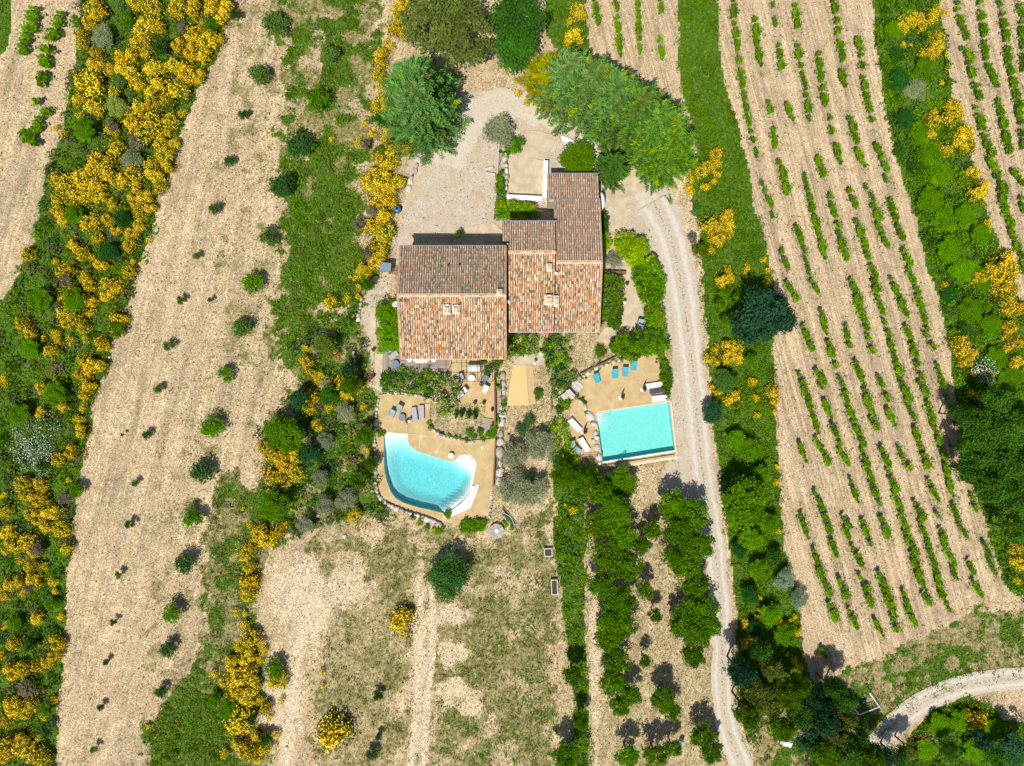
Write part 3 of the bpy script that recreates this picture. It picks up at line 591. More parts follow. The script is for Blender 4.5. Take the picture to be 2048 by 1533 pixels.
def water_mat(name, colr, dens):
    m = bpy.data.materials.new(name); m.use_nodes = True; t = m.node_tree; L = t.links.new
    for n in list(t.nodes): t.nodes.remove(n)
    o = t.nodes.new('ShaderNodeOutputMaterial'); tr = t.nodes.new('ShaderNodeBsdfTransparent'); gl = t.nodes.new('ShaderNodeBsdfGlossy'); gl.inputs['Roughness'].default_value = .04
    fr = t.nodes.new('ShaderNodeFresnel'); fr.inputs[0].default_value = 1.33; ms = t.nodes.new('ShaderNodeMixShader')
    n = t.nodes.new('ShaderNodeTexNoise'); n.inputs['Scale'].default_value = 3.2; n.inputs['Detail'].default_value = 4; bp = t.nodes.new('ShaderNodeBump')
    P = t.nodes.new('ShaderNodeNewGeometry').outputs['Position']; L(P, n.inputs['Vector'])
    bp.inputs['Strength'].default_value = .5; bp.inputs['Distance'].default_value = .06; L(n.outputs[0], bp.inputs['Height']); L(bp.outputs[0], gl.inputs['Normal']); L(bp.outputs[0], fr.inputs['Normal'])
    L(fr.outputs[0], ms.inputs[0]); L(tr.outputs[0], ms.inputs[1]); L(gl.outputs[0], ms.inputs[2]); L(ms.outputs[0], o.inputs[0])
    va = t.nodes.new('ShaderNodeVolumeAbsorption'); va.inputs[0].default_value = (*colr, 1); va.inputs[1].default_value = dens; L(va.outputs[0], o.inputs['Volume']); return m
def pool(idx, poly, depthf, zw, wm, inner):
    xs = [p[0] for p in poly]; ys = [p[1] for p in poly]; G = []
    for x in np.arange(min(xs), max(xs), .35):
        for y in np.arange(min(ys), max(ys), .35): G.append((x, y))
    G = np.array(G); ok = inpoly(G[:, 0], G[:, 1], poly) & (segdist(G[:, 0], G[:, 1], list(poly)+[poly[0]]) > .12)
    G = [tuple(p) for p in G[ok]]; zf = lambda x, y: zw-depthf(x, y)
    poly_d = []
    for i in range(len(poly)):
        a, b = poly[i], poly[(i+1) % len(poly)]; k = max(1, int(math.hypot(b[0]-a[0], b[1]-a[1])/.4))
        poly_d += [(a[0]+(b[0]-a[0])*j/k, a[1]+(b[1]-a[1])*j/k) for j in range(k)]
    V, F = tris_area_mesh(poly_d, (), pts_in=G, zf=zf); n = len(poly_d); b = len(V)
    V += [(x, y, zf(x, y)) for x, y in poly_d]+[(x, y, ZP+.004) for x, y in poly_d]
    ar = sum(poly_d[i][0]*poly_d[(i+1) % n][1]-poly_d[(i+1) % n][0]*poly_d[i][1] for i in range(n))
    for i in range(n):
        f = (b+i, b+n+i, b+n+(i+1) % n, b+(i+1) % n); F.append(f if ar > 0 else f[::-1])
    me = bpy.data.meshes.new('pool_basin'); me.from_pydata(V, [], F); me.materials.append(LINER)
    tag(link('pool_basin', me), kind='structure')
    big = poly_d; V, F = tris_area_mesh(big, (), pts_in=G, z=zw); nb = len(V)
    B = [(x, y, min(zf(x, y)-.03, zw-.03)) for x, y, _ in V]; F2 = [tuple(i+nb for i in f[::-1]) for f in F]; V2 = V+B; F3 = F+F2
    for i in range(n):
        f = (i, i+nb, (i+1) % n+nb, (i+1) % n); F3.append(f if ar > 0 else f[::-1])
    me = bpy.data.meshes.new('pool_water'); me.from_pydata([((v[0]-inner[0])*1.0008+inner[0], (v[1]-inner[1])*1.0008+inner[1], v[2]) for v in V2], [], F3); me.materials.append(wm); me.update()
    tag(link('pool_water', me), kind='structure')
sm = lambda t: max(0, min(1, t))**2*(3-2*max(0, min(1, t)))
def depth1(x, y):
    px, py = x*S+1024, 766.5-y*S
    t1 = (py-864)/62; t2 = (math.hypot(px-932, py-918)-8)/36
    q = [(952,935),(946,970),(935,992),(892,1027)]; t3 = (float(segdist(np.array([px]), np.array([py]), q)[0])-2)/42+.02
    t4 = .55+(float(segdist(np.array([px]), np.array([py]), [(830,900),(870,914),(905,924)])[0]))/60
    ed = float(segdist(np.array([x]), np.array([y]), list(POOL1[-10:])+[POOL1[0]])[0])
    d = 1.55*(.10+.90*sm(t1))*min(1, .03+sm(t2))*min(1, sm(t3*1.7)+.05)*min(1, t4+.1)*(.5+.5*sm(ed/1.8)) if py > 869 else .03
    return -.02+d
WM1 = water_mat('water', (.27,.89,.935), .72)
pool(1, POOL1, depth1, .02, WM1, (W(860,950).x, W(860,950).y))
def depth2(x, y):
    px, py = x*S+1024, 766.5-y*S
    return .92*min(1, .05+sm((math.hypot(px-1192, py-830))/42))
pool(2, POOL2, depth2, .06, water_mat('water_clear', (.22,.935,.925), .88), (W(1270,865).x, W(1270,865).y))
# overflow trough, its rims and the coping of the rectangular pool
def strip(name, a, b, wd, z0, z1, m, kind='structure', parent=None):
    ax, ay = W2(*a); bx, by = W2(*b); l = math.hypot(bx-ax, by-ay); k = MB()
    k.box(((ax+bx)/2, (ay+by)/2, (z0+z1)/2), (l, wd, z1-z0), math.atan2(by-ay, bx-ax)); o = k.build(name, m, parent)
    if kind: tag(o, kind=kind)
    return o
strip('infinity_edge', (1203.5,925.6), (1350,902.4), .22, -.8, .065, M['white'])
strip('overflow_trough', (1206,930), (1350,906.5), .34, -.6, -.12, M['darkgreen'])
strip('trough_coping', (1236,934), (1356,914.5), .30, -.4, .172, M['coping'])
strip('pool_coping', (1340.5,803), (1352.5,913), .20, -.2, .175, M['coping'])
strip('pool_coping', (1191,824.8), (1339,803.4), .12, -.2, .172, M['coping'])
# raised white platform along the south-east edge of the curved pool
k = MB(); k.prism([W2(*p, .3) for p in [(944,972),(950,973.5),(955,968.5),(957.5,970.5),(953,985),(942,1014),(936,1019),(891,1038),(886.5,1035),(890,1028),(905,1020),(926,1004),(940,986)]], -.1, .30)
tag(k.build('pool_platform', M['plaster']), kind='structure')
k = MB(); k.prism([W2(*p, ZP) for p in [(768.3,864.6),(815,868.6),(815,876),(768.3,872)]], -.3, ZP+.003); tag(k.build('pool_step', M['plaster']), kind='structure')
# slab joints of the two big terraces
jm = mat('slab_joint', (.62,.50,.32), var=.1)
for a, b in [((822,790),(812,868)),((851,800),(838,900)),((885,883),(873,908)),((815,868),(886,878)),((759,838),(778,843)),((905,876),(985,953)),((889,876),(905,881))]:
    strip('slab_joint', a, b, .05, ZP-.02, ZP+.006, jm)
# ------------------------------------------------------------------ the farmhouse
house = empty('farmhouse', (-.5, 9.5, 0))
tag(house, 'stone farmhouse of joined blocks under weathered canal tile roofs above the two pools', 'house')
HO = Vector((-.5, 9.5, 0))
PAL_S = [(.67,.50,.30)]*5+[(.66,.43,.28)]*6+[(.63,.35,.22)]*5+[(.66,.26,.06)]*3+[(.38,.31,.20)]*4+[(.20,.17,.12)]*3+[(.74,.61,.39)]*4+[(.50,.26,.15)]*2
PAL_N = [(.48,.36,.25)]*6+[(.34,.29,.20)]*4+[(.50,.32,.22)]*5+[(.24,.20,.15)]*3+[(.56,.44,.29)]*3+[(.55,.24,.11)]*2+[(.38,.35,.22)]*2
PAL_C = [(.50,.37,.25)]*5+[(.58,.44,.29)]*4+[(.48,.31,.21)]*5+[(.34,.26,.19)]*2+[(.54,.33,.22)]*3
TILE_ONE = None
def tile_arrays(x, y, dy, zl, zh, wd, sk):
    """cover tile from the low end (y, zl) to the high end (y+dy, zh)"""
    v = []
    for e, (yy, zz, rr) in enumerate(((y, zl, wd), (y+dy, zh, wd*.8))):
        for a in (0, .25, .5, .75, 1):
            t = PI*a; v.append((x-math.cos(t)*rr+sk*e, yy, zz+math.sin(t)*rr*.85))
    f = [(j, j+1, j+6, j+5) for j in range(4)]+[(4, 3, 2, 1, 0)]
    return v, f
SINGLE = []
def slope(name, x0, x1, ye, yr, ze, zr, pal, seed, cut=None, single=0, pitch=.272):
    """ye, ze = eave; yr, zr = ridge"""
    rg = random.Random(seed); root = MB(); th = .12
    s = 1 if yr > ye else -1
    def zz(y): return ze+(zr-ze)*(y-ye)/(yr-ye)
    n = int(round((x1-x0)/pitch)); p = (x1-x0)/n; rows = int(round(abs(yr-ye)/.34)); step = (yr-ye)/rows
    # roof bed
    if cut: segs = [(x0, cut[0], cut[1]), (cut[0], x1, ye)]
    else: segs = [(x0, x1, ye)]
    for a, b, yc in segs:
        if cut and a == x0: lo, hi = ye, cut[1]
        else: lo, hi = ye, yr
        c = [(a, lo, zz(lo)), (b, lo, zz(lo)), (b, hi, zz(hi)), (a, hi, zz(hi))]
        root.add([(x, y, z-th) for x, y, z in c]+[(x, y, z) for x, y, z in c], [(3,2,1,0),(4,5,6,7),(0,1,5,4),(1,2,6,5),(2,3,7,6),(3,0,4,7)])
    bed = root.build(name, M['under'], house, loc=-HO)
    V = []; F = []; K = []; allc = []
    for i in range(n):
        x = x0+p*(i+.5)
        for j in range(rows):
            y = ye+step*j; ym = y+step*.5
            if cut and x < cut[0] and (ym-cut[1])*s > 0: continue
            wd = p*.33; jx = rg.uniform(-.012, .012); c = rg.choice(pal); g = rg.uniform(.74, 1.16); c = tuple(min(1, q*g*rg.uniform(.93, 1.07)) for q in c)
            lift = .02+rg.uniform(0, .015)
            allc.append((x+jx, y, step, wd, c, lift))
            # channel tile between the covers
            if i < n-1:
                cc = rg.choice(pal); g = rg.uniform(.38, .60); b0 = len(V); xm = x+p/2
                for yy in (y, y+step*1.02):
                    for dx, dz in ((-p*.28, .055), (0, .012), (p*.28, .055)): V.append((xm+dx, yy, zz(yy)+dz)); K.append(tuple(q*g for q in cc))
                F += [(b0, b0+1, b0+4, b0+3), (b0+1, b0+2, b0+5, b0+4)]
    idx = set(rg.sample(range(len(allc)), min(single, len(allc))))
    for q, (x, y, st, wd, c, lift) in enumerate(allc):
        y0 = y-st*.12; sk = rg.uniform(-.012, .012)
        if q in idx:
            SINGLE.append((bed, x, y0, st*1.12, zz(y0)+.045+lift, zz(y+st)+.045+lift-.03, c, wd, sk)); continue
        v, f = tile_arrays(x, y0, st*1.12, zz(y0)+.045+lift, zz(y+st)+.045+lift-.03, wd, sk)
        b0 = len(V); V += v; F += [tuple(t+b0 for t in g) for g in f]; K += [c]*10
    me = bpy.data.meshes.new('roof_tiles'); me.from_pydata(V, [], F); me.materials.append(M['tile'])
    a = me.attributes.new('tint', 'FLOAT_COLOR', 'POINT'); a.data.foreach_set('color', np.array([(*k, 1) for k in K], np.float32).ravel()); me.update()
    tag(link('roof_tiles', me, bed), kind='stuff')
    return bed
A0, A1 = -13.2, -.73
slope('roof', A0, A1, 16.15, 10.1, 4.7, 6.6, PAL_N, 1)
slope('roof', A0, A1, 2.9, 10.1, 4.3, 6.6, PAL_S, 2, single=300)
slope('roof', -1.12, 5.05, 18.85, 15.03, 5.6, 6.8, PAL_C, 3, cut=(-.42, 16.4))
slope('roof', -.42, 5.0, 6.15, 15.03, 4.0, 6.8, PAL_S, 4)
slope('roof', 5.08, 10.45, 21.85, 13.95, 4.0, 6.4, PAL_C, 5)
slope('roof', 5.08, 10.4, 6.12, 13.95, 3.75, 6.4, PAL_S, 6)
slope('roof', 4.25, 10.4, 25.2, 22.0, 3.0, 3.85, PAL_C, 7)
# 300 of the south roof's tiles as pieces of their own
me0 = None
for bed, x, y0, dy, zl, zh, c, wd, sk in SINGLE:
    if me0 is None:
        v, f = tile_arrays(0, 0, dy, 0, zh-zl, wd, 0); me0 = bpy.data.meshes.new('roof_tile'); me0.from_pydata(v, [], f); me0.materials.append(M['tile_one']); me0.update()
    link('roof_tile', me0, bed, loc=(x, y0, zl), color=c)
def part(name, k, m, parent=None, smooth=False): return k.build(name, m, parent or house, loc=(-HO if (parent is None or parent is house) else None), smooth=smooth)
# ridges: one row of ridge tiles each, mortared
def ridge(x0, x1, y, z, pal, seed):
    rg = random.Random(seed); k = MB(); k.box(((x0+x1)/2, y, z+.03), (x1-x0, .42, .10)); rd = part('ridge', k, M['mortar'])
    n = int((x1-x0)/.42)
    for i in range(n):
        xa = x0+(x1-x0)*i/n; xb = xa+(x1-x0)/n*1.08; v = []
        for xx, r in ((xa, .13), (xb, .115)):
            for a in (0, .25, .5, .75, 1): v.append((xx, y-math.cos(PI*a)*r, z+.05+math.sin(PI*a)*r*.8))
        k2 = MB(); k2.add(v, [(j+5, j+6, j+1, j) for j in range(4)]); o = k2.build('ridge_tile', M['tile_one'], rd); c = rg.choice(pal); g = rg.uniform(.8, 1.1); o.color = (*[q*g for q in c], 1)
RP = [(.62,.50,.33), (.60,.42,.27), (.56,.30,.14), (.58,.46,.32)]
ridge(A0, A1, 10.1, 6.62, RP, 1); ridge(-.42, 5.0, 15.03, 6.82, RP, 2); ridge(5.1, 10.42, 13.95, 6.42, RP, 3)
# walls
def walls(x0, x1, y0, y1, zt0, zr, yr, zt1):
    k = MB(); pts = []
    for x in (x0, x1): pts += [(x, y0, 0), (x, y0, zt0), (x, yr, zr), (x, y1, zt1), (x, y1, 0)]
    k.add(pts, [(0,1,2,3,4), (9,8,7,6,5), (0,5,6,1), (1,6,7,2), (2,7,8,3), (3,8,9,4)]); return part('wall', k, M['stucco'])
walls(A0+.12, A1-.1, 3.3, 15.8, 4.22, 6.42, 10.1, 4.62)
walls(-.35, 4.95, 6.5, 18.5, 3.92, 6.62, 15.03, 5.52)
walls(5.16, 10.25, 6.45, 21.6, 3.68, 6.22, 13.95, 3.92)
walls(4.4, 10.25, 21.7, 24.95, 3.7, 3.75, 21.8, 2.95)
# openings
def opening(x, y, z, wd, h, face, door=False):
    n = (0, -1) if face == 'S' else (0, 1) if face == 'N' else (1, 0) if face == 'E' else (-1, 0); rz = 0 if face in 'SN' else PI/2
    c = lambda d, s=0, zz=0: (x+n[0]*d+(s if face in 'SN' else 0), y+n[1]*d+(s if face not in 'SN' else 0), z+zz)
    k = MB(); k.box(c(.02), (wd+.16, .12, h+.16), rz); f = part('door' if door else 'window', k, M['limestone'])
    k = MB(); k.box(c(.09), (wd, .03, h), rz); k.build('door_panel' if door else 'pane', M['shutter'] if door else M['glass'], f)
    if not door:
        k = MB(); k.box(c(.11), (.05, .04, h), rz); k.box(c(.11), (wd, .04, .05), rz); k.build('window_bars', M['wood'], f)
        for s in (-1, 1):
            k = MB(); k.box(c(.06, s*(wd*.75+.1)), (wd*.48, .05, h+.05), rz); k.build('shutter', M['shutter'], f)
for x in (-11.2, -8.2, -5.3, -2.4): opening(x, 3.3, 3.1, 1.0, 1.1, 'S')
for x in (-10.6, -6.5): opening(x, 3.3, 1.15, 1.6, 2.1, 'S', True)
opening(-2.8, 3.3, 1.5, 1.1, 1.3, 'S')
for x in (1.0, 3.4): opening(x, 6.5, 2.9, .9, 1.0, 'S')
opening(2.0, 6.5, 1.1, 1.1, 2.05, 'S', True); opening(7.7, 6.45, 1.6, 1.1, 1.2, 'S')
for y in (8.5, 12.0, 17.0): opening(10.25, y, 1.7, 1.0, 1.2, 'E')
opening(10.25, 20.2, 1.1, 1.1, 2.05, 'E', True)
for x in (-10.5, -6.5, -3): opening(x, 15.8, 2.9, .9, 1.0, 'N')
opening(A0+.12, 7.0, 2.8, .9, 1.1, 'W'); opening(A0+.12, 12.0, 2.8, .9, 1.1, 'W')
# gutters
for x0, x1, y, z in ((A0-.1, A1+.05, 16.22, 4.68), (-1.15, 5.2, 18.93, 5.58), (5.08, 10.5, 21.93, 3.98), (4.25, 10.45, 25.28, 2.98)):
    k = MB(); k.box(((x0+x1)/2, y, z), (x1-x0, .13, .10)); part('gutter', k, M['zinc'])
for x0, x1, y, z in ((A0, A1, 2.84, 4.24), (-.4, 10.4, 6.08, 3.8)):
    k = MB(); k.box(((x0+x1)/2, y, z), (x1-x0, .09, .10)); part('gutter', k, M['limestone'])
k = MB(); k.box((5.02, 20.2, 4.55), (.10, 3.2, .10)); part('gutter', k, M['zinc'])
# verge mortar bands on the gables
for x, y0, z0, y1, z1, y2, z2 in ((A0-.02, 2.95, 4.34, 10.1, 6.64, 16.1, 4.74), (A1+.02, 2.95, 4.34, 10.1, 6.64, 16.1, 4.74), (10.43, 6.15, 3.8, 13.95, 6.44, 21.8, 4.06)):
    k = MB(); k.tube([(x, y0, z0), (x, y1, z1), (x, y2, z2)], .10, 6); part('verge', k, mat('verge_mortar', (.46,.27,.17), var=.3))
# chimneys: rendered stack, shelf, flue opening
def chimney(px, py, z, sx=.62, sy=.95, cap=True):
    p = W(px, py, z+.5); k = MB(); k.box((p.x, p.y, z+.25), (sx, sy, 1.1)); f = part('chimney', k, M['cream'])
    k = MB(); k.box((p.x, p.y, z+.83), (sx+.12, sy+.12, .07)); k.build('chimney_slab', M['cream'], f)
    k = MB()
    for dx in (-1, 1):
        for dy in (-1, 1): k.box((p.x+dx*(sx/2-.1), p.y+dy*(sy/2-.12), z+.97), (.12, .12, .22))
    k.box((p.x, p.y-.08, z+1.12), (sx*.72, sy*.6, .08)); k.build('chimney_cap', M['mortar'], f)
    k = MB(); k.box((p.x, p.y, z+.875), (sx*.6, sy*.6, .02)); k.build('flue', M['dark'], f)
chimney(894, 620, 5.8, .72, 1.05); chimney(912, 620, 5.8, .72, .95); chimney(999, 586, 6.2, .5, .6)
chimney(1097, 601, 5.2, .75, 1.05); chimney(1112, 603, 4.9, .5, 1.15); chimney(1098, 536, 6.2, .5, .75)
def vent(px, py, z, r=.16, m='white'):
    p = W(px, py, z+.4); k = MB(); k.lathe((p.x, p.y, z-.2), [(r*.6, 0), (r*.6, .45), (r, .5), (r, .6), (r*.4, .72)], 12); part('vent_cowl', k, M[m], smooth=True)
vent(1017, 603.5, 5.0, .22); vent(1112.7, 547, 6.1, .22); vent(894, 533, 5.9, .12, 'zinc'); vent(916, 532, 5.9, .12, 'zinc'); vent(844, 618, 5.9, .1, 'zinc'); vent(1015.5, 488, 6.6, .12, 'zinc')
# satellite dish on the west gable
p = W(790.5, 608, 4.0); dish = empty('satellite_dish', (p.x, p.y, 4.0), .5); tag(dish, 'pale oval satellite dish on an arm by the west gable above the hedge', 'satellite dish')
k = MB(); k.lathe((0, 0, 0), [(.02, 0), (.22, .03), (.40, .10), (.42, .11), (.40, .08), (.2, .0), (.02, -.03)], 18, False)
o = k.build('reflector', M['lightf'], dish, smooth=True); o.rotation_euler = (R(48), 0, 0)
k = MB(); k.tube([(0, 0, 0), (0, -.5, -.35)], .025); k.tube([(0, -.5, -.35), (-.05, -.62, -.1)], .03); k.build('feed_arm', M['steel'], dish)
k = MB(); k.tube([(0, .05, 0), (.25, .2, -.3), (.4, .28, -.3)], .03); k.build('bracket', M['steel'], dish)
# ------------------------------------------------------------------ vegetation: undergrowth, grass, stones (stuff nobody could count)
GREENS = [(.06,.125,.018), (.078,.155,.02), (.10,.18,.02), (.045,.095,.02), (.115,.19,.028), (.065,.115,.035)]
DARKG = [(.03,.07,.018), (.04,.085,.02), (.03,.065,.025), (.05,.10,.02)]
MIXW = GREENS+[(.11,.115,.06), (.10,.09,.06), (.06,.09,.045), (.13,.12,.05), (.045,.075,.03)]
BRIGHT = [(.10,.22,.018), (.12,.25,.02), (.085,.19,.018), (.14,.25,.03)]
def put(name, me, kind='stuff', label=None, cat=None, group=None): return tag(link(name, me), label, cat, group, kind)
inv = lambda x, y: (x*S+1024, 766.5-y*S)
BW = [p for p in BELT_W]
def clamp_poly(poly, xm=70, ym=54): return [(max(-xm, min(xm, x)), max(-ym, min(ym, y))) for x, y in poly]
put('undergrowth', mass('undergrowth', clamp_poly(BELT_W), (.35, 1.25), (.35, 1.0), 34, .155, MIXW, 41, cover=1.25))
put('undergrowth', mass('undergrowth', clamp_poly(BELT_E), (.5, 1.25), (.3, .9), 50, .135, GREENS+DARKG[:2]+[(.10,.20,.02), (.12,.22,.025), (.11,.20,.02)], 42, cover=1.5))
put('undergrowth', mass('undergrowth', clamp_poly(THICKET), (.3, 1.2), (.35, 1.0), 32, .14, MIXW+DARKG, 43, cover=.95))
put('undergrowth', mass('undergrowth', clamp_poly(STRIP_O), (.3, 1.0), (.3, .8), 46, .13, GREENS, 44, cover=1.4))
put('undergrowth', mass('undergrowth', clamp_poly(GRASS_E), (.15, .5), (.3, .8), 40, .115, [(.085,.17,.015), (.10,.20,.018), (.07,.14,.015), (.12,.20,.03)], 45, cover=1.2))
put('undergrowth', mass('undergrowth', clamp_poly(SE_GREEN), (.3, 1.1), (.4, 1.0), 34, .12, GREENS, 46, cover=1.4))
put('undergrowth', mass('undergrowth', clamp_poly(GRASS_N), (.15, .5), (.3, .7), 24, .10, GREENS, 47, cover=1.2))
KG = lambda x, y: zones(x, y)['green'] > .25+.6*RNG.random(len(x))
put('undergrowth', mass('undergrowth', clamp_poly(MEADOW), (.12, .55), (.2, .6), 34, .12, [(.09,.17,.018), (.11,.20,.02), (.07,.13,.02), (.10,.12,.04)], 49, cover=1.5, keep=KG))
put('undergrowth', mass('undergrowth', clamp_poly(GREEN_S), (.12, .45), (.2, .6), 34, .12, [(.09,.17,.018), (.11,.20,.02), (.07,.13,.02)], 50, cover=1.2, keep=KG))
KD = lambda x, y: (zones(x, y)['dry'] > .15+.8*RNG.random(len(x))) & (fbm(x, y, .9, 91) > .45)
put('undergrowth', mass('undergrowth', clamp_poly(STRIP_M), (.06, .3), (.2, .5), 30, .10, [(.09,.11,.03), (.12,.12,.05), (.06,.09,.02), (.17,.15,.07)], 52, cover=1.1, keep=KD))
put('undergrowth', mass('undergrowth', clamp_poly(LAWN), (.05, .2), (.15, .45), 30, .09, [(.10,.12,.03), (.13,.13,.05), (.07,.10,.02), (.18,.16,.07)], 53, cover=1.1, keep=KD))
put('undergrowth', mass('undergrowth', clamp_poly(SE_GRASS), (.06, .3), (.2, .5), 30, .10, [(.09,.14,.03), (.12,.15,.04), (.07,.11,.02)], 54, cover=1.0, keep=KD))
SE_WOOD = PX([(1455,1300),(1480,1290),(1520,1330),(1570,1360),(1640,1360),(1680,1400),(1690,1440),(1730,1460),(1720,1490),(1800,1533),(1640,1533),(1600,1480),(1560,1470),(1500,1480),(1470,1420)])
put('undergrowth', mass('undergrowth', clamp_poly(SE_WOOD), (.5, 1.6), (.4, 1.0), 32, .13, DARKG+GREENS, 48, cover=1.3))

def blades(name, n, dens_fn, box, length, wid, pal, seed, up=.55, weight='green'):
    rg = np.random.default_rng(seed); X = rg.uniform(box[0], box[1], n*4); Y = rg.uniform(box[2], box[3], n*4)
    d = dens_fn(X, Y); k = rg.random(n*4) < d; X, Y = X[k][:n], Y[k][:n]; n = len(X)
    a = rg.uniform(0, 2*PI, n); L = length*rg.uniform(.5, 1.4, n); tl = rg.uniform(.3, 1.2, n)
    U = np.stack([np.cos(a)*np.sin(tl), np.sin(a)*np.sin(tl), np.cos(tl)*up], 1)*L[:, None]/2
    V = np.stack([-np.sin(a), np.cos(a), np.zeros(n)], 1)*(wid*rg.uniform(.6, 1.3, n))[:, None]
    C = np.stack([X, Y, np.abs(U[:, 2])+.0], 1); kc = pick(pal, n, rg)*rg.uniform(.7, 1.3, (n, 1))
    return put(name, cloud_mesh(name, [(C, U, V, kc, 0)]))
BX = (-67, 67, -51, 51)
def dz(key, thr=.0, sc=1.0):
    def f(x, y):
        z = zones(x, y); v = z[key]
        return np.clip((v*sc)*(fbm(x, y, 1.3, 51)*1.6-.2), 0, 1)*~(inpoly(x, y, DECK1) | inpoly(x, y, DECK2))
    return f
blades('grass', 110000, dz('green'), BX, .40, .06, GREENS+[(.11,.19,.03), (.15,.17,.06)], 61)
blades('dry_grass', 90000, dz('dry'), BX, .30, .045, [(.13,.125,.05), (.20,.175,.075), (.34,.27,.13), (.10,.115,.035), (.08,.10,.03), (.42,.34,.18)], 62, up=.35)
# weeds and tufts on the bare soil
def bare(x, y):
    z = zones(x, y); g = 1-np.maximum(z['green'], z['dry']); c = np.clip(fbm(x, y, .45, 71)*2.6-.9, .05, 1)
    return g*c*(1-.6*z['gravel'])*.8*~(inpoly(x, y, DECK1) | inpoly(x, y, DECK2))
rg = np.random.default_rng(9); n = 60000; X = rg.uniform(*BX[:2], n); Y = rg.uniform(*BX[2:], n); k = rg.random(n) < bare(X, Y)
dd = segdist(X, Y, PX(MAIN_DRIVE, 0)); dd2 = segdist(X, Y, PX(YARD_DRIVE, 0)); dd3 = segdist(X, Y, PX(SE_TRACK, 0))
k &= (dd > 1.8) & (dd2 > 2.2) & (dd3 > 1.5); X, Y = X[k], Y[k]; n = len(X); rep = rg.integers(1, 5, n); Xr = np.repeat(X, rep)+rg.normal(0, .07, rep.sum()); Yr = np.repeat(Y, rep)+rg.normal(0, .07, rep.sum())
put('weeds', cloud_mesh('weeds', [leaves(np.stack([Xr, Yr, rg.uniform(.02, .1, len(Xr))], 1), .075, up=.5, asp=.5, colr=pick([(.10,.12,.04), (.07,.10,.03), (.16,.13,.06), (.12,.10,.05)], len(Xr), rg), rg=rg)+(0,)]))
vs_ = [(a_, b_, c_, d_) for a_, b_, c_, d_ in vines if a_ > 1000]; rg = np.random.default_rng(19); wp = []
for a_, b_, c_, d_ in vs_:
    L_ = math.hypot(c_-a_, d_-b_); m_ = int(6+L_*.35); t_ = rg.uniform(-.5, 1.5, m_); o_ = rg.normal(0, 7, m_); ux, uy = (c_-a_)/L_, (d_-b_)/L_
    for q_ in range(m_): wp.append(W2(a_+(c_-a_)*t_[q_]-uy*o_[q_], b_+(d_-b_)*t_[q_]+ux*o_[q_]))
wp = np.array(wp); rr_ = rg.integers(2, 8, len(wp)); wx = np.repeat(wp, rr_, 0)+rg.normal(0, .12, (rr_.sum(), 2))
put('weeds', cloud_mesh('weeds', [leaves(np.concatenate([wx, rg.uniform(.02, .14, (len(wx), 1))], 1), .085, up=.5, asp=.5, colr=pick([(.09,.15,.03), (.12,.16,.04), (.07,.12,.03), (.15,.15,.06)], len(wx), rg), rg=rg)+(0,)]))
# stones on the stony fields: low octahedra
def stones(name, n, sizes, seed, dens):
    rg = np.random.default_rng(seed); X = rg.uniform(*BX[:2], n*4); Y = rg.uniform(*BX[2:], n*4); k = rg.random(n*4) < dens(X, Y); X, Y = X[k][:n], Y[k][:n]; n = len(X)
    s = rg.uniform(*sizes, n)*(rg.random(n)**.8+.5); a = rg.uniform(0, 6.3, n); V = np.empty((n, 5, 3))
    for j in range(4):
        t = a+j*PI/2; q = s*rg.uniform(.7, 1.2, n); V[:, j] = np.stack([X+np.cos(t)*q, Y+np.sin(t)*q, np.full(n, -.05)], 1)
    V[:, 4] = np.stack([X+rg.normal(0, .2, n)*s, Y+rg.normal(0, .2, n)*s, s*.55], 1)
    F = np.array([[0,1,4],[1,2,4],[2,3,4],[3,0,4]])[None]+np.arange(n)[:, None, None]*5
    me = bpy.data.meshes.new(name); me.vertices.add(n*5); me.vertices.foreach_set('co', V.ravel().astype(np.float32)); F = F.reshape(-1, 3)
    me.loops.add(F.size); me.loops.foreach_set('vertex_index', F.ravel().astype(np.int32)); me.polygons.add(len(F)); me.polygons.foreach_set('loop_start', np.arange(0, F.size, 3, dtype=np.int32))
    at = me.attributes.new('tint', 'FLOAT_COLOR', 'POINT'); kc = np.ones((n, 5, 4), np.float32); kc[:, :, :3] = (pick([(.58,.48,.34), (.66,.58,.45), (.50,.40,.27), (.44,.36,.27), (.72,.66,.54)], n, rg))[:, None]
    at.data.foreach_set('color', kc.ravel()); me.update(calc_edges=True); me.materials.append(M['stone_var']); put(name, me)
WEST = PX([(480,0),(600,0),(545,200),(540,400),(560,560),(500,700),(520,860),(430,960),(400,1120),(390,1300),(300,1440),(250,1533),(108,1533),(128,1200),(185,810),(290,500),(385,210)])
def sd(x, y):
    z = zones(x, y); g = 1-np.maximum(z['green'], z['dry']*.7); return g*(.10+.9*np.clip(fbm(x, y, .3, 77)*3-1, 0, 1)*(inpoly(x, y, WEST)*1.+.25))*(1-.8*z['gravel'])*~(inpoly(x, y, DECK1) | inpoly(x, y, DECK2) | (segdist(x, y, PX(MAIN_DRIVE, 0)) < 2) | (segdist(x, y, PX(SE_TRACK, 0)) < 1.6))
stones('field_stones', 22000, (.035, .085), 81, sd)

# ------------------------------------------------------------------ countable plants
def sub(name, parts): return cloud_mesh(name, parts)
def stems(h, r, n, seed, m=None):
    rg = random.Random(seed); k = MB()
    for i in range(n):
        a = rg.uniform(0, 6.28); q = rg.uniform(.2, .8)*r
        k.tube([(0, 0, 0), (math.cos(a)*q*.35, math.sin(a)*q*.35, h*.45), (math.cos(a)*q, math.sin(a)*q, h*rg.uniform(.7, .95))], .05*max(.5, r), 4, r2=.015)
    return k.mesh('stem', m or M['bark'])
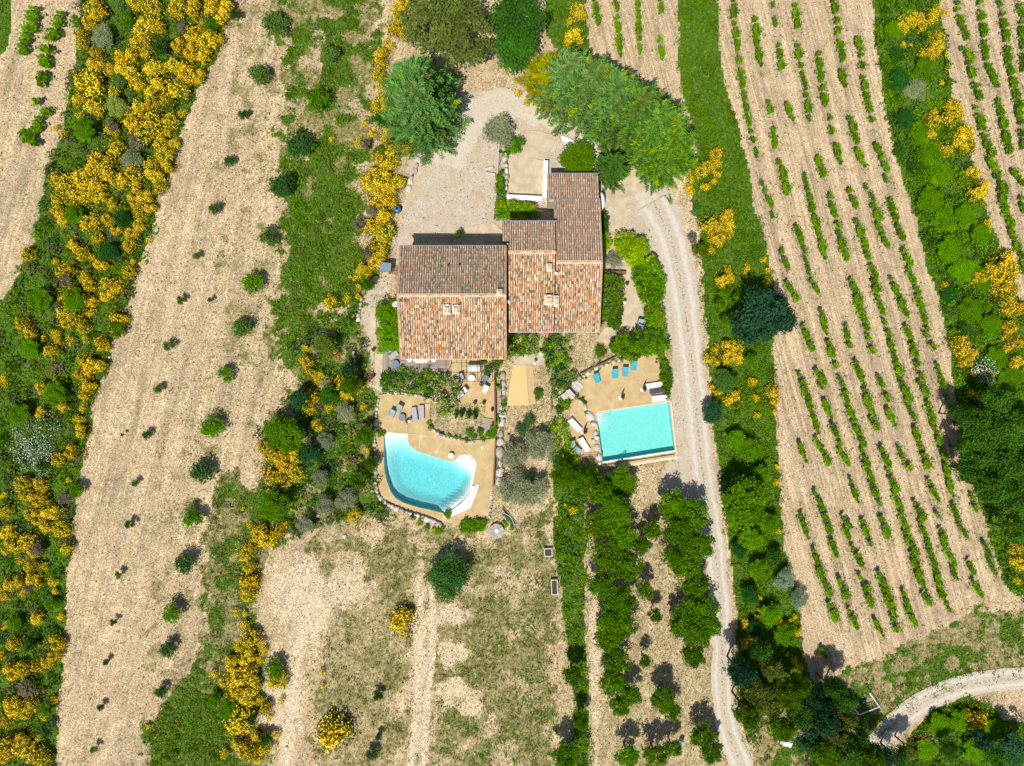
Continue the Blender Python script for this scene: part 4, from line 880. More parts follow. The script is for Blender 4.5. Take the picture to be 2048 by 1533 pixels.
# broom: unit radius 1, height ~1.15; foliage and blossom meshes
BROOM = []
for s in range(5):
    rg = np.random.default_rng(200+s); nd = 16; a = rg.uniform(0, 6.28, nd); q = np.sqrt(rg.random(nd))*.68
    cx, cy = np.cos(a)*q, np.sin(a)*q; r = rg.uniform(.22, .42, nd); h = rg.uniform(.45, .7, nd); z0 = (1-q)*.45+.12
    i, C, N = dome_pts(cx, cy, r, h, z0, 800, rg); fo = leaves(C, .07, up=.7, colr=pick([(.055,.09,.025), (.07,.11,.025), (.09,.11,.04)], 800, rg), rg=rg, N=N)+(0,)
    m2 = 220; b = rg.uniform(0, 6.28, m2); t = rg.uniform(.3, .95, m2); base = leaves(np.stack([np.cos(b)*t, np.sin(b)*t, rg.uniform(.05, .4, m2)], 1), .07, colr=(.05,.085,.025), rg=rg)+(0,)
    nb = 2100; i, C, N = dome_pts(cx, cy, r*1.03, h*1.05, z0, nb, rg); keep = (rg.random(nb) < (.30, .42, .55, .22, .48)[s]+.45*(fbm(C[:, 0], C[:, 1], 3.1, s) > (.46, .44, .40, .52, .46)[s])) & (C[:, 2] > .3)
    C, N = C[keep], N[keep]; bl = leaves(C, .048, up=.9, asp=.75, colr=pick([(.97,.67,.006), (.99,.73,.01), (.88,.56,.01), (.99,.80,.06)], len(C), rg), var=.12, hue=.05, rg=rg, N=N)+(1,)
    m3 = 160; b = rg.uniform(0, 6.28, m3); t = rg.uniform(.8, 1.22, m3); z3 = rg.uniform(.1, .6, m3); fr = leaves(np.stack([np.cos(b)*t, np.sin(b)*t, z3], 1), .085, up=.4, asp=.22, colr=(.075,.11,.03), rg=rg)+(0,)
    bl = tuple(np.concatenate([bl[q_], fz[q_]]) for fz in [leaves(np.stack([np.cos(b[:90]+.3)*t[:90], np.sin(b[:90]+.3)*t[:90], z3[:90]+.1], 1), .045, up=.9, asp=.75, colr=(.92,.62,.01), rg=rg)] for q_ in range(4))+(1,)
    base = tuple(np.concatenate([base[q_], fr[q_]]) for q_ in range(4))+(0,)
    BROOM.append((sub('foliage', [fo, base]), sub('blossom', [bl])))
BSTEM = stems(.8, .7, 7, 5)
broom = []
def bl(ox, oy, sc, lst): broom.extend([(ox+x/sc, oy+y/sc, r/sc) for x, y, r in lst])
bl(0,0,4,[(740,60,90),(700,180,60),(640,270,50),(640,350,50),(760,430,60),(1080,20,70),(1200,60,80),(1130,230,90),(1220,210,80),(1120,330,80),(1170,410,60),(980,430,90),(900,530,70),(1000,590,90),(1080,660,60),(760,540,80),(740,640,120),(640,640,70),(900,740,60),(620,800,60),(730,860,80),(630,930,40),(430,1020,40),(490,1060,40),(1400,60,80),(1560,50,80),(1700,60,90),(1820,60,80),(1780,130,70),(1630,200,60),(1560,270,90),(1640,330,90),(1740,310,50),(1400,350,60),(1500,410,70),(1620,450,60),(1380,530,80),(1480,590,80),(1570,600,60),(1220,560,90),(1260,660,70),(1420,720,90),(1200,740,60),(1310,790,60),(1210,830,60),(1450,890,45),(1100,860,80),(1080,960,100),(1200,990,100),(1130,1070,80),(880,1040,60),(1350,970,70),(1340,1050,50),(1290,1140,70),(1380,1150,50),(930,1180,70),(1300,1240,80),(1340,1310,60),(800,1290,100),(740,1350,70),(860,1390,80),(450,1430,70),(520,1480,90),(650,1440,90),(760,1480,80),(1060,1360,80),(1200,1320,60),(1220,1420,80),(1260,1490,60),(980,1440,70),(1100,1490,60),(930,1480,50)])
bl(0,383,4,[(470,60,70),(450,150,60),(600,20,80),(720,30,80),(800,60,60),(900,100,60),(500,220,60),(580,230,40),(710,240,80),(860,230,60),(920,300,50),(1060,90,70),(1160,60,70),(1190,120,50),(1110,180,60),(1100,260,60),(1050,330,60),(1030,420,60),(1180,380,35),(770,370,50),(590,430,60),(640,500,60),(800,570,60),(720,530,40),(210,500,60),(440,570,40),(500,630,80),(560,580,40),(680,680,60),(700,750,60),(1050,570,40),(1020,650,60),(1150,570,25),(850,750,70),(950,750,60),(840,820,60),(920,790,50),(560,830,80),(480,870,50),(690,830,50),(720,900,60),(500,970,70),(560,1000,80),(520,1040,60),(720,980,50),(180,1080,60),(220,1150,60),(140,1040,50),(660,1080,60),(640,1100,50),(930,1010,70),(1000,1020,50),(910,1090,60),(430,1130,50),(450,1190,50),(340,1180,35),(560,1190,50),(670,1180,40),(790,1220,60),(860,1260,40),(390,1280,60),(660,1350,60),(750,1370,80),(700,1430,60),(640,1480,60),(450,1520,40),(20,1490,40)])
bl(0,766,4,[(330,50,60),(30,10,40),(690,20,60),(740,30,50),(680,90,60),(500,180,60),(420,130,50),(330,240,55),(650,200,50),(620,300,50),(650,380,60),(540,550,60),(450,620,60),(370,590,35),(160,820,70),(310,820,60),(190,900,60),(280,950,80),(340,890,50),(580,900,25),(540,780,30),(20,900,40),(30,1030,60),(240,1040,60),(280,1090,70),(400,1060,80),(360,1150,60),(470,1180,70),(520,1200,50),(60,1210,70),(100,1290,80),(40,1340,50),(220,1290,80),(250,1350,60),(520,1320,60),(150,1430,40),(240,1470,60),(340,1480,50)])
bl(0,1150,4,[(60,80,60),(150,60,60),(250,40,80),(30,150,60),(170,150,50),(430,130,40),(400,60,50),(280,350,60),(40,400,50),(100,560,60),(20,640,50),(470,330,40),(430,560,70),(430,650,60),(360,700,60),(240,580,50),(80,800,80),(160,760,60),(300,750,60),(200,900,40),(410,1010,50),(100,1080,90),(180,1120,80),(250,1050,60),(40,1180,60),(330,1140,50),(180,1300,60),(60,1400,90),(160,1400,80),(250,1440,90),(330,1490,70),(300,1310,50),(20,1480,60),(1980,50,80),(1980,150,70),(1880,310,40),(1960,320,30),(1960,410,50),(1990,520,80),(1900,590,50),(1990,680,80),(1850,730,70),(1920,830,120),(1800,850,60),(1900,930,100),(1990,900,80),(1980,1010,70),(1880,1160,120),(1960,1180,80),(1880,1220,80),(1900,1360,60),(1800,1440,50),(1980,1430,80),(1700,790,40),(1180,1220,30)])
bl(512,1150,4,[(30,560,50),(60,610,50),(170,860,80),(630,1290,140),(1160,390,110),(520,770,40),(530,895,30),(20,700,50),(10,900,50),(60,1080,60),(30,1000,50),(120,1150,40),(20,1290,60),(150,1290,50),(50,1400,60),(10,1500,50),(200,1010,40)])
bl(512,0,4,[(1180,20,70),(1130,60,50),(1150,150,60),(1100,220,60),(1180,250,60),(1250,290,40),(1040,330,40),(1080,370,50),(1250,10,40),(1000,430,60),(980,500,60),(980,600,55),(990,680,50),(1010,760,40),(980,840,80),(1030,860,50),(870,980,40),(820,1130,45),(880,1140,40),(930,1080,40),(960,1020,40),(1050,1060,70),(1060,1130,60),(1090,1200,70),(1160,1160,60),(1240,1150,40),(1240,1220,40),(990,1250,70),(1050,1310,70),(1120,1290,50),(960,1370,60),(900,1450,80),(1000,1430,100),(1060,1490,70),(940,1500,80),(1130,1450,60),(560,755,20),(600,1110,30)])
bl(400,383,4,[(1440,30,90),(1520,80,60),(1400,130,60),(1460,190,80),(1380,290,90),(1460,310,90),(1530,330,50),(1440,380,70),(1400,450,70),(1460,480,70),(1400,560,70),(1290,610,60),(1340,650,40),(1260,670,40),(1200,680,20),(1270,760,35),(1230,700,25),(1260,840,30),(1180,860,50),(1040,880,60),(840,1240,40),(850,1370,60),(880,1440,60),(950,1470,50),(1080,1300,40),(930,1500,50),(1150,1500,60)])
bl(400,766,4,[(1150,30,100),(1250,20,60),(860,130,80),(860,200,60),(1020,190,50),(920,330,50),(960,370,40),(800,430,40),(1300,200,40),(500,520,60),(560,580,60),(760,570,60),(640,620,70),(700,680,70),(760,740,70),(660,770,80),(560,760,70),(500,700,40),(780,640,40),(1230,1060,60),(1210,1090,50),(340,1010,20),(660,1005,20),(730,1015,20),(400,1130,40),(460,1200,70),(540,1260,80),(620,1200,60),(660,1150,50),(360,1370,70),(400,1330,60),(430,1260,50),(390,1490,60),(1340,550,30),(1280,620,25)])
bl(1024,0,4,[(520,70,60),(540,120,60),(480,160,50),(500,290,70),(450,330,50),(550,320,40),(60,740,40),(120,810,40),(1630,1230,60),(1660,1300,50),(1640,1390,50),(1580,1340,60),(1510,1370,60),(1430,1430,50),(1420,1490,50),(1560,1490,50),(1620,1450,40)])
bl(1536,0,4,[(1100,180,70),(1070,220,50),(1160,130,60),(1220,160,70),(1270,190,50),(1230,240,40),(1320,120,60),(1370,80,50),(1430,90,30),(1360,300,60),(1350,360,60),(1410,360,40),(1340,410,60),(1440,430,30),(1240,420,50),(1090,350,35),(1150,355,25),(1440,550,25),(1400,660,30),(1490,860,70),(1450,920,80),(1520,900,60),(1330,900,50),(1330,980,70),(1300,1080,60),(1220,1060,40),(1590,1080,80),(1560,1130,60),(1620,1160,60),(1600,1060,60),(1430,1190,60),(1390,1220,30),(1650,1390,60),(1710,1500,70),(1730,1480,50),(1690,1380,30)])
bl(1200,383,4,[(880,260,70),(860,290,50),(950,290,60),(1030,200,60),(1030,260,60),(1040,330,50),(960,370,60),(900,380,50),(900,470,40),(960,420,40),(1320,530,40),(1340,640,35),(1180,610,40),(1170,650,30),(1030,640,50),(990,700,60),(1060,690,50),(980,750,40),(1340,700,50),(1350,750,30),(930,1270,50),(1020,1270,70),(1100,1250,60),(1100,1330,60),(1040,1330,60),(890,1350,60),(940,1370,40),(740,5,50),(1230,1510,40)])
bl(1536,383,4,[(1680,20,70),(1740,20,50),(1770,250,40),(1780,290,30),(1900,560,90),(1850,650,100),(1930,650,100),(1870,740,90),(1700,690,70),(1960,780,60),(1920,850,80),(1950,930,70),(2020,920,60),(1420,750,40),(1940,1080,60),(1900,1150,40),(1980,1200,60),(2030,1220,50),(1920,1270,50),(1840,1250,20),(1570,1220,80),(1560,1270,60),(1640,1300,60),(1600,1380,60),(1650,1440,50),(1760,1460,60),(2010,1380,60)])
bl(1536,766,4,[(40,60,60),(40,130,60),(60,230,30),(80,680,30),(70,790,40),(90,1190,40),(100,1340,30),(1640,90,50),(1720,120,40),(1920,1220,50),(1950,1110,30),(2000,1330,60),(2020,1430,70),(1980,1290,40)])
bl(1536,1150,2.484,[(70,240,30),(110,230,20),(150,290,30),(130,430,30),(160,460,30),(140,215,20),(20,465,15),(225,560,25),(1245,30,30),(1040,715,55),(95,320,15),(1000,750,25),(100,400,15)])
bl(1024,1150,4,[(1980,190,30),(1990,290,25),(1890,390,50),(1960,430,60),(1920,500,50),(1880,560,50),(2000,580,50),(1970,350,40),(2040,560,30)])
bl(1000,850,4,[(580,680,50),(520,640,20),(840,870,40)])
bl(0,0,1,[(1435,785,12),(1425,775,10),(1470,798,16),(1455,806,12),(1515,798,11),(1503,766,12),(1518,830,9),(1545,790,11),(1450,745,7)])
broom.sort(key=lambda t: -t[2])
def region(px, py):
    if px > 1860 or (px > 1735 and py < 1250): return 'eastern shrub belt', 'along the belt'
    if px > 1590 and py > 1200: return 'scrub below the large vineyard', ''
    if px > 1180 and py > 1100: return 'green strip by the lower drive', ''
    if px > 1320: return 'grass strip beside the drive', ''
    if px > 1000: return 'ground above the cypress row', ''
    if px > 680 and py < 700: return 'strip of scrub west of the house', ''
    if px > 560 and py > 1120: return 'dry lawn at the bottom', ''
    if px > 505 and py > 600 and py < 1120: return 'thicket west of the curved pool', ''
    if px > 400 and py > 900: return 'strip beside the stony olive field', ''
    if px > 500: return 'meadow left of the house', ''
    L = np.interp(py, [0, 330, 640, 1533], [170, 100, 0, 0]); Rr = np.interp(py, [0, 210, 500, 810, 1200, 1533], [480, 385, 290, 185, 128, 108]); f = (px-L)/(Rr-L)
    return 'western belt, '+('left edge' if f < .33 else 'middle' if f < .66 else 'field side'), ''
top, rest = broom[:296], broom[296:]
cnt = {}
rg0 = random.Random(3)
for px, py, r in sorted(top, key=lambda t: t[1]):
    rg_, _ = region(px, py); cnt[rg_] = cnt.get(rg_, 0)+1; R_ = r/S*1.08; h = min(2.2, .9*R_+.45)
    p = W(px, py, h*.75); o = empty('broom_bush', (p.x, p.y, 0), rg0.uniform(0, 6.28)); o.scale = (R_, R_, h)
    size = 'large' if r > 19 else 'medium' if r > 12 else 'small'
    tag(o, f'{size} yellow broom, {ordn(cnt[rg_])} from the top in the {rg_}', 'shrub', 'yellow broom bushes in bloom')
    f, b = BROOM[rg0.randrange(5)]; q = rg0.uniform(.75, 1.1); west = px < 160 and py > 900
    link('foliage', f, o, color=(q, q, q)); link('blossom', b, o, color=(1, rg0.uniform(.9, 1.06), 1)); link('stem', BSTEM, o)
pr = []
for px, py, r in rest:
    R_ = r/S*1.08; h = min(2, .9*R_+.35); p = W(px, py, h*.75); rg = np.random.default_rng(int(px*7+py)); n = int(260*R_*R_)+40
    a = rg.uniform(0, 6.28, 5); q = rg.uniform(0, .6, 5)*R_; i, C, N = dome_pts(p.x+np.cos(a)*q, p.y+np.sin(a)*q, np.full(5, R_*.5), np.full(5, h*.6), np.full(5, h*.3), n, rg)
    pr.append(leaves(C, .055, up=.9, asp=.75, colr=pick([(.97,.67,.006), (.99,.73,.01), (.88,.56,.01)], n, rg), var=.12, hue=.05, rg=rg, N=N)+(1,))
    i, C, N = dome_pts(p.x+np.cos(a)*q, p.y+np.sin(a)*q, np.full(5, R_*.55), np.full(5, h*.6), np.full(5, h*.2), n//2, rg); pr.append(leaves(C, .07, colr=(.06,.10,.025), rg=rg, N=N)+(0,))
put('broom_clumps', cloud_mesh('broom_clumps', pr), label='many small yellow broom clumps filling gaps between the larger bushes', cat='shrubs')

# tree prototypes (metres, base at the origin, radius about 1 -> scaled)
def tree_mesh(kind, s):
    if kind == 'broad': return cloud_mesh('crown', [crown(4000, 1.08, .5, 2.0, 34, .056, s, (.068,.125,.02), .29)])
    if kind == 'open': return cloud_mesh('crown', [crown(2600, 1.15, .45, 1.9, 38, .062, s, (.065,.13,.018), .24)])
    if kind == 'dense': return cloud_mesh('crown', [crown(5200, 1.0, .25, 1.9, 40, .042, s, (.048,.105,.028), .29, var=.28)])
    if kind == 'olive': return cloud_mesh('crown', [crown(4200, 1.0, .4, 1.6, 30, .038, s, (.20,.215,.135), .30, var=.35)])
    if kind == 'dark': return cloud_mesh('crown', [crown(4200, 1.0, .4, 2.0, 34, .048, s, (.028,.068,.036), .28, var=.35)])
    if kind == 'shrub': return cloud_mesh('crown', [crown(1300, 1.0, .1, 1.3, 14, .075, s, (.07,.125,.03), .42)])
    if kind == 'pine': return cloud_mesh('crown', [crown(5600, 1.05, .4, 1.7, 50, .042, s, (.105,.13,.04), .24, var=.35)])
PROTO = {k: [tree_mesh(k, 300+i*17+len(k)) for i in range(4)] for k in ('broad', 'open', 'dense', 'olive', 'dark', 'shrub', 'pine')}
def trunk_mesh(hh=1.2, n=5, seed=0):
    rg = random.Random(seed); k = MB(); k.tube([(0, 0, -.05), (.02, .01, hh*.3), (.03, -.02, hh*.55)], .075, 8, r2=.055)
    for i in range(n):
        a = 6.28*i/n+rg.uniform(-.3, .3); q = rg.uniform(.35, .7)
        k.tube([(.03, -.02, hh*.5), (math.cos(a)*q*.4, math.sin(a)*q*.4, hh*.75), (math.cos(a)*q, math.sin(a)*q, hh*rg.uniform(.95, 1.2))], .04, 6, r2=.012)
    return k.mesh('trunk', M['bark'])
TRUNK = [trunk_mesh(seed=i) for i in range(3)]
def tree(name, px, py, rpx, h, kind, label, colr=(1,1,1), cat='tree', group=None, sx=1.0, sy=1.0, ref=None, rz=None):
    """px, py: centre of the crown as seen; h: real height of the plant"""
    zc = h*.6; p = W(px, py, zc); f = (HC-h*.7)/HC; R_ = rpx/S*f*1.1; rg = random.Random(int(px*3+py*7)); o = empty(name, (p.x, p.y, 0), rg.uniform(0, 6.28) if rz is None else rz)
    o.scale = (R_*sx, R_*sy, h/2.0 if kind != 'shrub' else h/1.4); tag(o, label, cat, group)
    c = PROTO[kind][rg.randrange(4)]; q = rg.uniform(.88, 1.12); link('crown', c, o, color=tuple(x*q for x in colr)); link('trunk', TRUNK[rg.randrange(3)], o); return o
# conifers with feathery boughs
def conifer_mesh(h, R0, n, seed, colr, dens=1.0, top=.12):
    rg = np.random.default_rng(seed); nt_ = n; t = rg.random(nt_)**.8; z = .04*h+t*h*.96
    rad = R0*np.power(np.clip(1-t, 0, 1), .62)*(1-.0*t)+top; a = rg.uniform(0, 2*PI, nt_)
    lob = 1+.20*np.sin(a*4+t*9+seed)+.14*np.sin(a*9-t*17+seed); m = 15
    rr = rad*lob*rg.uniform(.62, 1.08, nt_); base = np.stack([np.cos(a)*rr, np.sin(a)*rr, z], 1)
    out = np.stack([np.cos(a), np.sin(a), rg.uniform(.15, .75, nt_)], 1); out = unit(out)
    side = np.stack([-np.sin(a), np.cos(a), np.zeros(nt_)], 1)
    i = np.repeat(np.arange(nt_), m); s = np.tile(np.linspace(0, 1, m), nt_); ln = rg.uniform(.6, 1.45, nt_)[i]*R0*.31
    sgn = np.where(np.tile(np.arange(m), nt_) % 2, 1, -1); C = base[i]+out[i]*((s-.5)*ln*1.25)[:, None]+side[i]*(sgn*ln*.22*(1.05-s))[:, None]
    C[:, 2] -= .2*np.abs(s-.3)*ln; d = unit(out[i]+side[i]*(sgn*.9)[:, None]+rg.normal(0, .18, (len(i), 3)))
    U = d*(ln*.20*rg.uniform(.7, 1.2, len(i)))[:, None]; nrm = unit(rg.normal(0, .5, (len(i), 3))+np.array([0, 0, 1])); V = unit(np.cross(U, nrm))*(ln*.055)[:, None]
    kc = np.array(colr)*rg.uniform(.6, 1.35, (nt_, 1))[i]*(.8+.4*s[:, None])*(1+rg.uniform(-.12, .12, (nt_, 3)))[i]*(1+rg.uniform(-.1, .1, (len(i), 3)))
    bt = (rg.random(nt_) < .010)[i]; kc[bt] = np.array([.13, .085, .035])*rg.uniform(.7, 1.2, (bt.sum(), 1)); yt = (rg.random(nt_) < .06)[i]; kc[yt] = kc[yt]*np.array([1.7, 1.25, .5])
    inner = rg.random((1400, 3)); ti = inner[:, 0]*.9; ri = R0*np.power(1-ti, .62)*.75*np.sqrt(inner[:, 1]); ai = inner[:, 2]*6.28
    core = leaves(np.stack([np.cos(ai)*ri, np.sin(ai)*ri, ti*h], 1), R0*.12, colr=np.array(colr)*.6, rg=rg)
    return cloud_mesh('boughs', [(C, U, V, kc, 0), core+(0,)])
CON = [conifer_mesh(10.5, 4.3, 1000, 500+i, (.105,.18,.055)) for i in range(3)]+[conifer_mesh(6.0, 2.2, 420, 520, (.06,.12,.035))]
def conifer(px, py, s, i, label, colr=(1,1,1), sz=1.0, name='cypress_tree'):
    """px, py: foot of the trunk"""
    p = W(px, py); o = empty(name, (p.x, p.y, 0), random.Random(int(px)).uniform(0, 6)); o.scale = (s, s, s*sz); tag(o, label, 'tree', 'feathery cypress trees round the yard')
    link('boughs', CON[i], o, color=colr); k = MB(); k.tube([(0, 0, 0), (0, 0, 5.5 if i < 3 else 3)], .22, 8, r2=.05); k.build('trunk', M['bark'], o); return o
conifer(852, 252, 1.0, 0, 'big feathery blue-green cypress standing alone west of the gravel yard', (.92, 1.0, 1.12))
conifer(846, 215, .92, 1, 'feathery cypress rising behind the lone western one beside the olive-green pine', (.9, 1.0, 1.05))
conifer(1098, 178, .72, 2, 'olive-yellow conifer at the left end of the cypress row', (2.1, 1.25, .6), .8)
conifer(1132, 196, .85, 0, 'pale blue-green cypress, second from the left in the row', (1.05, 1.05, 1.2))
conifer(1172, 218, .95, 1, 'feathery cypress with yellowish tips, third from the left in the row', (1.1, 1.05, 1.1))
conifer(1212, 240, .95, 2, 'feathery cypress in the middle of the row above the courtyard', (.95, 1.0, 1.05))
conifer(1256, 268, .95, 0, 'feathery cypress right of the dark gap in the row', (.95, 1.0, .85))
conifer(1296, 296, .95, 1, 'cypress second from the right end of the row', (1.0, 1.05, .85))
conifer(1316, 322, .85, 2, 'bright green cypress at the right end of the row by the drive', (1.0, 1.1, .8))
conifer(1216, 352, 1.0, 3, 'smaller dark cypress beside the end wall of the small tiled roof', (.9, .95, .85), 1.0)
# named trees
tree('pine_tree', 858, 45, 66, 6.5, 'pine', 'olive-green pine at the top beside the yellow brooms', (1, 1, 1)); tree('pine_tree', 928, 66, 74, 7, 'pine', 'broad olive-green pine with grey twigs between cypress and dark evergreen', (1, 1, 1))
tree('pine_tree', 905, 10, 60, 6.5, 'pine', 'olive-green pine cut by the top edge of the photo', (.95, 1, 1))
tree('evergreen_oak', 1035, 40, 66, 6, 'dense', 'dense dark green evergreen oak right of the pines', (1, 1.1, .9)); tree('evergreen_oak', 1030, 96, 56, 5, 'dense', 'rounded dark green evergreen oak above the yard entrance', (1, 1.1, .9))
tree('olive_tree', 998, 262, 40, 3.5, 'olive', 'silvery olive tree in the bend of the gravel yard')
tree('shrub', 1031, 290, 20, 2, 'shrub', 'bright green bush beside the courtyard olive tree', (1.2, 1.5, .7), 'shrub')
tree('garden_bush', 1155, 321, 40, 2.6, 'broad', 'glossy round green bush behind the small tiled roof', (1.25, 1.35, .8), 'shrub')
tree('broadleaf_tree', 1522, 632, 62, 7, 'dark', 'large dark blue-green tree at the vineyard edge'); tree('broadleaf_tree', 1555, 640, 44, 6.5, 'dark', 'dark blue-green tree overhanging the first vine row')
tree('broadleaf_tree', 1497, 655, 40, 5, 'dark', 'dark tree crown nearest the drive above the yellow brooms', (1.2, 1.2, 1))
tree('shrub', 1452, 762, 28, 2.5, 'dense', 'round dark green bush ringed by yellow brooms', (1.3, 1.15, 1.2), 'shrub'); tree('shrub', 1423, 828, 28, 2.6, 'dark', 'dark bush leaning over the drive beside the rectangular pool', (1.3, 1.2, 1.1), 'shrub')
tree('oak_tree', 1484, 1005, 52, 5.5, 'broad', 'round oak with bright upper leaves right of the drive', (1.1, 1.25, .8)); tree('oak_tree', 1470, 975, 30, 4, 'dark', 'dark oak crown at the upper edge of the drive-side oak')
tree('round_tree', 898, 1154, 53, 3.8, 'dense', 'single round dark green tree on the lower lawn', (.72, .76, .8))
for i, (px, py, r, l) in enumerate([(1082, 890, 36, 'right'), (1030, 912, 32, 'left'), (1035, 980, 42, 'lower left'), (1068, 985, 32, 'lower right')]):
    tree('olive_tree', px, py, r, 3.4, 'olive', f'silvery olive tree, {l} one of four between the pools', group='olive trees between the two pools')
tree('olive_tree', 1228, 522, 21, 1.9, 'olive', 'small olive tree by the east gable beside the garden path', (.9, .9, .9))
for i, (px, py, r, l) in enumerate([(692,825,22,'uppermost'),(650,885,22,'second highest'),(640,955,20,'middle'),(690,1000,26,'lower right'),(650,1010,24,'lower left'),(610,1050,20,'lowest')]):
    tree('olive_tree', px, py, r, 2.6, 'olive', f'{l} silvery olive in the thicket west of the curved pool', group='olive trees in the thicket')
for px, py, r, k, l in [(570,868,40,'broad','large green tree with yellow fringes at the left of the thicket'),(620,910,26,'dark','dark tree in the middle of the thicket'),(600,800,24,'dark','dark tree shading the broom above the thicket'),(550,1010,30,'broad','green tree at the lower left of the thicket'),(660,790,24,'dense','dark evergreen beside the yellow brooms below the house path'),(700,770,24,'broad','green bush by the west wall of the deck'),(730,870,20,'broad','green bush touching the west wall of the curved pool'),(742,930,16,'shrub','bright bush beside the west wall of the curved pool'),(720,960,22,'shrub','yellow-green bush at the lower west corner of the pool'),(650,690,26,'pine','grey-green feathery bush below the meadow'),(735,570,14,'dense','round bright green bush at the shed west of the house'),(700,740,20,'dark','dark shrub beside the west path wall')]:
    tree('thicket_tree', px, py, r, 2.2+r*.05, k, l, (1.1, 1.2, .9))
# orchard rows below the rectangular pool
ORCHT = [(1125,950,26),(1165,965,28),(1224,972,28),(1245,965,34),(1200,985,30),(1230,1020,36),(1190,1050,28),(1245,1070,34),(1215,1110,38),(1255,1130,34),(1200,1165,32),(1240,1200,32),(1345,1010,34),(1385,1030,36),(1360,1060,36),(1395,1090,34),(1370,1130,36),(1390,1170,30),(1345,1110,26),(1305,1060,22),(1285,1090,20),(1225,1240,36),(1215,1275,32),(1250,1250,28),(1290,1180,20),(1400,1215,38),(1365,1245,34),(1395,1270,30),(1385,1310,26),(1420,1250,24),(1230,1320,32),(1225,1365,30),(1260,1390,26),(1240,1410,24),(1325,1395,26),(1340,1420,22),(1310,1230,16),(1255,1510,28),(1310,1510,28),(1345,1495,20),(1405,1470,28),(1420,1500,26),(1130,1510,30),(1145,1350,22),(1290,1320,14),(1160,1440,18)]
for j, (px, py, r) in enumerate(sorted(ORCHT, key=lambda t: t[1])):
    tree('orchard_tree', px, py, r*1.0, 2.5 if (px > 1200 and py < 1000) else 3.4+r*.035, 'open' if j % 3 else 'broad', f'broadleaf orchard tree, {ordn(j+1)} from the top in the rows left of the lower drive', (1.0+.1*(j % 3), 1.12+.08*(j % 2), .85), group='orchard trees left of the lower drive')
# right-hand wood and bottom corner
BIGT = [(1960,850,44),(2010,870,48),(1950,900,44),(2000,930,50),(1935,940,30),(2040,920,44),(1985,975,42),(2030,990,44),(1990,800,34),(2040,830,36),(2030,1060,34),(1925,830,22)]
for j, (px, py, r) in enumerate(sorted(BIGT, key=lambda t: t[1])):
    tree('oak_tree', px, py, r, 7.5, 'dense', f'dark green oak, {ordn(j+1)} from the top in the wood at the right edge', (1.25, 1.2, 1.0), group='oaks in the wood at the right edge')
LOWT = [(1688,1396,28),(1664,1376,26),(1690,1440,28),(1712,1470,24),(1640,1408,28),(1760,1508,30),(1672,1470,28),(1625,1385,26),(1600,1370,24),(1480,1345,30),(1505,1380,34),(1540,1400,38),(1490,1420,30),(1575,1385,30),(1600,1430,34),(1560,1450,30),(1620,1480,34),(1650,1500,34),(1690,1500,38),(1730,1510,30),(1650,1445,28),(1790,1515,28),(1820,1500,22),(1520,1300,26),(1545,1340,26)]
for j, (px, py, r) in enumerate(sorted(LOWT, key=lambda t: t[1])):
    tree('wood_tree', px, py, r, 5.5+(j % 3)*1.3, ['dense', 'pine', 'dark', 'broad'][j % 4], f'{["dark green", "olive-green", "blackish green", "mid green"][j % 4]} tree, {ordn(j+1)} from the top in the wood by the bottom track', (1.1, 1.1, 1), group='trees in the wood by the bottom track')
for j, (px, py, r) in enumerate([(2030,1490,40),(1990,1515,26),(1960,1480,22),(1900,1500,20)]):
    tree('corner_tree', px, py, r, 4.5, ['dark', 'dense'][j % 2], f'{["blackish", "dark green"][j % 2]} tree, {ordn(j+1)} from the right in the bottom right corner', (1.2, 1.2, 1))
for px, py, r, l in [(1570,1160,26,'upper'),(1600,1200,22,'lower')]:
    tree('willow_shrub', px, py, r, 2.4, 'olive', f'grey-green feathery shrub at the vineyard edge, {l} of two', (.8, .95, 1), 'shrub')
# young trees and bushes on the stony field
YNG = [(548,50,27,'o'),(519,148,24,'o'),(487,230,12,'d'),(601,290,30,'d'),(660,106,21,'o'),(632,200,30,'g'),(457,322,12,'d'),(566,372,28,'d'),(428,419,14,'o'),(537,476,22,'o'),(393,512,9,'o'),(361,601,10,'o'),(503,565,24,'g'),(482,656,23,'o'),(338,693,12,'o'),(450,750,17,'g'),(317,779,10,'g'),(425,855,26,'g'),(292,870,10,'d'),(270,967,8,'o'),(259,1050,10,'d'),(405,945,26,'d'),(385,1036,24,'g'),(368,1128,24,'d'),(343,1228,23,'g'),(333,1300,18,'d'),(237,1150,9,'g'),(227,1245,8,'o'),(320,1385,13,'d'),(188,1500,8,'g'),(212,1325,7,'d'),(200,1415,8,'d'),(549,1338,22,'g'),(756,1392,12,'d'),(757,1474,8,'d'),(745,1510,14,'d'),(245,870,4,'g'),(420,600,6,'o')]
for j, (px, py, r, c) in enumerate(sorted(YNG, key=lambda t: t[1])):
    nm = {'o': ('young_olive', 'grey-green young olive bush'), 'd': ('dark_bush', 'dark green bush'), 'g': ('green_bush', 'fresh green young tree')}[c]
    tree(nm[0], px, py, r, 1.0+r*.05, 'shrub', f'{nm[1]}, {ordn(j+1)} from the top on the stony olive field', {'o': (1.2, 1.1, 1.3), 'd': (.6, .75, .9), 'g': (1.2, 1.4, .7)}[c], 'shrub')
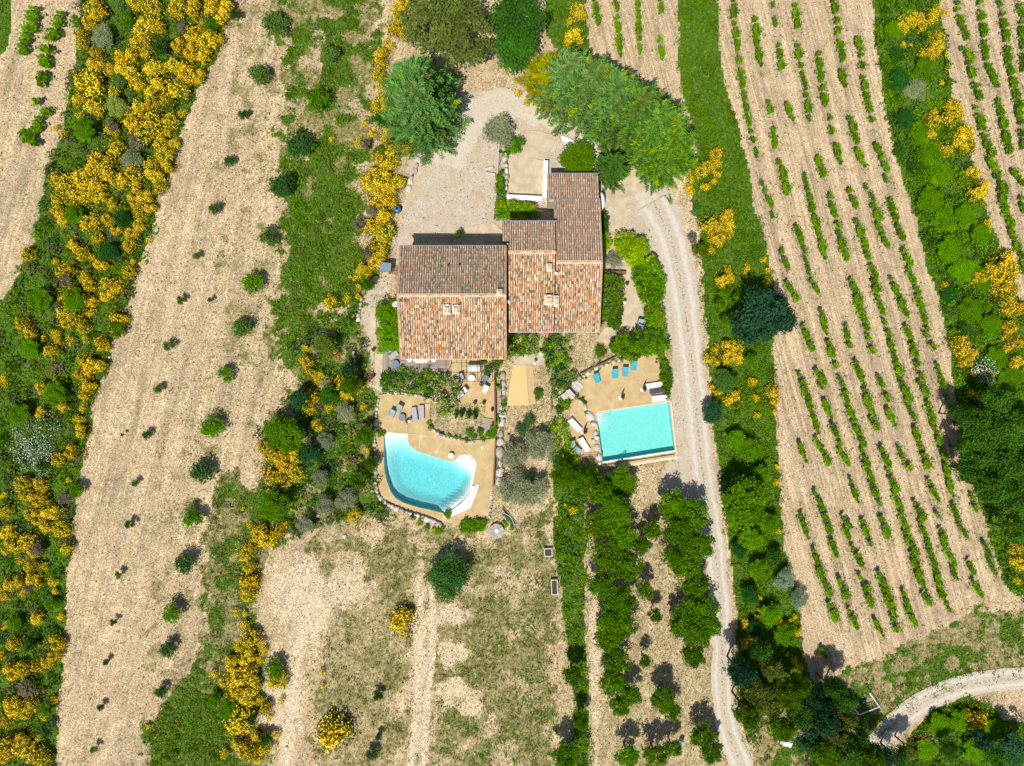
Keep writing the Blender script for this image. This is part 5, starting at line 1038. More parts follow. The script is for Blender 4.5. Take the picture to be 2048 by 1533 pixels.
# green, grey and dead shrubs inside the belts
BSH = [(205,72,28,'grey'),(238,162,18,'grey'),(232,212,27,'olive'),(325,95,18,'dark'),(262,322,24,'grey'),(170,260,22,'green'),(150,40,10,'green'),(255,40,16,'green'),(420,50,16,'green'),(470,30,12,'dark'),(270,285,16,'dead'),(225,250,14,'dead'),(365,55,12,'dead'),(245,440,20,'dark'),(150,430,22,'green'),(215,505,22,'dark'),(150,600,24,'green'),(80,600,24,'green'),(130,560,14,'dead'),(118,612,10,'dead'),(230,660,18,'green'),(60,700,22,'green'),(110,790,24,'green'),(40,830,24,'green'),(85,930,14,'dark'),(150,980,16,'green'),(130,1000,14,'dead'),(75,1100,14,'dead'),(30,1250,16,'green'),(100,1210,14,'green'),(60,1290,14,'dark'),(50,1380,18,'dead'),(90,1420,16,'green'),(60,1175,14,'dead'),(730,290,12,'dead'),(719,450,14,'dead'),(745,420,14,'dead'),(735,505,13,'dead'),(760,240,16,'dark'),(760,300,12,'green'),
 (1790,60,20,'green'),(1800,160,28,'dark'),(1830,180,26,'grey'),(1850,130,20,'green'),(1810,240,24,'dark'),(1840,270,28,'green'),(1870,250,20,'green'),(1860,310,28,'green'),(1880,350,26,'green'),(1830,330,18,'dark'),(1860,400,28,'green'),(1890,440,30,'green'),(1930,430,24,'green'),(1960,470,22,'green'),(1900,500,28,'green'),(1925,540,28,'green'),(1960,560,26,'green'),(1900,590,20,'dark'),(1940,620,26,'green'),(1980,650,24,'green'),(1930,660,18,'dark'),(1990,720,26,'green'),(1950,720,20,'dark'),(2020,760,26,'green'),(1820,30,18,'green'),(1795,110,16,'dark'),(1800,300,16,'dark'),(1700,540,10,'none'),
 (1470,880,20,'green'),(1500,900,22,'green'),(1520,950,20,'green'),(1540,1050,22,'green'),(1500,1080,24,'green'),(1480,1100,20,'dark'),(1520,1140,22,'green'),(1550,1110,18,'dark'),(1500,1190,22,'dark'),(1540,1230,24,'green'),(1510,1260,20,'dark'),(1570,1270,22,'green'),(1470,600,16,'green'),(1440,610,14,'green'),(1455,640,14,'green'),(1500,720,16,'green'),(1400,500,18,'olive'),(1385,480,12,'dead'),
 (1850,1500,24,'green'),(1880,1450,26,'green'),(1920,1440,22,'green'),(1950,1500,26,'green'),(1990,1460,22,'green'),(460,1420,22,'green'),(430,1400,14,'green'),(500,1440,14,'dark'),(530,1480,16,'dark'),(640,1110,0,'none')]
cc = {}
for px, py, r, c in sorted([b for b in BSH if b[3] != 'none'], key=lambda t: t[1]):
    rg_, _ = region(px, py); key = (c, rg_); cc[key] = cc.get(key, 0)+1
    pc = {'green': (1.25, 1.5, .7), 'dark': (.55, .75, .7), 'grey': (1.3, 1.15, 1.5), 'olive': (1.1, 1.0, .6), 'dead': (2.6, 1.25, 3.6)}[c]
    tree('dead_shrub' if c == 'dead' else 'shrub', px, py, r, (1.5+r*.03) if px < 1735 else .9+r*.015, 'shrub' if r < 20 else 'broad' if c == 'green' else 'dense' if c == 'dark' else 'olive', f'{c if c != "dead" else "grey leafless"} shrub, {ordn(cc[key])} such from the top, {rg_}', pc if r < 20 or c in ('green', 'dark') else (.85, .9, .8) if c == 'grey' else (.9, 1, .5), 'shrub')
for px, py, r, l in [(70,870,44,'upper'),(50,900,36,'left'),(85,920,30,'lower')]:
    p = W(px, py, .8); rg = np.random.default_rng(px); n = 900; i, C, N = dome_pts(np.array([p.x]), np.array([p.y]), np.array([r/S]), np.array([1.2]), np.array([.3]), n, rg)
    put('blossom_shrub', cloud_mesh('blossom_shrub', [leaves(C[:450], .10, colr=(.08,.14,.04), rg=rg, N=N[:450])+(0,), leaves(C[450:]+np.array([0, 0, .1]), .05, asp=.9, colr=(.8,.82,.8), var=.1, rg=rg, N=N[450:])+(1,)]), None, f'white flowering shrub, {l} of three in the western belt', 'shrub')
for px, py, r, l in [(1960,730,26,'upper'),(1975,750,20,'lower')]:
    p = W(px, py, .8); rg = np.random.default_rng(px); n = 600; i, C, N = dome_pts(np.array([p.x]), np.array([p.y]), np.array([r/S]), np.array([1.4]), np.array([.3]), n, rg)
    put('blossom_shrub', cloud_mesh('blossom_shrub', [leaves(C[:300], .10, colr=(.07,.12,.04), rg=rg, N=N[:300])+(0,), leaves(C[300:]+np.array([0, 0, .1]), .055, asp=.9, colr=(.8,.82,.82), var=.1, rg=rg, N=N[300:])+(1,)]), None, f'white flowering shrub, {l} of two beside brooms in the eastern belt', 'shrub')

# ------------------------------------------------------------------ vines
VM = []
for s in range(5):
    rg = np.random.default_rng(700+s); n = 330; y = rg.uniform(-.5, .5, n); y = y[fbm(y*0+s*3, y, 5.5, s) > .42]; y = np.concatenate([y, y])[:n]; n = len(y); wv = .29*(1-.5*np.abs(y))*(.7+.5*rg.random()); x = rg.normal(0, .5, n)*wv*(.7+1.5*vnoise(y, y*0, 7.0, s))+.06*np.sin(y*9+s)
    VM.append(cloud_mesh('foliage', [leaves(np.stack([x, y, .45+.55*rg.random(n)], 1), .095, up=.5, asp=.8, colr=pick([(.115,.225,.018), (.09,.19,.018), (.15,.26,.03), (.075,.15,.018)], n, rg), rg=rg)+(0,)]))
k = MB(); k.tube([(0, 0, -.05), (.03, .02, .25), (0, .02, .55)], .035, 6, r2=.025); k.tube([(0, .02, .5), (0, -.3, .62)], .018, 5); k.tube([(0, .02, .5), (0, .33, .62)], .018, 5); VT = k.mesh('trunk', M['bark'])
pieces = []
for a, b, c, d in vines:
    L = math.hypot(c-a, d-b); n = max(1, int(round(L/24)))
    for j in range(n):
        t0, t1 = j/n, (j+1)/n; pieces.append((a+(c-a)*(t0+t1)/2, b+(d-b)*(t0+t1)/2, L/n, math.atan2(-(d-b), c-a)))
pieces.sort(key=lambda t: -t[2]*(1.5 if t[0] < 300 else 1))
def vfield(px): return ('narrow vineyard at the top left', 'n') if px < 200 else ('vineyard at the top centre', 'c') if px < 1360 else ('large vineyard', 'l') if px < 1870 or True else ''
vc = {}
main, left = pieces[:298], pieces[298:]
for px, py, L, ang in sorted(main, key=lambda t: t[1]):
    reg = 'small vineyard at the top left' if px < 200 else 'vineyard above the cypress row' if px < 1360 else 'vineyard right of the eastern shrub belt' if inpoly(np.array([W(px, py).x]), np.array([W(px, py).y]), VINE_E)[0] else 'large eastern vineyard'
    vc[reg] = vc.get(reg, 0)+1; p = W(px, py, .6); o = empty('grapevine', (p.x, p.y, 0), ang-PI/2+rg0.uniform(-.08, .08)); l = L/S*1.22; wd = .92 if px > 300 else 1.9
    o.scale = (wd*rg0.uniform(.8, 1.25), l, rg0.uniform(.85, 1.2)); tag(o, f'green grapevine, {ordn(vc[reg])} from the top in the {reg}', 'grapevine', 'grapevines in rows')
    q = rg0.uniform(.9, 1.15); link('foliage', VM[rg0.randrange(5)], o, color=(q, q, q)); link('trunk', VT, o)
pr = []
for px, py, L, ang in left:
    p = W(px, py, .6); rg = np.random.default_rng(int(px*3+py)); l = L/S*1.1; n = int(160*l); t = rg.uniform(-.5, .5, n)*l; s = rg.normal(0, .13, n); C = np.stack([p.x+math.cos(ang)*t-math.sin(ang)*s, p.y+math.sin(ang)*t+math.cos(ang)*s, .4+.5*rg.random(n)], 1)
    pr.append(leaves(C, .08, up=.5, asp=.8, colr=pick([(.085,.19,.02), (.07,.16,.02), (.11,.23,.03)], n, rg), rg=rg)+(0,))
put('grapevines', cloud_mesh('grapevines', pr), label='the smaller grapevines in gaps of the vineyard rows', cat='grapevines')

# ------------------------------------------------------------------ hedges and garden beds
def hedge(name, pl, h, pal, label, leaf=.115, dens=300, r=(.22, .42), extra=None, cat='hedge', cover=3.2, seed=None):
    poly = [W2(*p, h) for p in pl]; mx_, my_ = sum(p[0] for p in poly)/len(poly), sum(p[1] for p in poly)/len(poly)
    poly = [(x+(x-mx_)/max(.5, math.hypot(x-mx_, y-my_))*.22, y+(y-my_)/max(.5, math.hypot(x-mx_, y-my_))*.22) for x, y in poly]; s = seed or int(pl[0][0]+pl[0][1])
    me = mass(name, poly, (.22, .42), r, dens, leaf, pal, s, z0=h-.35, cover=cover, extra=extra)
    o = link(name, me); tag(o, label, cat); return o
def bed(name, pl, h, pal, label, dens=130, r=(.3, .6), leaf=.115, extra=None, cat='shrubs', cover=1.2):
    pal = [tuple(min(.4, c*1.3) for c in q) for q in pal]
    if h[1] > .95: cover *= 1.35; dens *= 1.4
    me = mass(name, [W2(*p, .5) for p in pl], h, r, dens, leaf, pal, int(pl[0][0]*2+pl[0][1]), cover=cover, extra=extra); o = link(name, me)
    return tag(o, label, cat, kind='stuff' if name in ('border_plants', 'climbing_rose') else None)
YG = [(.22,.31,.012), (.18,.28,.012), (.25,.34,.015), (.15,.25,.012)]
hedge('hedge', [(755,610),(775,604),(796,598),(797,696),(757,701)], 2.2, BRIGHT, 'tall bright green hedge against the west gable of the house')
hedge('hedge', [(993,408),(1018,400),(1056,408),(1082,426),(1072,434),(992,437)], 1.6, BRIGHT+YG, 'curving bright green hedge between courtyard wall and the middle roof')
hedge('hedge', [(993,350),(1003,345),(1008,400),(994,410)], 1.2, GREENS, 'narrow green hedge along the west side of the courtyard')
hedge('hedge', [(1232,480),(1240,466),(1265,467),(1285,480),(1300,503),(1312,522),(1306,531),(1285,530),(1268,535),(1254,514),(1239,498)], 1.5, YG, 'yellow-green curved hedge between garden path and drive')
hedge('hedge', [(1270,538),(1312,520),(1322,535),(1330,575),(1318,603),(1292,606),(1280,585),(1272,560)], 1.7, GREENS+BRIGHT, 'mid green hedge below the yellow-green one beside the drive')
hedge('hedge', [(1291,618),(1308,608),(1327,618),(1328,665),(1300,662),(1296,640)], 1.6, BRIGHT+[(.15,.16,.03)], 'green hedge between the garden chairs and the drive')
hedge('hedge', [(1222,692),(1238,672),(1270,664),(1300,660),(1330,665),(1336,697),(1318,706),(1298,706),(1262,720),(1240,712)], 1.9, BRIGHT+GREENS, 'broad rounded hedge above the turquoise chairs')
hedge('hedge', [(1204,470),(1216,465),(1220,492),(1206,504)], 1.1, YG, 'small yellow-green hedge by the east wall of the house')
hedge('hedge', [(1204,424),(1212,426),(1216,452),(1208,466),(1203,460)], 1.3, DARKG, 'dark slim hedge by the east door')
hedge('hedge', [(1204,548),(1243,552),(1243,610),(1239,656),(1225,655),(1215,636),(1202,650)], 1.6, GREENS+[(.12,.16,.05)], 'mixed green hedge with pinkish blooms along the east gable', extra=(6, [(.35,.25,.25), (.5,.4,.3)], .05))
hedge('hedge', [(1321,712),(1330,712),(1342,760),(1341,796),(1332,798),(1325,752)], 1.0, GREENS, 'narrow hedge between the rectangular pool terrace and the drive', r=(.22, .4))
hedge('hedge', [(918,1054),(928,1043),(958,1040),(972,1048),(958,1061),(925,1066)], .9, BRIGHT, 'clipped green hedge at the south edge of the curved pool terrace', r=(.25, .4))
bed('mixed_shrubs', [(765,745),(792,738),(860,742),(868,760),(868,795),(830,790),(766,784)], (1.0, 1.7), GREENS+DARKG, 'green shrub bed between wooden deck and curved pool terrace', cover=1.8)
bed('oleander', [(866,748),(900,748),(924,765),(920,800),(902,832),(874,830),(866,800)], (1.3, 2.1), GREENS, 'large oleander with pale pink flowers by the pergola', cover=2.0, extra=(60, [(.78,.46,.46), (.82,.58,.52), (.68,.34,.38)], .075), cat='shrub')
bed('climbing_rose', [(963,722),(1010,718),(1016,742),(1000,752),(975,748)], (.9, 1.6), GREENS, 'rose bushes beside the south-east corner of the western block', extra=(14, [(.6,.35,.35), (.5,.3,.25)], .05), cover=1.5)
bed('mixed_shrubs', [(1018,668),(1050,664),(1075,672),(1090,690),(1080,706),(1035,706),(1012,720),(1014,690)], (.7, 1.4), GREENS+[(.12,.17,.05)], 'green shrubs under the south eave of the middle block', cover=1.4)
bed('mixed_shrubs', [(1090,668),(1143,668),(1150,690),(1136,710),(1140,745),(1156,752),(1140,782),(1110,795),(1101,770),(1096,735),(1089,708)], (.8, 1.7), GREENS+DARKG+[(.13,.15,.06)], 'tall column of mixed shrubs right of the yellow sand court', cover=1.6, extra=(8, [(.5,.35,.3), (.55,.45,.35)], .05))
bed('mixed_shrubs', [(1100,850),(1120,838),(1138,852),(1143,900),(1158,922),(1192,925),(1196,958),(1165,975),(1112,965),(1104,920)], (.9, 2.0), BRIGHT+GREENS+YG, 'bright green shrubs left of the rectangular pool', cover=1.8)
bed('mixed_shrubs', [(1120,795),(1140,790),(1142,840),(1128,850),(1116,820)], (.5, 1.1), GREENS, 'low green shrubs below the stone steps', cover=1.3)
bed('border_plants', [(858,826),(868,834),(866,856),(882,866),(935,876),(985,866),(984,878),(930,884),(880,870),(856,856)], (.3, .7), GREENS+[(.12,.14,.06)], 'low border plants edging the garden bed above the curved pool', cover=.8, r=(.2, .4), extra=(5, [(.5,.03,.03), (.55,.2,.15)], .05))
bed('border_plants', [(990,745),(1006,745),(1010,800),(1004,870),(990,880),(984,860),(996,820)], (.3, .9), GREENS+BRIGHT, 'plants along the big stones east of the house terrace', cover=.9, r=(.2, .45))
bed('moss_bed', [(957,806),(972,808),(974,830),(966,834),(956,826)], (.12, .25), [(.16,.19,.04), (.13,.16,.04)], 'square mossy green bed with red pots beside the house terrace', r=(.15, .3), cat='flower bed')
bed('border_plants', [(1148,760),(1185,732),(1240,712),(1262,722),(1232,724),(1190,742),(1158,768)], (.2, .5), GREENS+[(.16,.16,.06)], 'thin planting along the wall above the turquoise chairs', cover=.7, r=(.15, .3))
bed('border_plants', [(1152,790),(1168,798),(1184,828),(1190,850),(1180,846),(1166,815)], (.3, .8), GREENS, 'plants among the boulders between the patio and pool terrace', cover=.7, r=(.15, .35))
bed('border_plants', [(748,960),(760,1005),(800,1025),(850,1040),(890,1056),(880,1066),(820,1044),(760,1020),(742,975)], (.3, .9), GREENS+[(.17,.22,.02)], 'green plants below the curved stone wall of the pool', cover=.8, r=(.2, .5))
bed('border_plants', [(1004,1040),(1020,1040),(1034,1056),(1030,1064),(1010,1056)], (.3, .6), BRIGHT, 'grass-green plants right of the round stone table', cover=1.2, r=(.2, .4))
bed('border_plants', [(1010,340),(1020,300),(1008,280),(1000,300),(1003,345)], (.3, .9), GREENS, 'plants along the wire fence left of the courtyard', cover=.6, r=(.15, .35))
for j, (px, py, r) in enumerate([(912,828,7),(924,827,9),(937,829,8),(950,829,9)]):
    tree('cypress_shrub', px, py, r, .9, 'shrub', f'dark green oval shrub, {ordn(j+1)} from the left in the row below the oleander', (.35, .6, .6), 'shrub', 'four dark shrubs in a row', .8, 1.25, rz=0)
for px, py, r, h, l, c in [(1058,843,14,1.2,'grey-green lavender bush below the stone steps',(1.0,1.1,1.6)),(1045,860,16,1.4,'grey-green bush left of the lower olive trees',(.9,1.,1.5)),(1200,705,14,1.0,'small green bush above the low wall by the turquoise chairs',(1.2,1.2,.8)),(940,866,10,.8,'spiky green plant at the terrace edge',(1.3,1.6,.9)),(960,864,9,.8,'grey-green plant beside the stone steps',(1.2,1.4,1.2)),(982,868,12,.9,'bright green plant at the foot of the wooden steps',(1.3,1.8,.8)),(762,868,10,.9,'leafy plant beside the shallow end of the curved pool',(1.4,1.6,.8)),(917,470,9,2.2,'climbing shrub in the shade of the north eave',(1.2,1.4,.9)),(1075,790,12,1.0,'small bush right of the yellow sand court',(1.1,1.2,.8)),(1058,960,14,2.2,'dark green cypress-like bush between the olive trees',(.3,.7,.5)),(895,1030,10,.8,'yellow-green plant on the pool wall',(1.6,1.9,.7)),(1450,590,14,1.4,'green bush beside yellow broom near the dark tree',(1.2,1.4,.8)),(1395,415,9,.4,'low dark green patch of plants by the drive bend',(.6,.9,.9))]:
    tree('garden_plant', px, py, r, h, 'shrub', l, c, 'shrub')
# ------------------------------------------------------------------ walls, boulders and built garden pieces
STV = [(.50,.46,.40), (.58,.52,.44), (.44,.40,.34), (.64,.60,.54), (.40,.35,.29)]
ROCKS = []
for i in range(7):
    k = MB(); k.rock((0, 0, 0), 1, 1, .55, 0, i); ROCKS.append(k.mesh('stone', None)); ROCKS[-1].materials.append(M['stone_one'])
def stone_wall(name, pl, label, size=(.45, .9), h=.45, z=0.0, cat='wall', depth=None):
    pl = chaikin([W2(*p) for p in pl], 1); root = empty(name, (*pl[0], z)); tag(root, label, cat); rg = random.Random(int(pl[0][0]*100)); k = MB(); ox, oy = pl[0]
    for a, b in zip(pl[:-1], pl[1:]):
        l = math.hypot(b[0]-a[0], b[1]-a[1]); k.box(((a[0]+b[0])/2-ox, (a[1]+b[1])/2-oy, h*.3), (l+.1, size[0]*.6, h*.7), math.atan2(b[1]-a[1], b[0]-a[0]))
    k.build('wall_core', M['under'], root)
    tot = 0; nxt = 0
    for a, b in zip(pl[:-1], pl[1:]):
        l = math.hypot(b[0]-a[0], b[1]-a[1]); an = math.atan2(b[1]-a[1], b[0]-a[0])
        while nxt < tot+l:
            t = (nxt-tot)/l; s = rg.uniform(*size); o = link('stone', ROCKS[rg.randrange(7)], root, (a[0]+(b[0]-a[0])*t-ox+rg.uniform(-.06, .06), a[1]+(b[1]-a[1])*t-oy+rg.uniform(-.06, .06), h*.3), an+rg.uniform(-.3, .3))
            o.scale = (s*1.08, (depth or s)*rg.uniform(.7, 1.0), h*rg.uniform(1.0, 1.6)); c = rg.choice(STV); g = rg.uniform(.85, 1.12); o.color = (*[q*g for q in c], 1); nxt += s*.98
        tot += l
    return root
stone_wall('stone_wall', [(757,800),(752,840),(750,870),(751,910),(752,960)], 'dry stone wall along the west side of the curved pool', (.4, .8))
stone_wall('stone_wall', [(752,965),(758,995),(775,1008),(800,1020),(845,1034),(868,1040)], 'curving stone wall below the south-west of the curved pool', (.4, .8))
stone_wall('stone_wall', [(845,1036),(868,1042),(884,1052)], 'short pale grey stone wall under the pool terrace edge', (.6, 1.0))
stone_wall('stone_wall', [(1006,752),(1007,775),(1004,800),(1006,830),(1003,860)], 'big pale stones stepping down east of the house terrace', (.7, 1.3), .5)
stone_wall('stone_wall', [(1002,868),(998,900),(1001,930),(1000,955),(996,975)], 'large flat boulders along the east side of the curved pool', (1.0, 1.7), .5)
stone_wall('rubble_edge', [(984,984),(982,1010),(978,1040)], 'rubble of small white stones at the south-east terrace corner', (.22, .4), .25, depth=.5)
stone_wall('stone_wall', [(1159,757),(1185,741),(1210,730),(1238,722)], 'pale stone wall behind the turquoise chairs', (.4, .75), .4)
stone_wall('stone_wall', [(1262,718),(1285,711),(1300,706),(1320,703)], 'stone edging under the broad rounded hedge', (.45, .8), .4)
stone_wall('stone_wall', [(840,302),(835,330),(822,360),(816,380)], 'light stone kerb along the west edge of the yard', (.35, .9), .25)
stone_wall('stone_wall', [(723,600),(719,628),(712,650)], 'rough stone wall beside the straw path west of the house', (.4, .9), .3)
stone_wall('stone_wall', [(708,705),(712,725)], 'short stone row on the slope west of the wooden deck', (.4, .7), .3)
stone_wall('stone_wall', [(863,799),(845,793),(820,789),(795,786),(775,786)], 'rubble edge between shrub bed and curved pool terrace', (.3, .6), .3)
stone_wall('stone_wall', [(865,858),(884,872),(905,877),(932,882),(950,884)], 'pale stone border curving round the garden bed', (.3, .6), .3)
stone_wall('stone_wall', [(1010,312),(1013,345),(1012,385)], 'grey stone wall along the west side of the courtyard', (.5, .9), .7)
stone_wall('stone_wall', [(1224,366),(1212,371),(1204,368)], 'low white stone edge behind the dark cypress', (.4, .7), .3)
stone_wall('stone_wall', [(1246,339),(1265,338),(1278,336)], 'light stone kerb under the bright cypress', (.5, .9), .2)
for j, (px, py, sx, sy, rz) in enumerate([(1180,833,1.25,1.5,.6),(1170,815,.6,.95,.2),(1188,848,.9,.7,0),(1191,867,.6,1.0,0),(1186,882,.65,.75,.3),(1193,895,.8,1.0,.2),(1198,914,1.0,1.1,0),(1160,803,.8,.45,-.6),(1199,926,.6,.6,0)]):
    p = W(px, py); o = link('boulder', ROCKS[j % 7], None, (p.x, p.y, .12), rz); o.scale = (sx, sy, .75); o.color = (.56, .50, .46, 1)
    tag(o, f'rounded pinkish grey boulder, {ordn(j+1)} from the {"top" if j < 8 else "bottom"} beside the west end of the rectangular pool' if j < 7 else ['small boulder above the boulder row near the stone steps', 'low boulder at the lower left corner of the rectangular pool'][j-7], 'boulder', 'boulders by the rectangular pool')
for px, py, s, l in [(1294,1024,.55,'left white rock of a pair below the gravel patch'),(1311,1026,.4,'right white rock of a pair below the gravel patch'),(636,1032,.6,'flat pale stone below the lowest olive of the thicket'),(689,1073,.6,'flat pale stone on the upper dry lawn'),(573,1495,.5,'pale stone on the bottom lawn edge'),(220,715,.4,'white stone at the edge of the olive field'),(1263,1024,.4,'white rock under the orchard branches')]:
    p = W(px, py); o = link('rock', ROCKS[int(px) % 7], None, (p.x, p.y, .05), 1); o.scale = (s, s*.8, .4); o.color = (.66, .63, .58, 1); tag(o, l, 'rock')
def wall(name, a, b, wd, h, m, label, z=0.0):
    (ax, ay), (bx, by) = W2(*a, h), W2(*b, h); l = math.hypot(bx-ax, by-ay); k = MB(); k.box((0, 0, h/2), (l, wd, h)); k.box((0, 0, h+.03), (l+.04, wd+.06, .06))
    o = k.build(name, m, None, ((ax+bx)/2, (ay+by)/2, z), math.atan2(by-ay, bx-ax)); return tag(o, label, 'wall')
wall('garden_wall', (1092,322), (1089,396), .5, .9, M['white'], 'white rendered wall along the east side of the courtyard')
wall('garden_wall', (1014,394), (1086,397.5), .5, .9, M['white'], 'white rendered wall along the south side of the courtyard')
k = MB(); k.prism([(x-W(1138,282).x, y-W(1138,282).y) for x, y in [W2(*p) for p in [(1121,274),(1132,276),(1143,281),(1152,290),(1138,287),(1124,284)]]], 0, .35); tag(k.build('white_kerb', M['white'], None, (W(1138,282).x, W(1138,282).y, 0)), 'small white curved parapet at the top of the entrance ramp', 'wall')
wall('retaining_wall', (1160,749), (1234,713), .07, .4, M['woodd'], 'thin brown retaining wall on the slope above the turquoise chairs')
wall('retaining_wall', (1001,762), (1005,820), .10, .4, M['steel'], 'dark thin edging wall left of the yellow sand court', 0)
wall('retaining_wall', (989,760), (990,850), .12, .7, M['woodd'], 'dark thin wall on the east side of the house terrace')
wall('retaining_wall', (991,880), (986,975), .12, .7, M['woodd'], 'dark thin wall between curved pool terrace and boulders')
wall('low_wall', (822,474), (906,474), .14, .3, M['stucco'], 'low wall of the sunken north passage, left part')
wall('low_wall', (1102,797), (1103,822), .12, .4, M['woodd'], 'short brown wall left of the stone steps')
wall('planter_wall', (1205,545), (1252,546), .30, .6, M['woodd'], 'brown timber planter sticking out from the east gable')
# steps
def stairs(name, pts, n, wd, depth, m, label, z0=.05, dz=.12):
    (ax, ay), (bx, by) = W2(*pts[0]), W2(*pts[1]); root = empty(name, (ax, ay, 0)); tag(root, label, 'stairs'); an = math.atan2(by-ay, bx-ax)
    for i in range(n):
        t = i/(n-1); k = MB(); q = random.Random(i*7+n); k.box((0, 0, (z0+dz*i)/2), (depth, wd*q.uniform(.85, 1.05), z0+dz*i)); k.build('step', m, root, ((bx-ax)*t, (by-ay)*t, 0), an+q.uniform(-.06, .06))
stairs('stone_steps', [(1118,808),(1142,786)], 8, 1.35, .26, M['limestone'], 'flight of pale stone steps left of the lower patio')
stairs('stone_steps', [(1146,780),(1156,768)], 3, 1.5, .45, M['limestone'], 'three broad stone treads at the top of the garden steps')
stairs('wooden_steps', [(972,864),(976,840)], 5, 1.3, .36, M['wood'], 'grey sleeper steps beside magenta flowers', .1, .05)
stairs('north_steps', [(990,492),(990,474)], 5, 1.3, .28, M['limestone'], 'shaded steps between the western and middle blocks', .1, .12)
stairs('path_steps', [(756,778),(764,764)], 4, 1.1, .3, M['limestone'], 'stone steps from the west path to the pool terrace', .05, .06)

# ------------------------------------------------------------------ wooden deck: each board a part
dk = empty('wooden_deck', (*W2(766, 765), 0)); tag(dk, 'weathered grey wooden deck along the south eave of the western block', 'deck'); DO = Vector((*W2(766, 765), 0))
k = MB(); a = W(767, 764); b = W(899, 701); k.box(((a.x+b.x)/2, (a.y+b.y)/2, .06), (b.x-a.x, b.y-a.y, .1)); o = k.build('subframe', M['woodd'], dk, -DO)
x0, x1 = W(778, 0).x, W(899, 0).x; y0, y1 = W(0, 745).y, W(0, 702).y; n = 15
wv = [mat(f'deck_board_wood{c}', q, var=.2, scale=14) for c, q in zip(('', '_dark', '_pale'), ((.30,.255,.205), (.25,.205,.165), (.36,.31,.26)))]
rgd = random.Random(5)
for i in range(n):
    yy = y0+(y1-y0)*(i+.5)/n
    for s in range(2):
        xm = x0+(x1-x0)*rgd.uniform(.35, .65) if s == 0 else xm; xa, xb = (x0, xm-.01) if s == 0 else (xm+.01, x1); k = MB(); k.box(((xa+xb)/2, yy, .13), (xb-xa, (y1-y0)/n-.02, .03)); k.build('deck_board', rgd.choice(wv), dk, -DO)
for i in range(4):
    xx = W(766+3*i+1, 0).x; k = MB(); k.box((xx, (W(0, 764).y+W(0, 701).y)/2, .128), (.165, 3.9, .03)); k.build('deck_board', rgd.choice(wv), dk, -DO)

# ------------------------------------------------------------------ pergola frame
pg = empty('pergola', (*W2(940, 760), 0)); tag(pg, 'thin dark steel pergola frame over the house terrace', 'pergola'); PO = Vector((*W2(940, 760), 0)); zp = 2.5
def P3(px, py, z=zp): return W(px, py, z)-PO
for x in (892, 902, 923, 933, 955, 963, 985):
    y0_ = 718; y1_ = 745 if x < 925 else 763; k = MB(); k.tube([P3(x, y0_), P3(x, y1_)], .03, 4); k.build('rafter', M['steel'], pg)
for xa, xb, y in ((892, 985, 745), (923, 985, 763), (923, 985, 733), (892, 985, 719)):
    k = MB(); k.tube([P3(xa, y), P3(xb, y)], .03, 4); k.build('beam', M['steel'], pg)
for x, y in ((892, 745), (923, 763), (985, 763), (955, 763)):
    k = MB(); q = P3(x, y); k.tube([(q.x, q.y, 0), (q.x, q.y, zp)], .035, 6); k.build('post', M['steel'], pg)

# ------------------------------------------------------------------ furniture
def at(px, py, z=0): p = W(px, py, z); return (p.x, p.y, z if z else 0)
def base(name, px, py, rz, label, cat, group=None, z0=.16, zt=.4):
    p = W(px, py, zt+z0); o = empty(name, (p.x, p.y, z0), rz); return tag(o, label, cat, group)
def lounger(px, py, deg, label, m='lightf', L=1.95, wd=.66, head=True, frame='metalw'):
    o = base('sun_lounger', px, py, R(deg), label, 'sun lounger', 'sun loungers by the pools')
    k = MB(); k.box((-.28, 0, .33), (L-.6, wd, .07)); k.build('seat', M[m], o)
    k = MB(); k.box((L/2-.33, 0, .40), (.66, wd, .07), 0); ob = k.build('backrest', M[m], o)
    if head: k = MB(); k.box((L/2-.14, 0, .47), (.24, wd*.8, .07)); k.build('headrest', M['lightf'] if m != 'greyf' else M[m], o)
    k = MB()
    for s in (-1, 1): k.box((0, s*(wd/2+.015), .28), (L, .04, .05))
    k.build('frame', M[frame], o)
    for sx in (-1, 1):
        for sy in (-1, 1): k = MB(); k.box((sx*(L/2-.15), sy*(wd/2), .13), (.05, .05, .27)); k.build('leg', M[frame], o)
    return o
lounger(829, 829, 97, 'grey sun lounger left of a pair by the curved pool', 'greyf', 1.75, .62, False, 'steel'); lounger(843, 825, 91, 'grey sun lounger right of a pair by the curved pool', 'greyf', 1.75, .62, False, 'steel')
lounger(1309, 771, 10, 'long white sun lounger beside the hedge above the rectangular pool', L=2.05); lounger(1313, 781.5, 7, 'dark wicker sun lounger between two white ones', 'rattan', 1.7, .66, False, 'steel')
lounger(1319, 797, 6, 'white sun lounger at the top right corner of the rectangular pool', L=1.95, wd=.72)
lounger(1150.6, 850.5, 133, 'white sun lounger on the lower patio, upper of two'); lounger(1169, 889.6, 121, 'white sun lounger on the lower patio, lower of two')
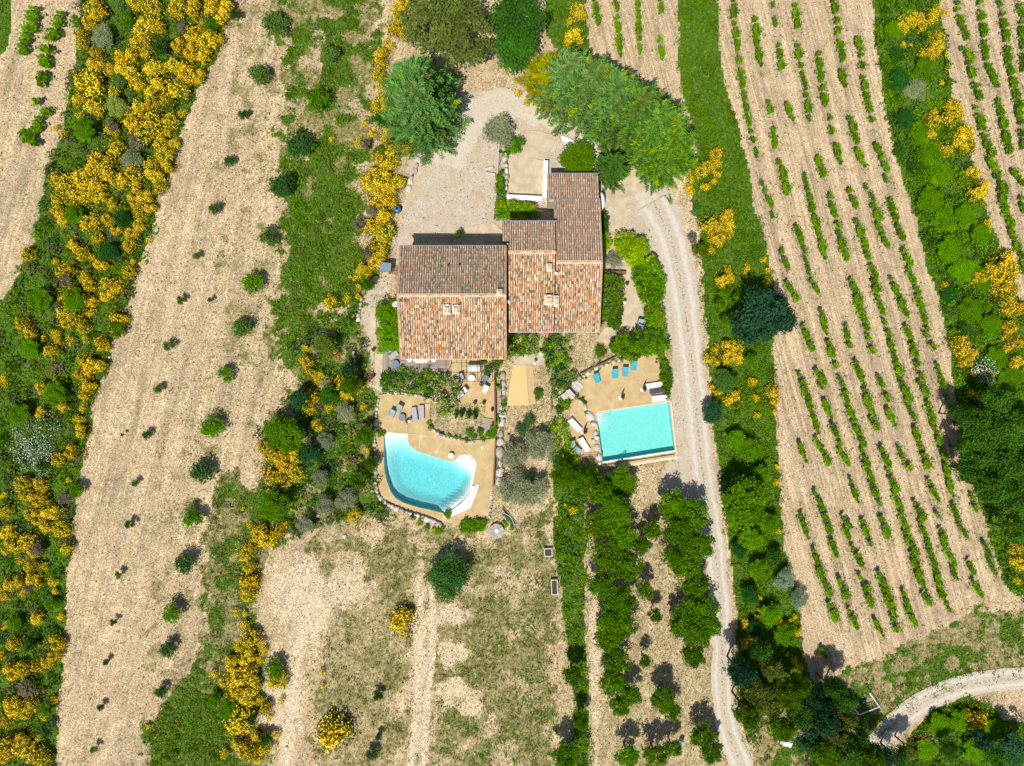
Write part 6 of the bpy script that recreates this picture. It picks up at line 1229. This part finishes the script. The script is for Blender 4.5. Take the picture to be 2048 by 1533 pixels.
def deck_chair(px, py, deg, label, m, L=1.15, wd=.62, group=None):
    """sling chair: seat sheet, raked back, two side frames, legs; faces -y before rotation"""
    o = base('deck_chair', px, py, R(deg), label, 'chair', group)
    k = MB(); k.add([(-wd/2, -L/2, .36), (wd/2, -L/2, .36), (wd/2, .05, .30), (-wd/2, .05, .30), (-wd/2, -L/2, .33), (wd/2, -L/2, .33), (wd/2, .05, .27), (-wd/2, .05, .27)], [(0,1,2,3),(7,6,5,4),(0,4,5,1),(2,6,7,3),(1,5,6,2),(3,7,4,0)]); k.build('seat', M[m], o)
    k = MB(); k.add([(-wd/2, .05, .30), (wd/2, .05, .30), (wd/2, L/2, .80), (-wd/2, L/2, .80), (-wd/2, .08, .27), (wd/2, .08, .27), (wd/2, L/2+.03, .77), (-wd/2, L/2+.03, .77)], [(0,1,2,3),(7,6,5,4),(0,4,5,1),(2,6,7,3),(1,5,6,2),(3,7,4,0)]); k.build('backrest', M[m], o)
    for s in (-1, 1):
        k = MB(); x = s*(wd/2+.02); k.tube([(x, -L/2, .35), (x, .05, .29), (x, L/2+.02, .79)], .018, 5); k.tube([(x, -L/2+.05, .0), (x, -.02, .5), (x, .26, .52)], .016, 5); k.build('side_frame', M[m] if m == 'turq' else M['steel'], o)
        k = MB(); k.tube([(x, .32, .0), (x, -.05, .3)], .016, 5); k.build('leg', M['steel'], o)
for px, py, d, l in [(1194,757,18,'leftmost turquoise deck chair under the stone wall'),(1230,748,4,'second turquoise deck chair from the left'),(1250.5,744,-3,'third turquoise deck chair from the left'),(1268,732,-5,'rightmost turquoise deck chair near the rounded hedge')]:
    deck_chair(px, py, 180+d-180, l, 'turq', 1.15, .62, 'four turquoise deck chairs')
for px, py, d, l, m in [(798,817,-32,'grey-green sling chair, upper of two by the round pool table','tealf'),(784,827,-28,'grey-green sling chair, lower of two by the round pool table','tealf'),
    (922,756,20,'grey chair between oleander and round terrace table','greyf'),(970,758,-40,'dark blue chair right of the round terrace table','bluegrey'),(971,779,-25,'pale grey armchair beside pink potted flowers','lightf'),(927,783,-50,'pale grey chair at the edge of the oleander','lightf'),(919,790,-60,'pale chair half hidden by the oleander','lightf'),
    (1281,647,-10,'grey-green sling chair facing the garden hedge','tealf'),(1279,658,-25,'grey-green sling chair against the broad hedge','tealf'),(1146,890,20,'grey-green sling chair at the left edge of the lower patio','tealf'),(1155,901,50,'grey-green sling chair in the corner of the lower patio','tealf')]:
    deck_chair(px, py, d, l, m, .95, .68)
def round_table(px, py, r, label, m, h=.42):
    o = base('round_table', px, py, 0, label, 'table', None, .14, h); k = MB(); k.lathe((0, 0, h-.05), [(r, 0), (r*1.02, .02), (r, .05)], 24); k.build('table_top', M[m], o)
    k = MB(); k.lathe((0, 0, 0), [(r*.8, 0), (r*.85, h*.5), (r*.92, h-.05)], 20); k.build('drum', M['rattan' if m == 'bluegrey' else 'lightf'], o)
round_table(791, 728, .44, 'round blue-grey table on the corner of the wooden deck', 'bluegrey'); round_table(943, 757, .44, 'round pale grey table under the pergola', 'lightf'); round_table(804, 835, .44, 'round dark grey table between sling chairs and loungers', 'bluegrey')
round_table(902, 912, .34, 'round white side table at the rim of the curved pool', 'white', .5)
# long dining table with white shell chairs, half under the eave
o = base('dining_table', 842, 720, 0, 'long cream dining table on the wooden deck under the eave', 'table', None, .14, .74); k = MB()
k.prism([(-.98, .5), (-1.0, -.1), (-.7, -.32), (-.3, -.42), (.3, -.42), (.7, -.34), (1.0, -.1), (.98, .5)], .70, .75); k.build('table_top', M['cream'], o)
for sx in (-1, 1):
    for sy in (-.15, .35): k = MB(); k.tube([(sx*.75, sy, 0), (sx*.7, sy, .70)], .03, 6); k.build('leg', M['metalw'], o)
for px, py, d, l in [(819,720,60,'white shell chair at the left end of the long table'),(867,720,-60,'white shell chair at the right end of the long table'),(842,732,180,'white shell chair tucked at the front of the long table')][:2]:
    o = base('shell_chair', px, py, R(d), l, 'chair', 'white chairs at the long table', .14, .45)
    k = MB(); k.lathe((0, 0, .42), [(.05, 0), (.24, .01), (.29, .06), (.28, .07), (.22, .03), (.05, .02)], 14, True); k.build('seat', M['white'], o, smooth=True)
    k = MB(); k.add([(-.25, .16, .46), (.25, .16, .46), (.2, .32, .82), (-.2, .32, .82), (-.25, .19, .46), (.25, .19, .46), (.2, .35, .82), (-.2, .35, .82)], [(3,2,1,0),(4,5,6,7),(0,1,5,4),(2,3,7,6),(1,2,6,5),(3,0,4,7)]); k.build('backrest', M['white'], o)
    for sx in (-1, 1):
        for sy in (-1, 1): k = MB(); k.tube([(sx*.14, sy*.14, .43), (sx*.22, sy*.22, 0)], .012, 5); k.build('leg', M['wood'], o)
# white daybed under the pergola
o = base('daybed', 948, 736, 0, 'white cushioned daybed with cream pillows under the pergola', 'daybed', None, .14, .4)
k = MB(); k.box((0, 0, .17), (1.5, 1.0, .3)); k.build('frame', M['rattan'], o); k = MB(); k.box((0, -.05, .38), (1.42, .86, .14)); k.build('cushion', M['lightf'], o)
for i in range(3): k = MB(); k.box((-.46+.46*i, .3, .52), (.42, .16, .30), 0, .3); k.build('pillow', M['white'], o)
k = MB(); k.box((0, .48, .45), (1.5, .08, .6)); k.build('backrest', M['rattan'], o)
# wooden garden bench on the deck
o = base('garden_sofa', 786, 712, R(40), 'wooden framed two-seat sofa turned diagonally on the deck corner', 'sofa', None, .14, .4)
k = MB(); k.box((0, 0, .32), (1.25, .62, .12)); k.build('cushion', M['greyf'], o); k = MB(); k.box((0, .36, .5), (1.3, .06, .45)); k.build('backrest', M['wood'], o)
for s in (-1, 1): k = MB(); k.box((s*.66, 0, .42), (.07, .75, .07)); k.box((s*.66, -.32, .2), (.07, .07, .4)); k.box((s*.66, .32, .2), (.07, .07, .4)); k.build('armrest', M['wood'], o)
# flower pots
def pot(px, py, label, r=.16, h=.3, m='terra', fl=(.35,.02,.03), R0=.24, tall=None, z0=.16, green=(.06,.11,.03)):
    p = W(px, py, .4); o = empty('flower_pot', (p.x, p.y, z0)); tag(o, label, 'flower pot'); k = MB(); k.lathe((0, 0, 0), [(r*.7, 0), (r, h*.9), (r*1.1, h*.9), (r*1.1, h), (r*.85, h), (r*.8, h*.85)], 14); k.build('pot', M[m], o)
    k = MB(); k.lathe((0, 0, h*.8), [(r*.8, 0), (r*.5, .02)], 12); k.build('soil', M['soil'], o)
    rg = np.random.default_rng(int(px)); n = 130; hh = tall or .35; i, C, N = dome_pts(np.zeros(1), np.zeros(1), np.array([R0]), np.array([hh]), np.array([h]), n, rg)
    link('plant', cloud_mesh('plant', [leaves(C[:70], .06, colr=green, rg=rg, N=N[:70])+(0,)]+([leaves(C[70:], .055, asp=.9, colr=fl, rg=rg, N=N[70:])+(1,)] if fl else [])), o)
for a in [(747,700,'pot of dark red flowers beside the west path, upper of two'),(746,753,'pot of dark red flowers beside the west path, lower of two'),(968,806,'terracotta pot with dark red plant at the top of the mossy bed'),(985,820,'small red pot against the dark terrace wall'),(950,806,'small brown pot at the corner of the garden bed'),(1254,568,'terracotta pot on the garden path by the east hedge')]:
    pot(a[0], a[1], a[2], z0=.1)
pot(815, 843, 'pot of dark red flowers beside the grey loungers', .2, .35, 'terra', (.40,.008,.015), .3, .3)
pot(963, 770, 'pot of pink flowers beside the pale grey armchair', .2, .35, 'terra', (.62,.28,.26), .3, .35)
for px, py, l in [(1245.5,795,'middle of the pool terrace'),(1289,779,'head of the long white lounger'),(1170.6,864,'two loungers of the lower patio')]:
    pot(px, py, f'pot of dark pink flowers with tall stems near the {l}', .18, .35, 'terra', (.36,.05,.08), .24, .45)
    p = W(px-4, py+1, .3); o = empty('parasol_base', (p.x, p.y, .16)); tag(o, f'white parasol foot with its bare pole near the {l}', 'parasol stand'); k = MB(); k.lathe((0, 0, 0), [(.25, 0), (.25, .06), (.06, .1), (.05, .3)], 16); k.build('foot', M['white'], o)
    k = MB(); k.lathe((0, 0, .1), [(.025, 0), (.025, 2.2), (.06, 2.25), (.02, 2.35)], 8); k.build('pole', M['steel'], o); k = MB(); k.lathe((0, 0, .9), [(.05, 0), (.12, .15), (.10, .9), (.03, 1.45)], 10); k.build('folded_canopy', M['olive_cloth'], o)
for px, py, l in [(820,842,'beside the grey loungers by the curved pool'),(1069,727,'at the top of the sand court'),(1080,708,'between the shrubs above the sand court'),(1248,607,'on the garden path east of the house')]:
    p = W(px, py, .5); o = empty('garden_lamp', (p.x, p.y, .1)); tag(o, f'small white garden lamp with dark stem {l}', 'lamp'); k = MB(); k.lathe((0, 0, 0), [(.16, 0), (.16, .03), (.03, .05), (.03, .9)], 10); k.build('stem', M['steel'], o)
    k = MB(); k.lathe((0, 0, .85), [(.05, 0), (.18, .08), (.21, .2), (.15, .32), (.04, .38)], 14); k.build('globe', M['white'], o, smooth=True)
for px, py, l in [(1080,707,'above'),(1066,685,'left of')][:1]:
    pass
# magenta flowers by the steps
rg = np.random.default_rng(4); p = W(987, 847, .5); i, C, N = dome_pts(np.array([p.x, p.x-.15]), np.array([p.y, p.y-.45]), np.array([.28, .3]), np.array([.5, .45]), np.array([.1, .1]), 260, rg)
tag(link('flower_bush', cloud_mesh('flower_bush', [leaves(C[:110], .08, colr=(.06,.11,.03), rg=rg, N=N[:110])+(0,), leaves(C[110:], .065, asp=.9, colr=(.55,.01,.20), rg=rg, N=N[110:])+(1,)])), 'magenta flowering bush beside the grey sleeper steps', 'flower bush')
# pool things
o = base('pump_box', 882, 870.5, R(-8), 'black box with a lid at the edge of the curved pool terrace', 'box', None, .16, .3); k = MB(); k.box((0, 0, .17), (.5, .45, .34)); k.build('body', M['dark'], o); k = MB(); k.box((0, 0, .37), (.54, .22, .05)); k.build('lid', M['bluegrey'], o); k = MB(); k.box((0, -.17, .36), (.5, .1, .03)); k.build('handle', M['greyf'], o)
o = base('hose', 855, 802, 0, 'coiled pale hose beside the oleander on the pool terrace', 'hose', None, .17, .05); k = MB()
k.tube([(math.cos(t*.35)*(.30+.004*t), math.sin(t*.35)*(.30+.004*t), .02+.004*(t % 18)/3) for t in range(48)], .022, 5); k.build('coil', M['sand2'], o)
for px, py, l in [(843,873,'left'),(872,904,'middle'),(964,896,'right')]:
    p = W(px, py, .2); o = empty('pool_fitting', (p.x, p.y, ZP)); tag(o, f'small round white pool fitting set in the curved terrace, {l} of three', 'pool fitting'); k = MB(); k.lathe((0, 0, 0), [(.14, 0), (.14, .03), (.09, .045), (.04, .045)], 14); k.build('ring', M['white'], o); k = MB(); k.lathe((0, 0, .04), [(.05, 0), (.04, .02)], 10); k.build('cap', M['greyf'], o)
o = base('skimmer_float', 1193, 876, 0, 'white round float on the boulders by the rectangular pool', 'float', None, .5, .1); k = MB(); k.lathe((0, 0, 0), [(.12, 0), (.24, .08), (.26, .18), (.16, .28), (.03, .3)], 16); k.build('body', M['white'], o, smooth=True)
o = base('wall_light', 1313.5, 725, 0, 'small dark lamp post in the top right corner of the rectangular pool terrace', 'lamp', None, .16, .8); k = MB(); k.lathe((0, 0, 0), [(.05, 0), (.03, .1), (.03, .9)], 8); k.build('post', M['steel'], o); k = MB(); k.lathe((0, 0, .85), [(.05, 0), (.14, .05), (.12, .14), (.02, .18)], 12); k.build('lamp_head', M['steel'], o)
o = base('grate', 992, 930, R(92), 'dark narrow iron grate lying along the east terrace wall', 'grate', None, .17, .05)
for i in range(10): k = MB(); k.box((-.63+.14*i, 0, .02), (.09, .22, .04)); k.build('slat', M['steel'], o)
o = base('bench', 1016.5, 879, R(90), 'narrow grey wooden bench standing beside the boulders', 'bench', None, 0, .4)
for i in range(3): k = MB(); k.box((0, -.11+.11*i, .42), (1.1, .09, .04)); k.build('slat', M['wood'], o)
for s in (-1, 1): k = MB(); k.box((s*.42, 0, .2), (.08, .28, .4)); k.build('leg', M['wood'], o)
# shed and gate on the west side
o = base('garden_shed', 773, 534, R(-5), 'small dark shed with a slanting grey metal roof west of the house', 'shed', None, 0, 1.6)
k = MB(); k.box((0, 0, .75), (1.1, .85, 1.5)); k.build('wall', M['woodd'], o); k = MB(); k.box((-.1, 0, 1.58), (1.3, 1.0, .06), 0, .12); k.build('roof', M['bluegrey'], o); k = MB(); k.box((.2, -.44, .75), (.5, .04, 1.3)); k.build('door', M['wood'], o)
o = base('slatted_gate', 789, 543, R(-9), 'brown slatted timber rack between the shed and the west gable', 'gate', None, 0, 1.0)
for i in range(7): k = MB(); k.box((-.6+.2*i, 0, 1.0), (.07, .55, .05)); k.build('slat', M['woodd'], o)
for s in (-1, 1): k = MB(); k.box((0, s*.3, .97), (1.5, .07, .08)); k.build('rail', M['woodd'], o)
for sx in (-1, 1):
    for sy in (-1, 1): k = MB(); k.box((sx*.68, sy*.3, .48), (.07, .07, .94)); k.build('post', M['woodd'], o)
o = base('timber_fence', 766, 541, R(-12), 'grey board fence panel below the dark shed', 'fence', None, 0, 1.0)
for i in range(4): k = MB(); k.box((0, 0, .15+.25*i), (1.7, .05, .2)); k.build('board', M['wood'], o)
for s in (-1, 1): k = MB(); k.box((s*.8, .05, .5), (.08, .08, 1.05)); k.build('post', M['wood'], o)
o = base('water_tank', 794, 418, R(20), 'small dark blue plastic tank half hidden under the brooms', 'tank', None, 0, .8); k = MB(); k.lathe((0, 0, 0), [(.4, 0), (.42, .1), (.42, .75), (.3, .85)], 14); k.build('body', M['blue'], o, smooth=True); k = MB(); k.lathe((0, 0, .85), [(.16, 0), (.16, .06)], 12); k.build('lid', M['dark'], o)
# white canopy against the east wall
o = base('door_canopy', 1201.5, 403, 0, 'white curved canopy on the east wall of the house', 'canopy', None, 0, 2.4); k = MB(); n = 10; v = []
for i in range(n+1):
    a = PI*i/n; v += [(math.sin(a)*.50, -math.cos(a)*1.15, 2.30), (math.sin(a)*.38, -math.cos(a)*1.02, 2.45), (0, -math.cos(a)*1.0, 2.5)]
k.add(v, [(3*i, 3*i+3, 3*i+4, 3*i+1) for i in range(n)]+[(3*i+1, 3*i+4, 3*i+5, 3*i+2) for i in range(n)]); ob = k.build('canopy_shell', M['white'], o)
k = MB(); k.tube([(0, -.9, 2.2), (.4, -.6, 2.3)], .02); k.tube([(0, .9, 2.2), (.4, .6, 2.3)], .02); k.build('bracket', M['steel'], o)
# benches and slabs in the yard
for px, py, d, l in [(978,338,12,'upper'),(981,349,-8,'lower')]:
    o = base('stone_bench', px, py, R(d), f'pale stone slab bench in the yard, {l} of two', 'bench', None, 0, .3); k = MB(); k.box((0, 0, .38), (1.15, .34, .1)); k.build('seat', M['limestone'], o)
    for s in (-1, 1): k = MB(); k.box((s*.4, 0, .165), (.14, .3, .33)); k.build('leg', M['limestone'], o)
# wire fence left of courtyard
o = empty('wire_fence', (*W2(997, 300), 0)); tag(o, 'thin rusty post and wire fence left of the courtyard', 'fence'); q0 = W(997, 300)
fp = [W(1001, 290), W(998, 330), W(996, 370), W(993, 405), W(988, 440)]
for p in fp: k = MB(); k.tube([(p.x-q0.x, p.y-q0.y, 0), (p.x-q0.x, p.y-q0.y, 1.2)], .035, 6); k.build('post', M['woodd'], o)
for z in (.35, .75, 1.12): k = MB(); k.tube([(p.x-q0.x, p.y-q0.y, z) for p in fp], .014, 4); k.build('wire', M['steel'], o)
# rail on lower patio
o = empty('railing', (*W2(1156, 912), 0)); tag(o, 'thin brown railing at the lower edge of the lower patio', 'railing'); q0 = W(1156, 912); fp = [W(1147, 906), W(1158, 914), W(1178, 913), W(1194, 911)]
for p in fp: k = MB(); k.tube([(p.x-q0.x, p.y-q0.y, 0), (p.x-q0.x, p.y-q0.y, 1.0)], .03, 6); k.build('post', M['woodd'], o)
for z in (.5, .98): k = MB(); k.tube([(p.x-q0.x, p.y-q0.y, z) for p in fp], .022, 4); k.build('rail', M['woodd'], o)
# concrete planters on the lawn
for px, py, sx, sy, l, i in [(1096.5,1105.5,1.05,1.05,'square concrete planter with dark soil on the lawn',0),(1109,1175,.85,1.9,'long rectangular concrete planter on the lawn',1)]:
    o = base('concrete_planter', px, py, R(2), l, 'planter', None, 0, .45)
    for s in (-1, 1):
        k = MB(); k.box((s*(sx/2-.06), 0, .24), (.12, sy, .48)); k.build('side', M['limestone'], o); k = MB(); k.box((0, s*(sy/2-.06), .24), (sx-.245, .12, .475)); k.build('side', M['limestone'], o)
    k = MB(); k.box((0, 0, .15), (sx-.2, sy-.2, .3)); k.build('soil', M['soil'], o)
# round stone table
o = base('millstone_table', 993, 1063, 0, 'round grey segmented stone table south-east of the curved pool', 'table', None, 0, .5); rg = random.Random(2)
for i in range(9):
    a0, a1 = 2*PI*i/9+.03, 2*PI*(i+1)/9-.03; ps = [(math.cos(a0)*.28, math.sin(a0)*.28)]+[(math.cos(a0+(a1-a0)*t/4)*.92, math.sin(a0+(a1-a0)*t/4)*.92) for t in range(5)]+[(math.cos(a1)*.28, math.sin(a1)*.28)]
    k = MB(); k.prism(ps, .3, .42+rg.uniform(0, .01)); ob = k.build('segment', M['stone_one'], o); g = rg.uniform(.8, 1.1); ob.color = (.40*g, .38*g, .36*g, 1)
k = MB(); k.lathe((0, 0, 0), [(.5, 0), (.45, .3)], 16); k.build('pedestal', M['limestone'], o); k = MB(); k.lathe((0, 0, .3), [(.26, 0), (.26, .15), (.1, .16)], 14); k.build('hub', M['cream'], o)
# folded hammock frame by the boulders: curved pole with dark net
o = base('hammock', 1019, 1040, R(-52), 'dark net hammock on a curved pale pole below the lower olive trees', 'hammock', None, 0, .8); N_ = 12; arc = [(-1.35+2.7*i/N_, .45*math.sin(PI*i/N_)-.2, .35+.75*(abs(i-N_/2)/(N_/2))**2) for i in range(N_+1)]
k = MB(); k.tube(arc, .04, 6); k.build('pole', M['lightf'], o); k = MB(); v = []
for x, y, z in arc: v += [(x, y-.08, z-.05), (x, y-.45*math.sin(PI*(x+1.35)/2.7)-.1, z-.15)]
k.add(v, [(2*i, 2*i+2, 2*i+3, 2*i+1) for i in range(N_)]); k.build('net', M['net'], o); k = MB()
for i in (0, N_): x, y, z = arc[i]; k.tube([(x, y, z), (x, y, 0)], .04, 6)
k.build('stand', M['lightf'], o)
# football goal, slab, tub and straw heap in the lower right
o = empty('football_goal', (*W2(1735, 1412), 0)); tag(o, 'white pipe football goal frame lying on the grass by the wood', 'goal'); q0 = W(1735, 1412)
for ps in ([(1696,1404,.9),(1719,1430,.9)], [(1719,1430,.9),(1759,1414,.9)], [(1759,1414,.9),(1739,1387,.9)]): k = MB(); k.tube([W(*p)-q0 for p in ps], .06, 8); k.build('frame_pipe', M['metalw'], o)
for ps in ([(1696,1423,.05),(1719,1430,.9)], [(1696,1404,.9),(1700,1400,.05)], [(1739,1387,.9),(1742,1384,.05)], [(1759,1414,.9),(1762,1418,.05)]): k = MB(); k.tube([W(*p)-q0 for p in ps], .05, 8); k.build('support_pipe', M['metalw'], o)
o = base('blue_tub', 1729.5, 1405, 0, 'small blue tub on the grass inside the goal frame', 'tub', None, 0, .25); k = MB(); k.lathe((0, 0, 0), [(.2, 0), (.27, .32), (.29, .33), (.25, .32), (.18, .05)], 14, False); k.build('body', M['blue'], o); k = MB(); k.tube([(-.27, 0, .3), (0, 0, .5), (.27, 0, .3)], .015, 5); k.build('handle', M['metalw'], o)
o = base('concrete_slab', 1574, 1487, R(-22), 'broken white concrete slabs stacked at the lower drive edge', 'slab', None, 0, .3); k = MB(); k.box((0, 0, .1), (1.5, .8, .2)); k.build('slab', M['limestone'], o); k = MB(); k.box((.1, -.1, .28), (1.0, .55, .14), .2); k.build('slab', M['white'], o)
rg = np.random.default_rng(12); p = W(1854, 1487, .3); n = 1500; i, C, N = dome_pts(p.x+rg.uniform(-.9, .9, 9), p.y+rg.uniform(-.9, .9, 9), rg.uniform(.6, 1.1, 9), rg.uniform(.5, 1.0, 9), np.zeros(9), n, rg)
tag(link('straw_heap', cloud_mesh('straw_heap', [leaves(C, .16, asp=.25, colr=pick([(.42,.28,.11), (.50,.35,.16), (.33,.22,.09), (.25,.18,.09)], n, rg), rg=rg, N=N)+(1,)])), 'heap of dry golden straw in the bottom right greenery', 'straw heap')
o = base('tarpaulin', 1393, 420, R(60), 'crumpled dark green tarpaulin beside the drive bend', 'tarpaulin', None, 0, .15); k = MB(); rg = random.Random(4)
g = [[(i*.22-.66+rg.uniform(-.05, .05), j*.2-.3+abs(i-3)*.12+rg.uniform(-.04, .04), rg.uniform(.04, .28)) for i in range(7)] for j in range(4)]; k.add([p for r_ in g for p in r_], [(j*7+i, j*7+i+1, (j+1)*7+i+1, (j+1)*7+i) for j in range(3) for i in range(6)]); k.build('sheet', M['olive_cloth'], o)
o = base('barrel', 1365, 1488, 0, 'pale grey rain barrel shaded beside the lower drive trees', 'barrel', None, 0, .8); k = MB(); k.lathe((0, 0, 0), [(.27, 0), (.32, .4), (.28, .85)], 16); k.build('body', M['lightf'], o, smooth=True); k = MB(); k.lathe((0, 0, .85), [(.28, 0), (.26, .03)], 16); k.build('lid', M['greyf'], o)

for px, py, l in [(858,960,'deep middle of the curved pool'),(1275,866,'middle of the rectangular pool')]:
    p = W(px, py); o = empty('pool_drain', (p.x, p.y, -1.46 if px < 1000 else -.855)); tag(o, f'round white drain on the floor in the {l}', 'drain'); k = MB(); k.lathe((0, 0, 0), [(.17, 0), (.17, .03), (.12, .045)], 16); k.build('rim', M['white'], o); k = MB(); k.lathe((0, 0, .03), [(.11, 0), (.05, .02)], 12); k.build('grille', M['greyf'], o)
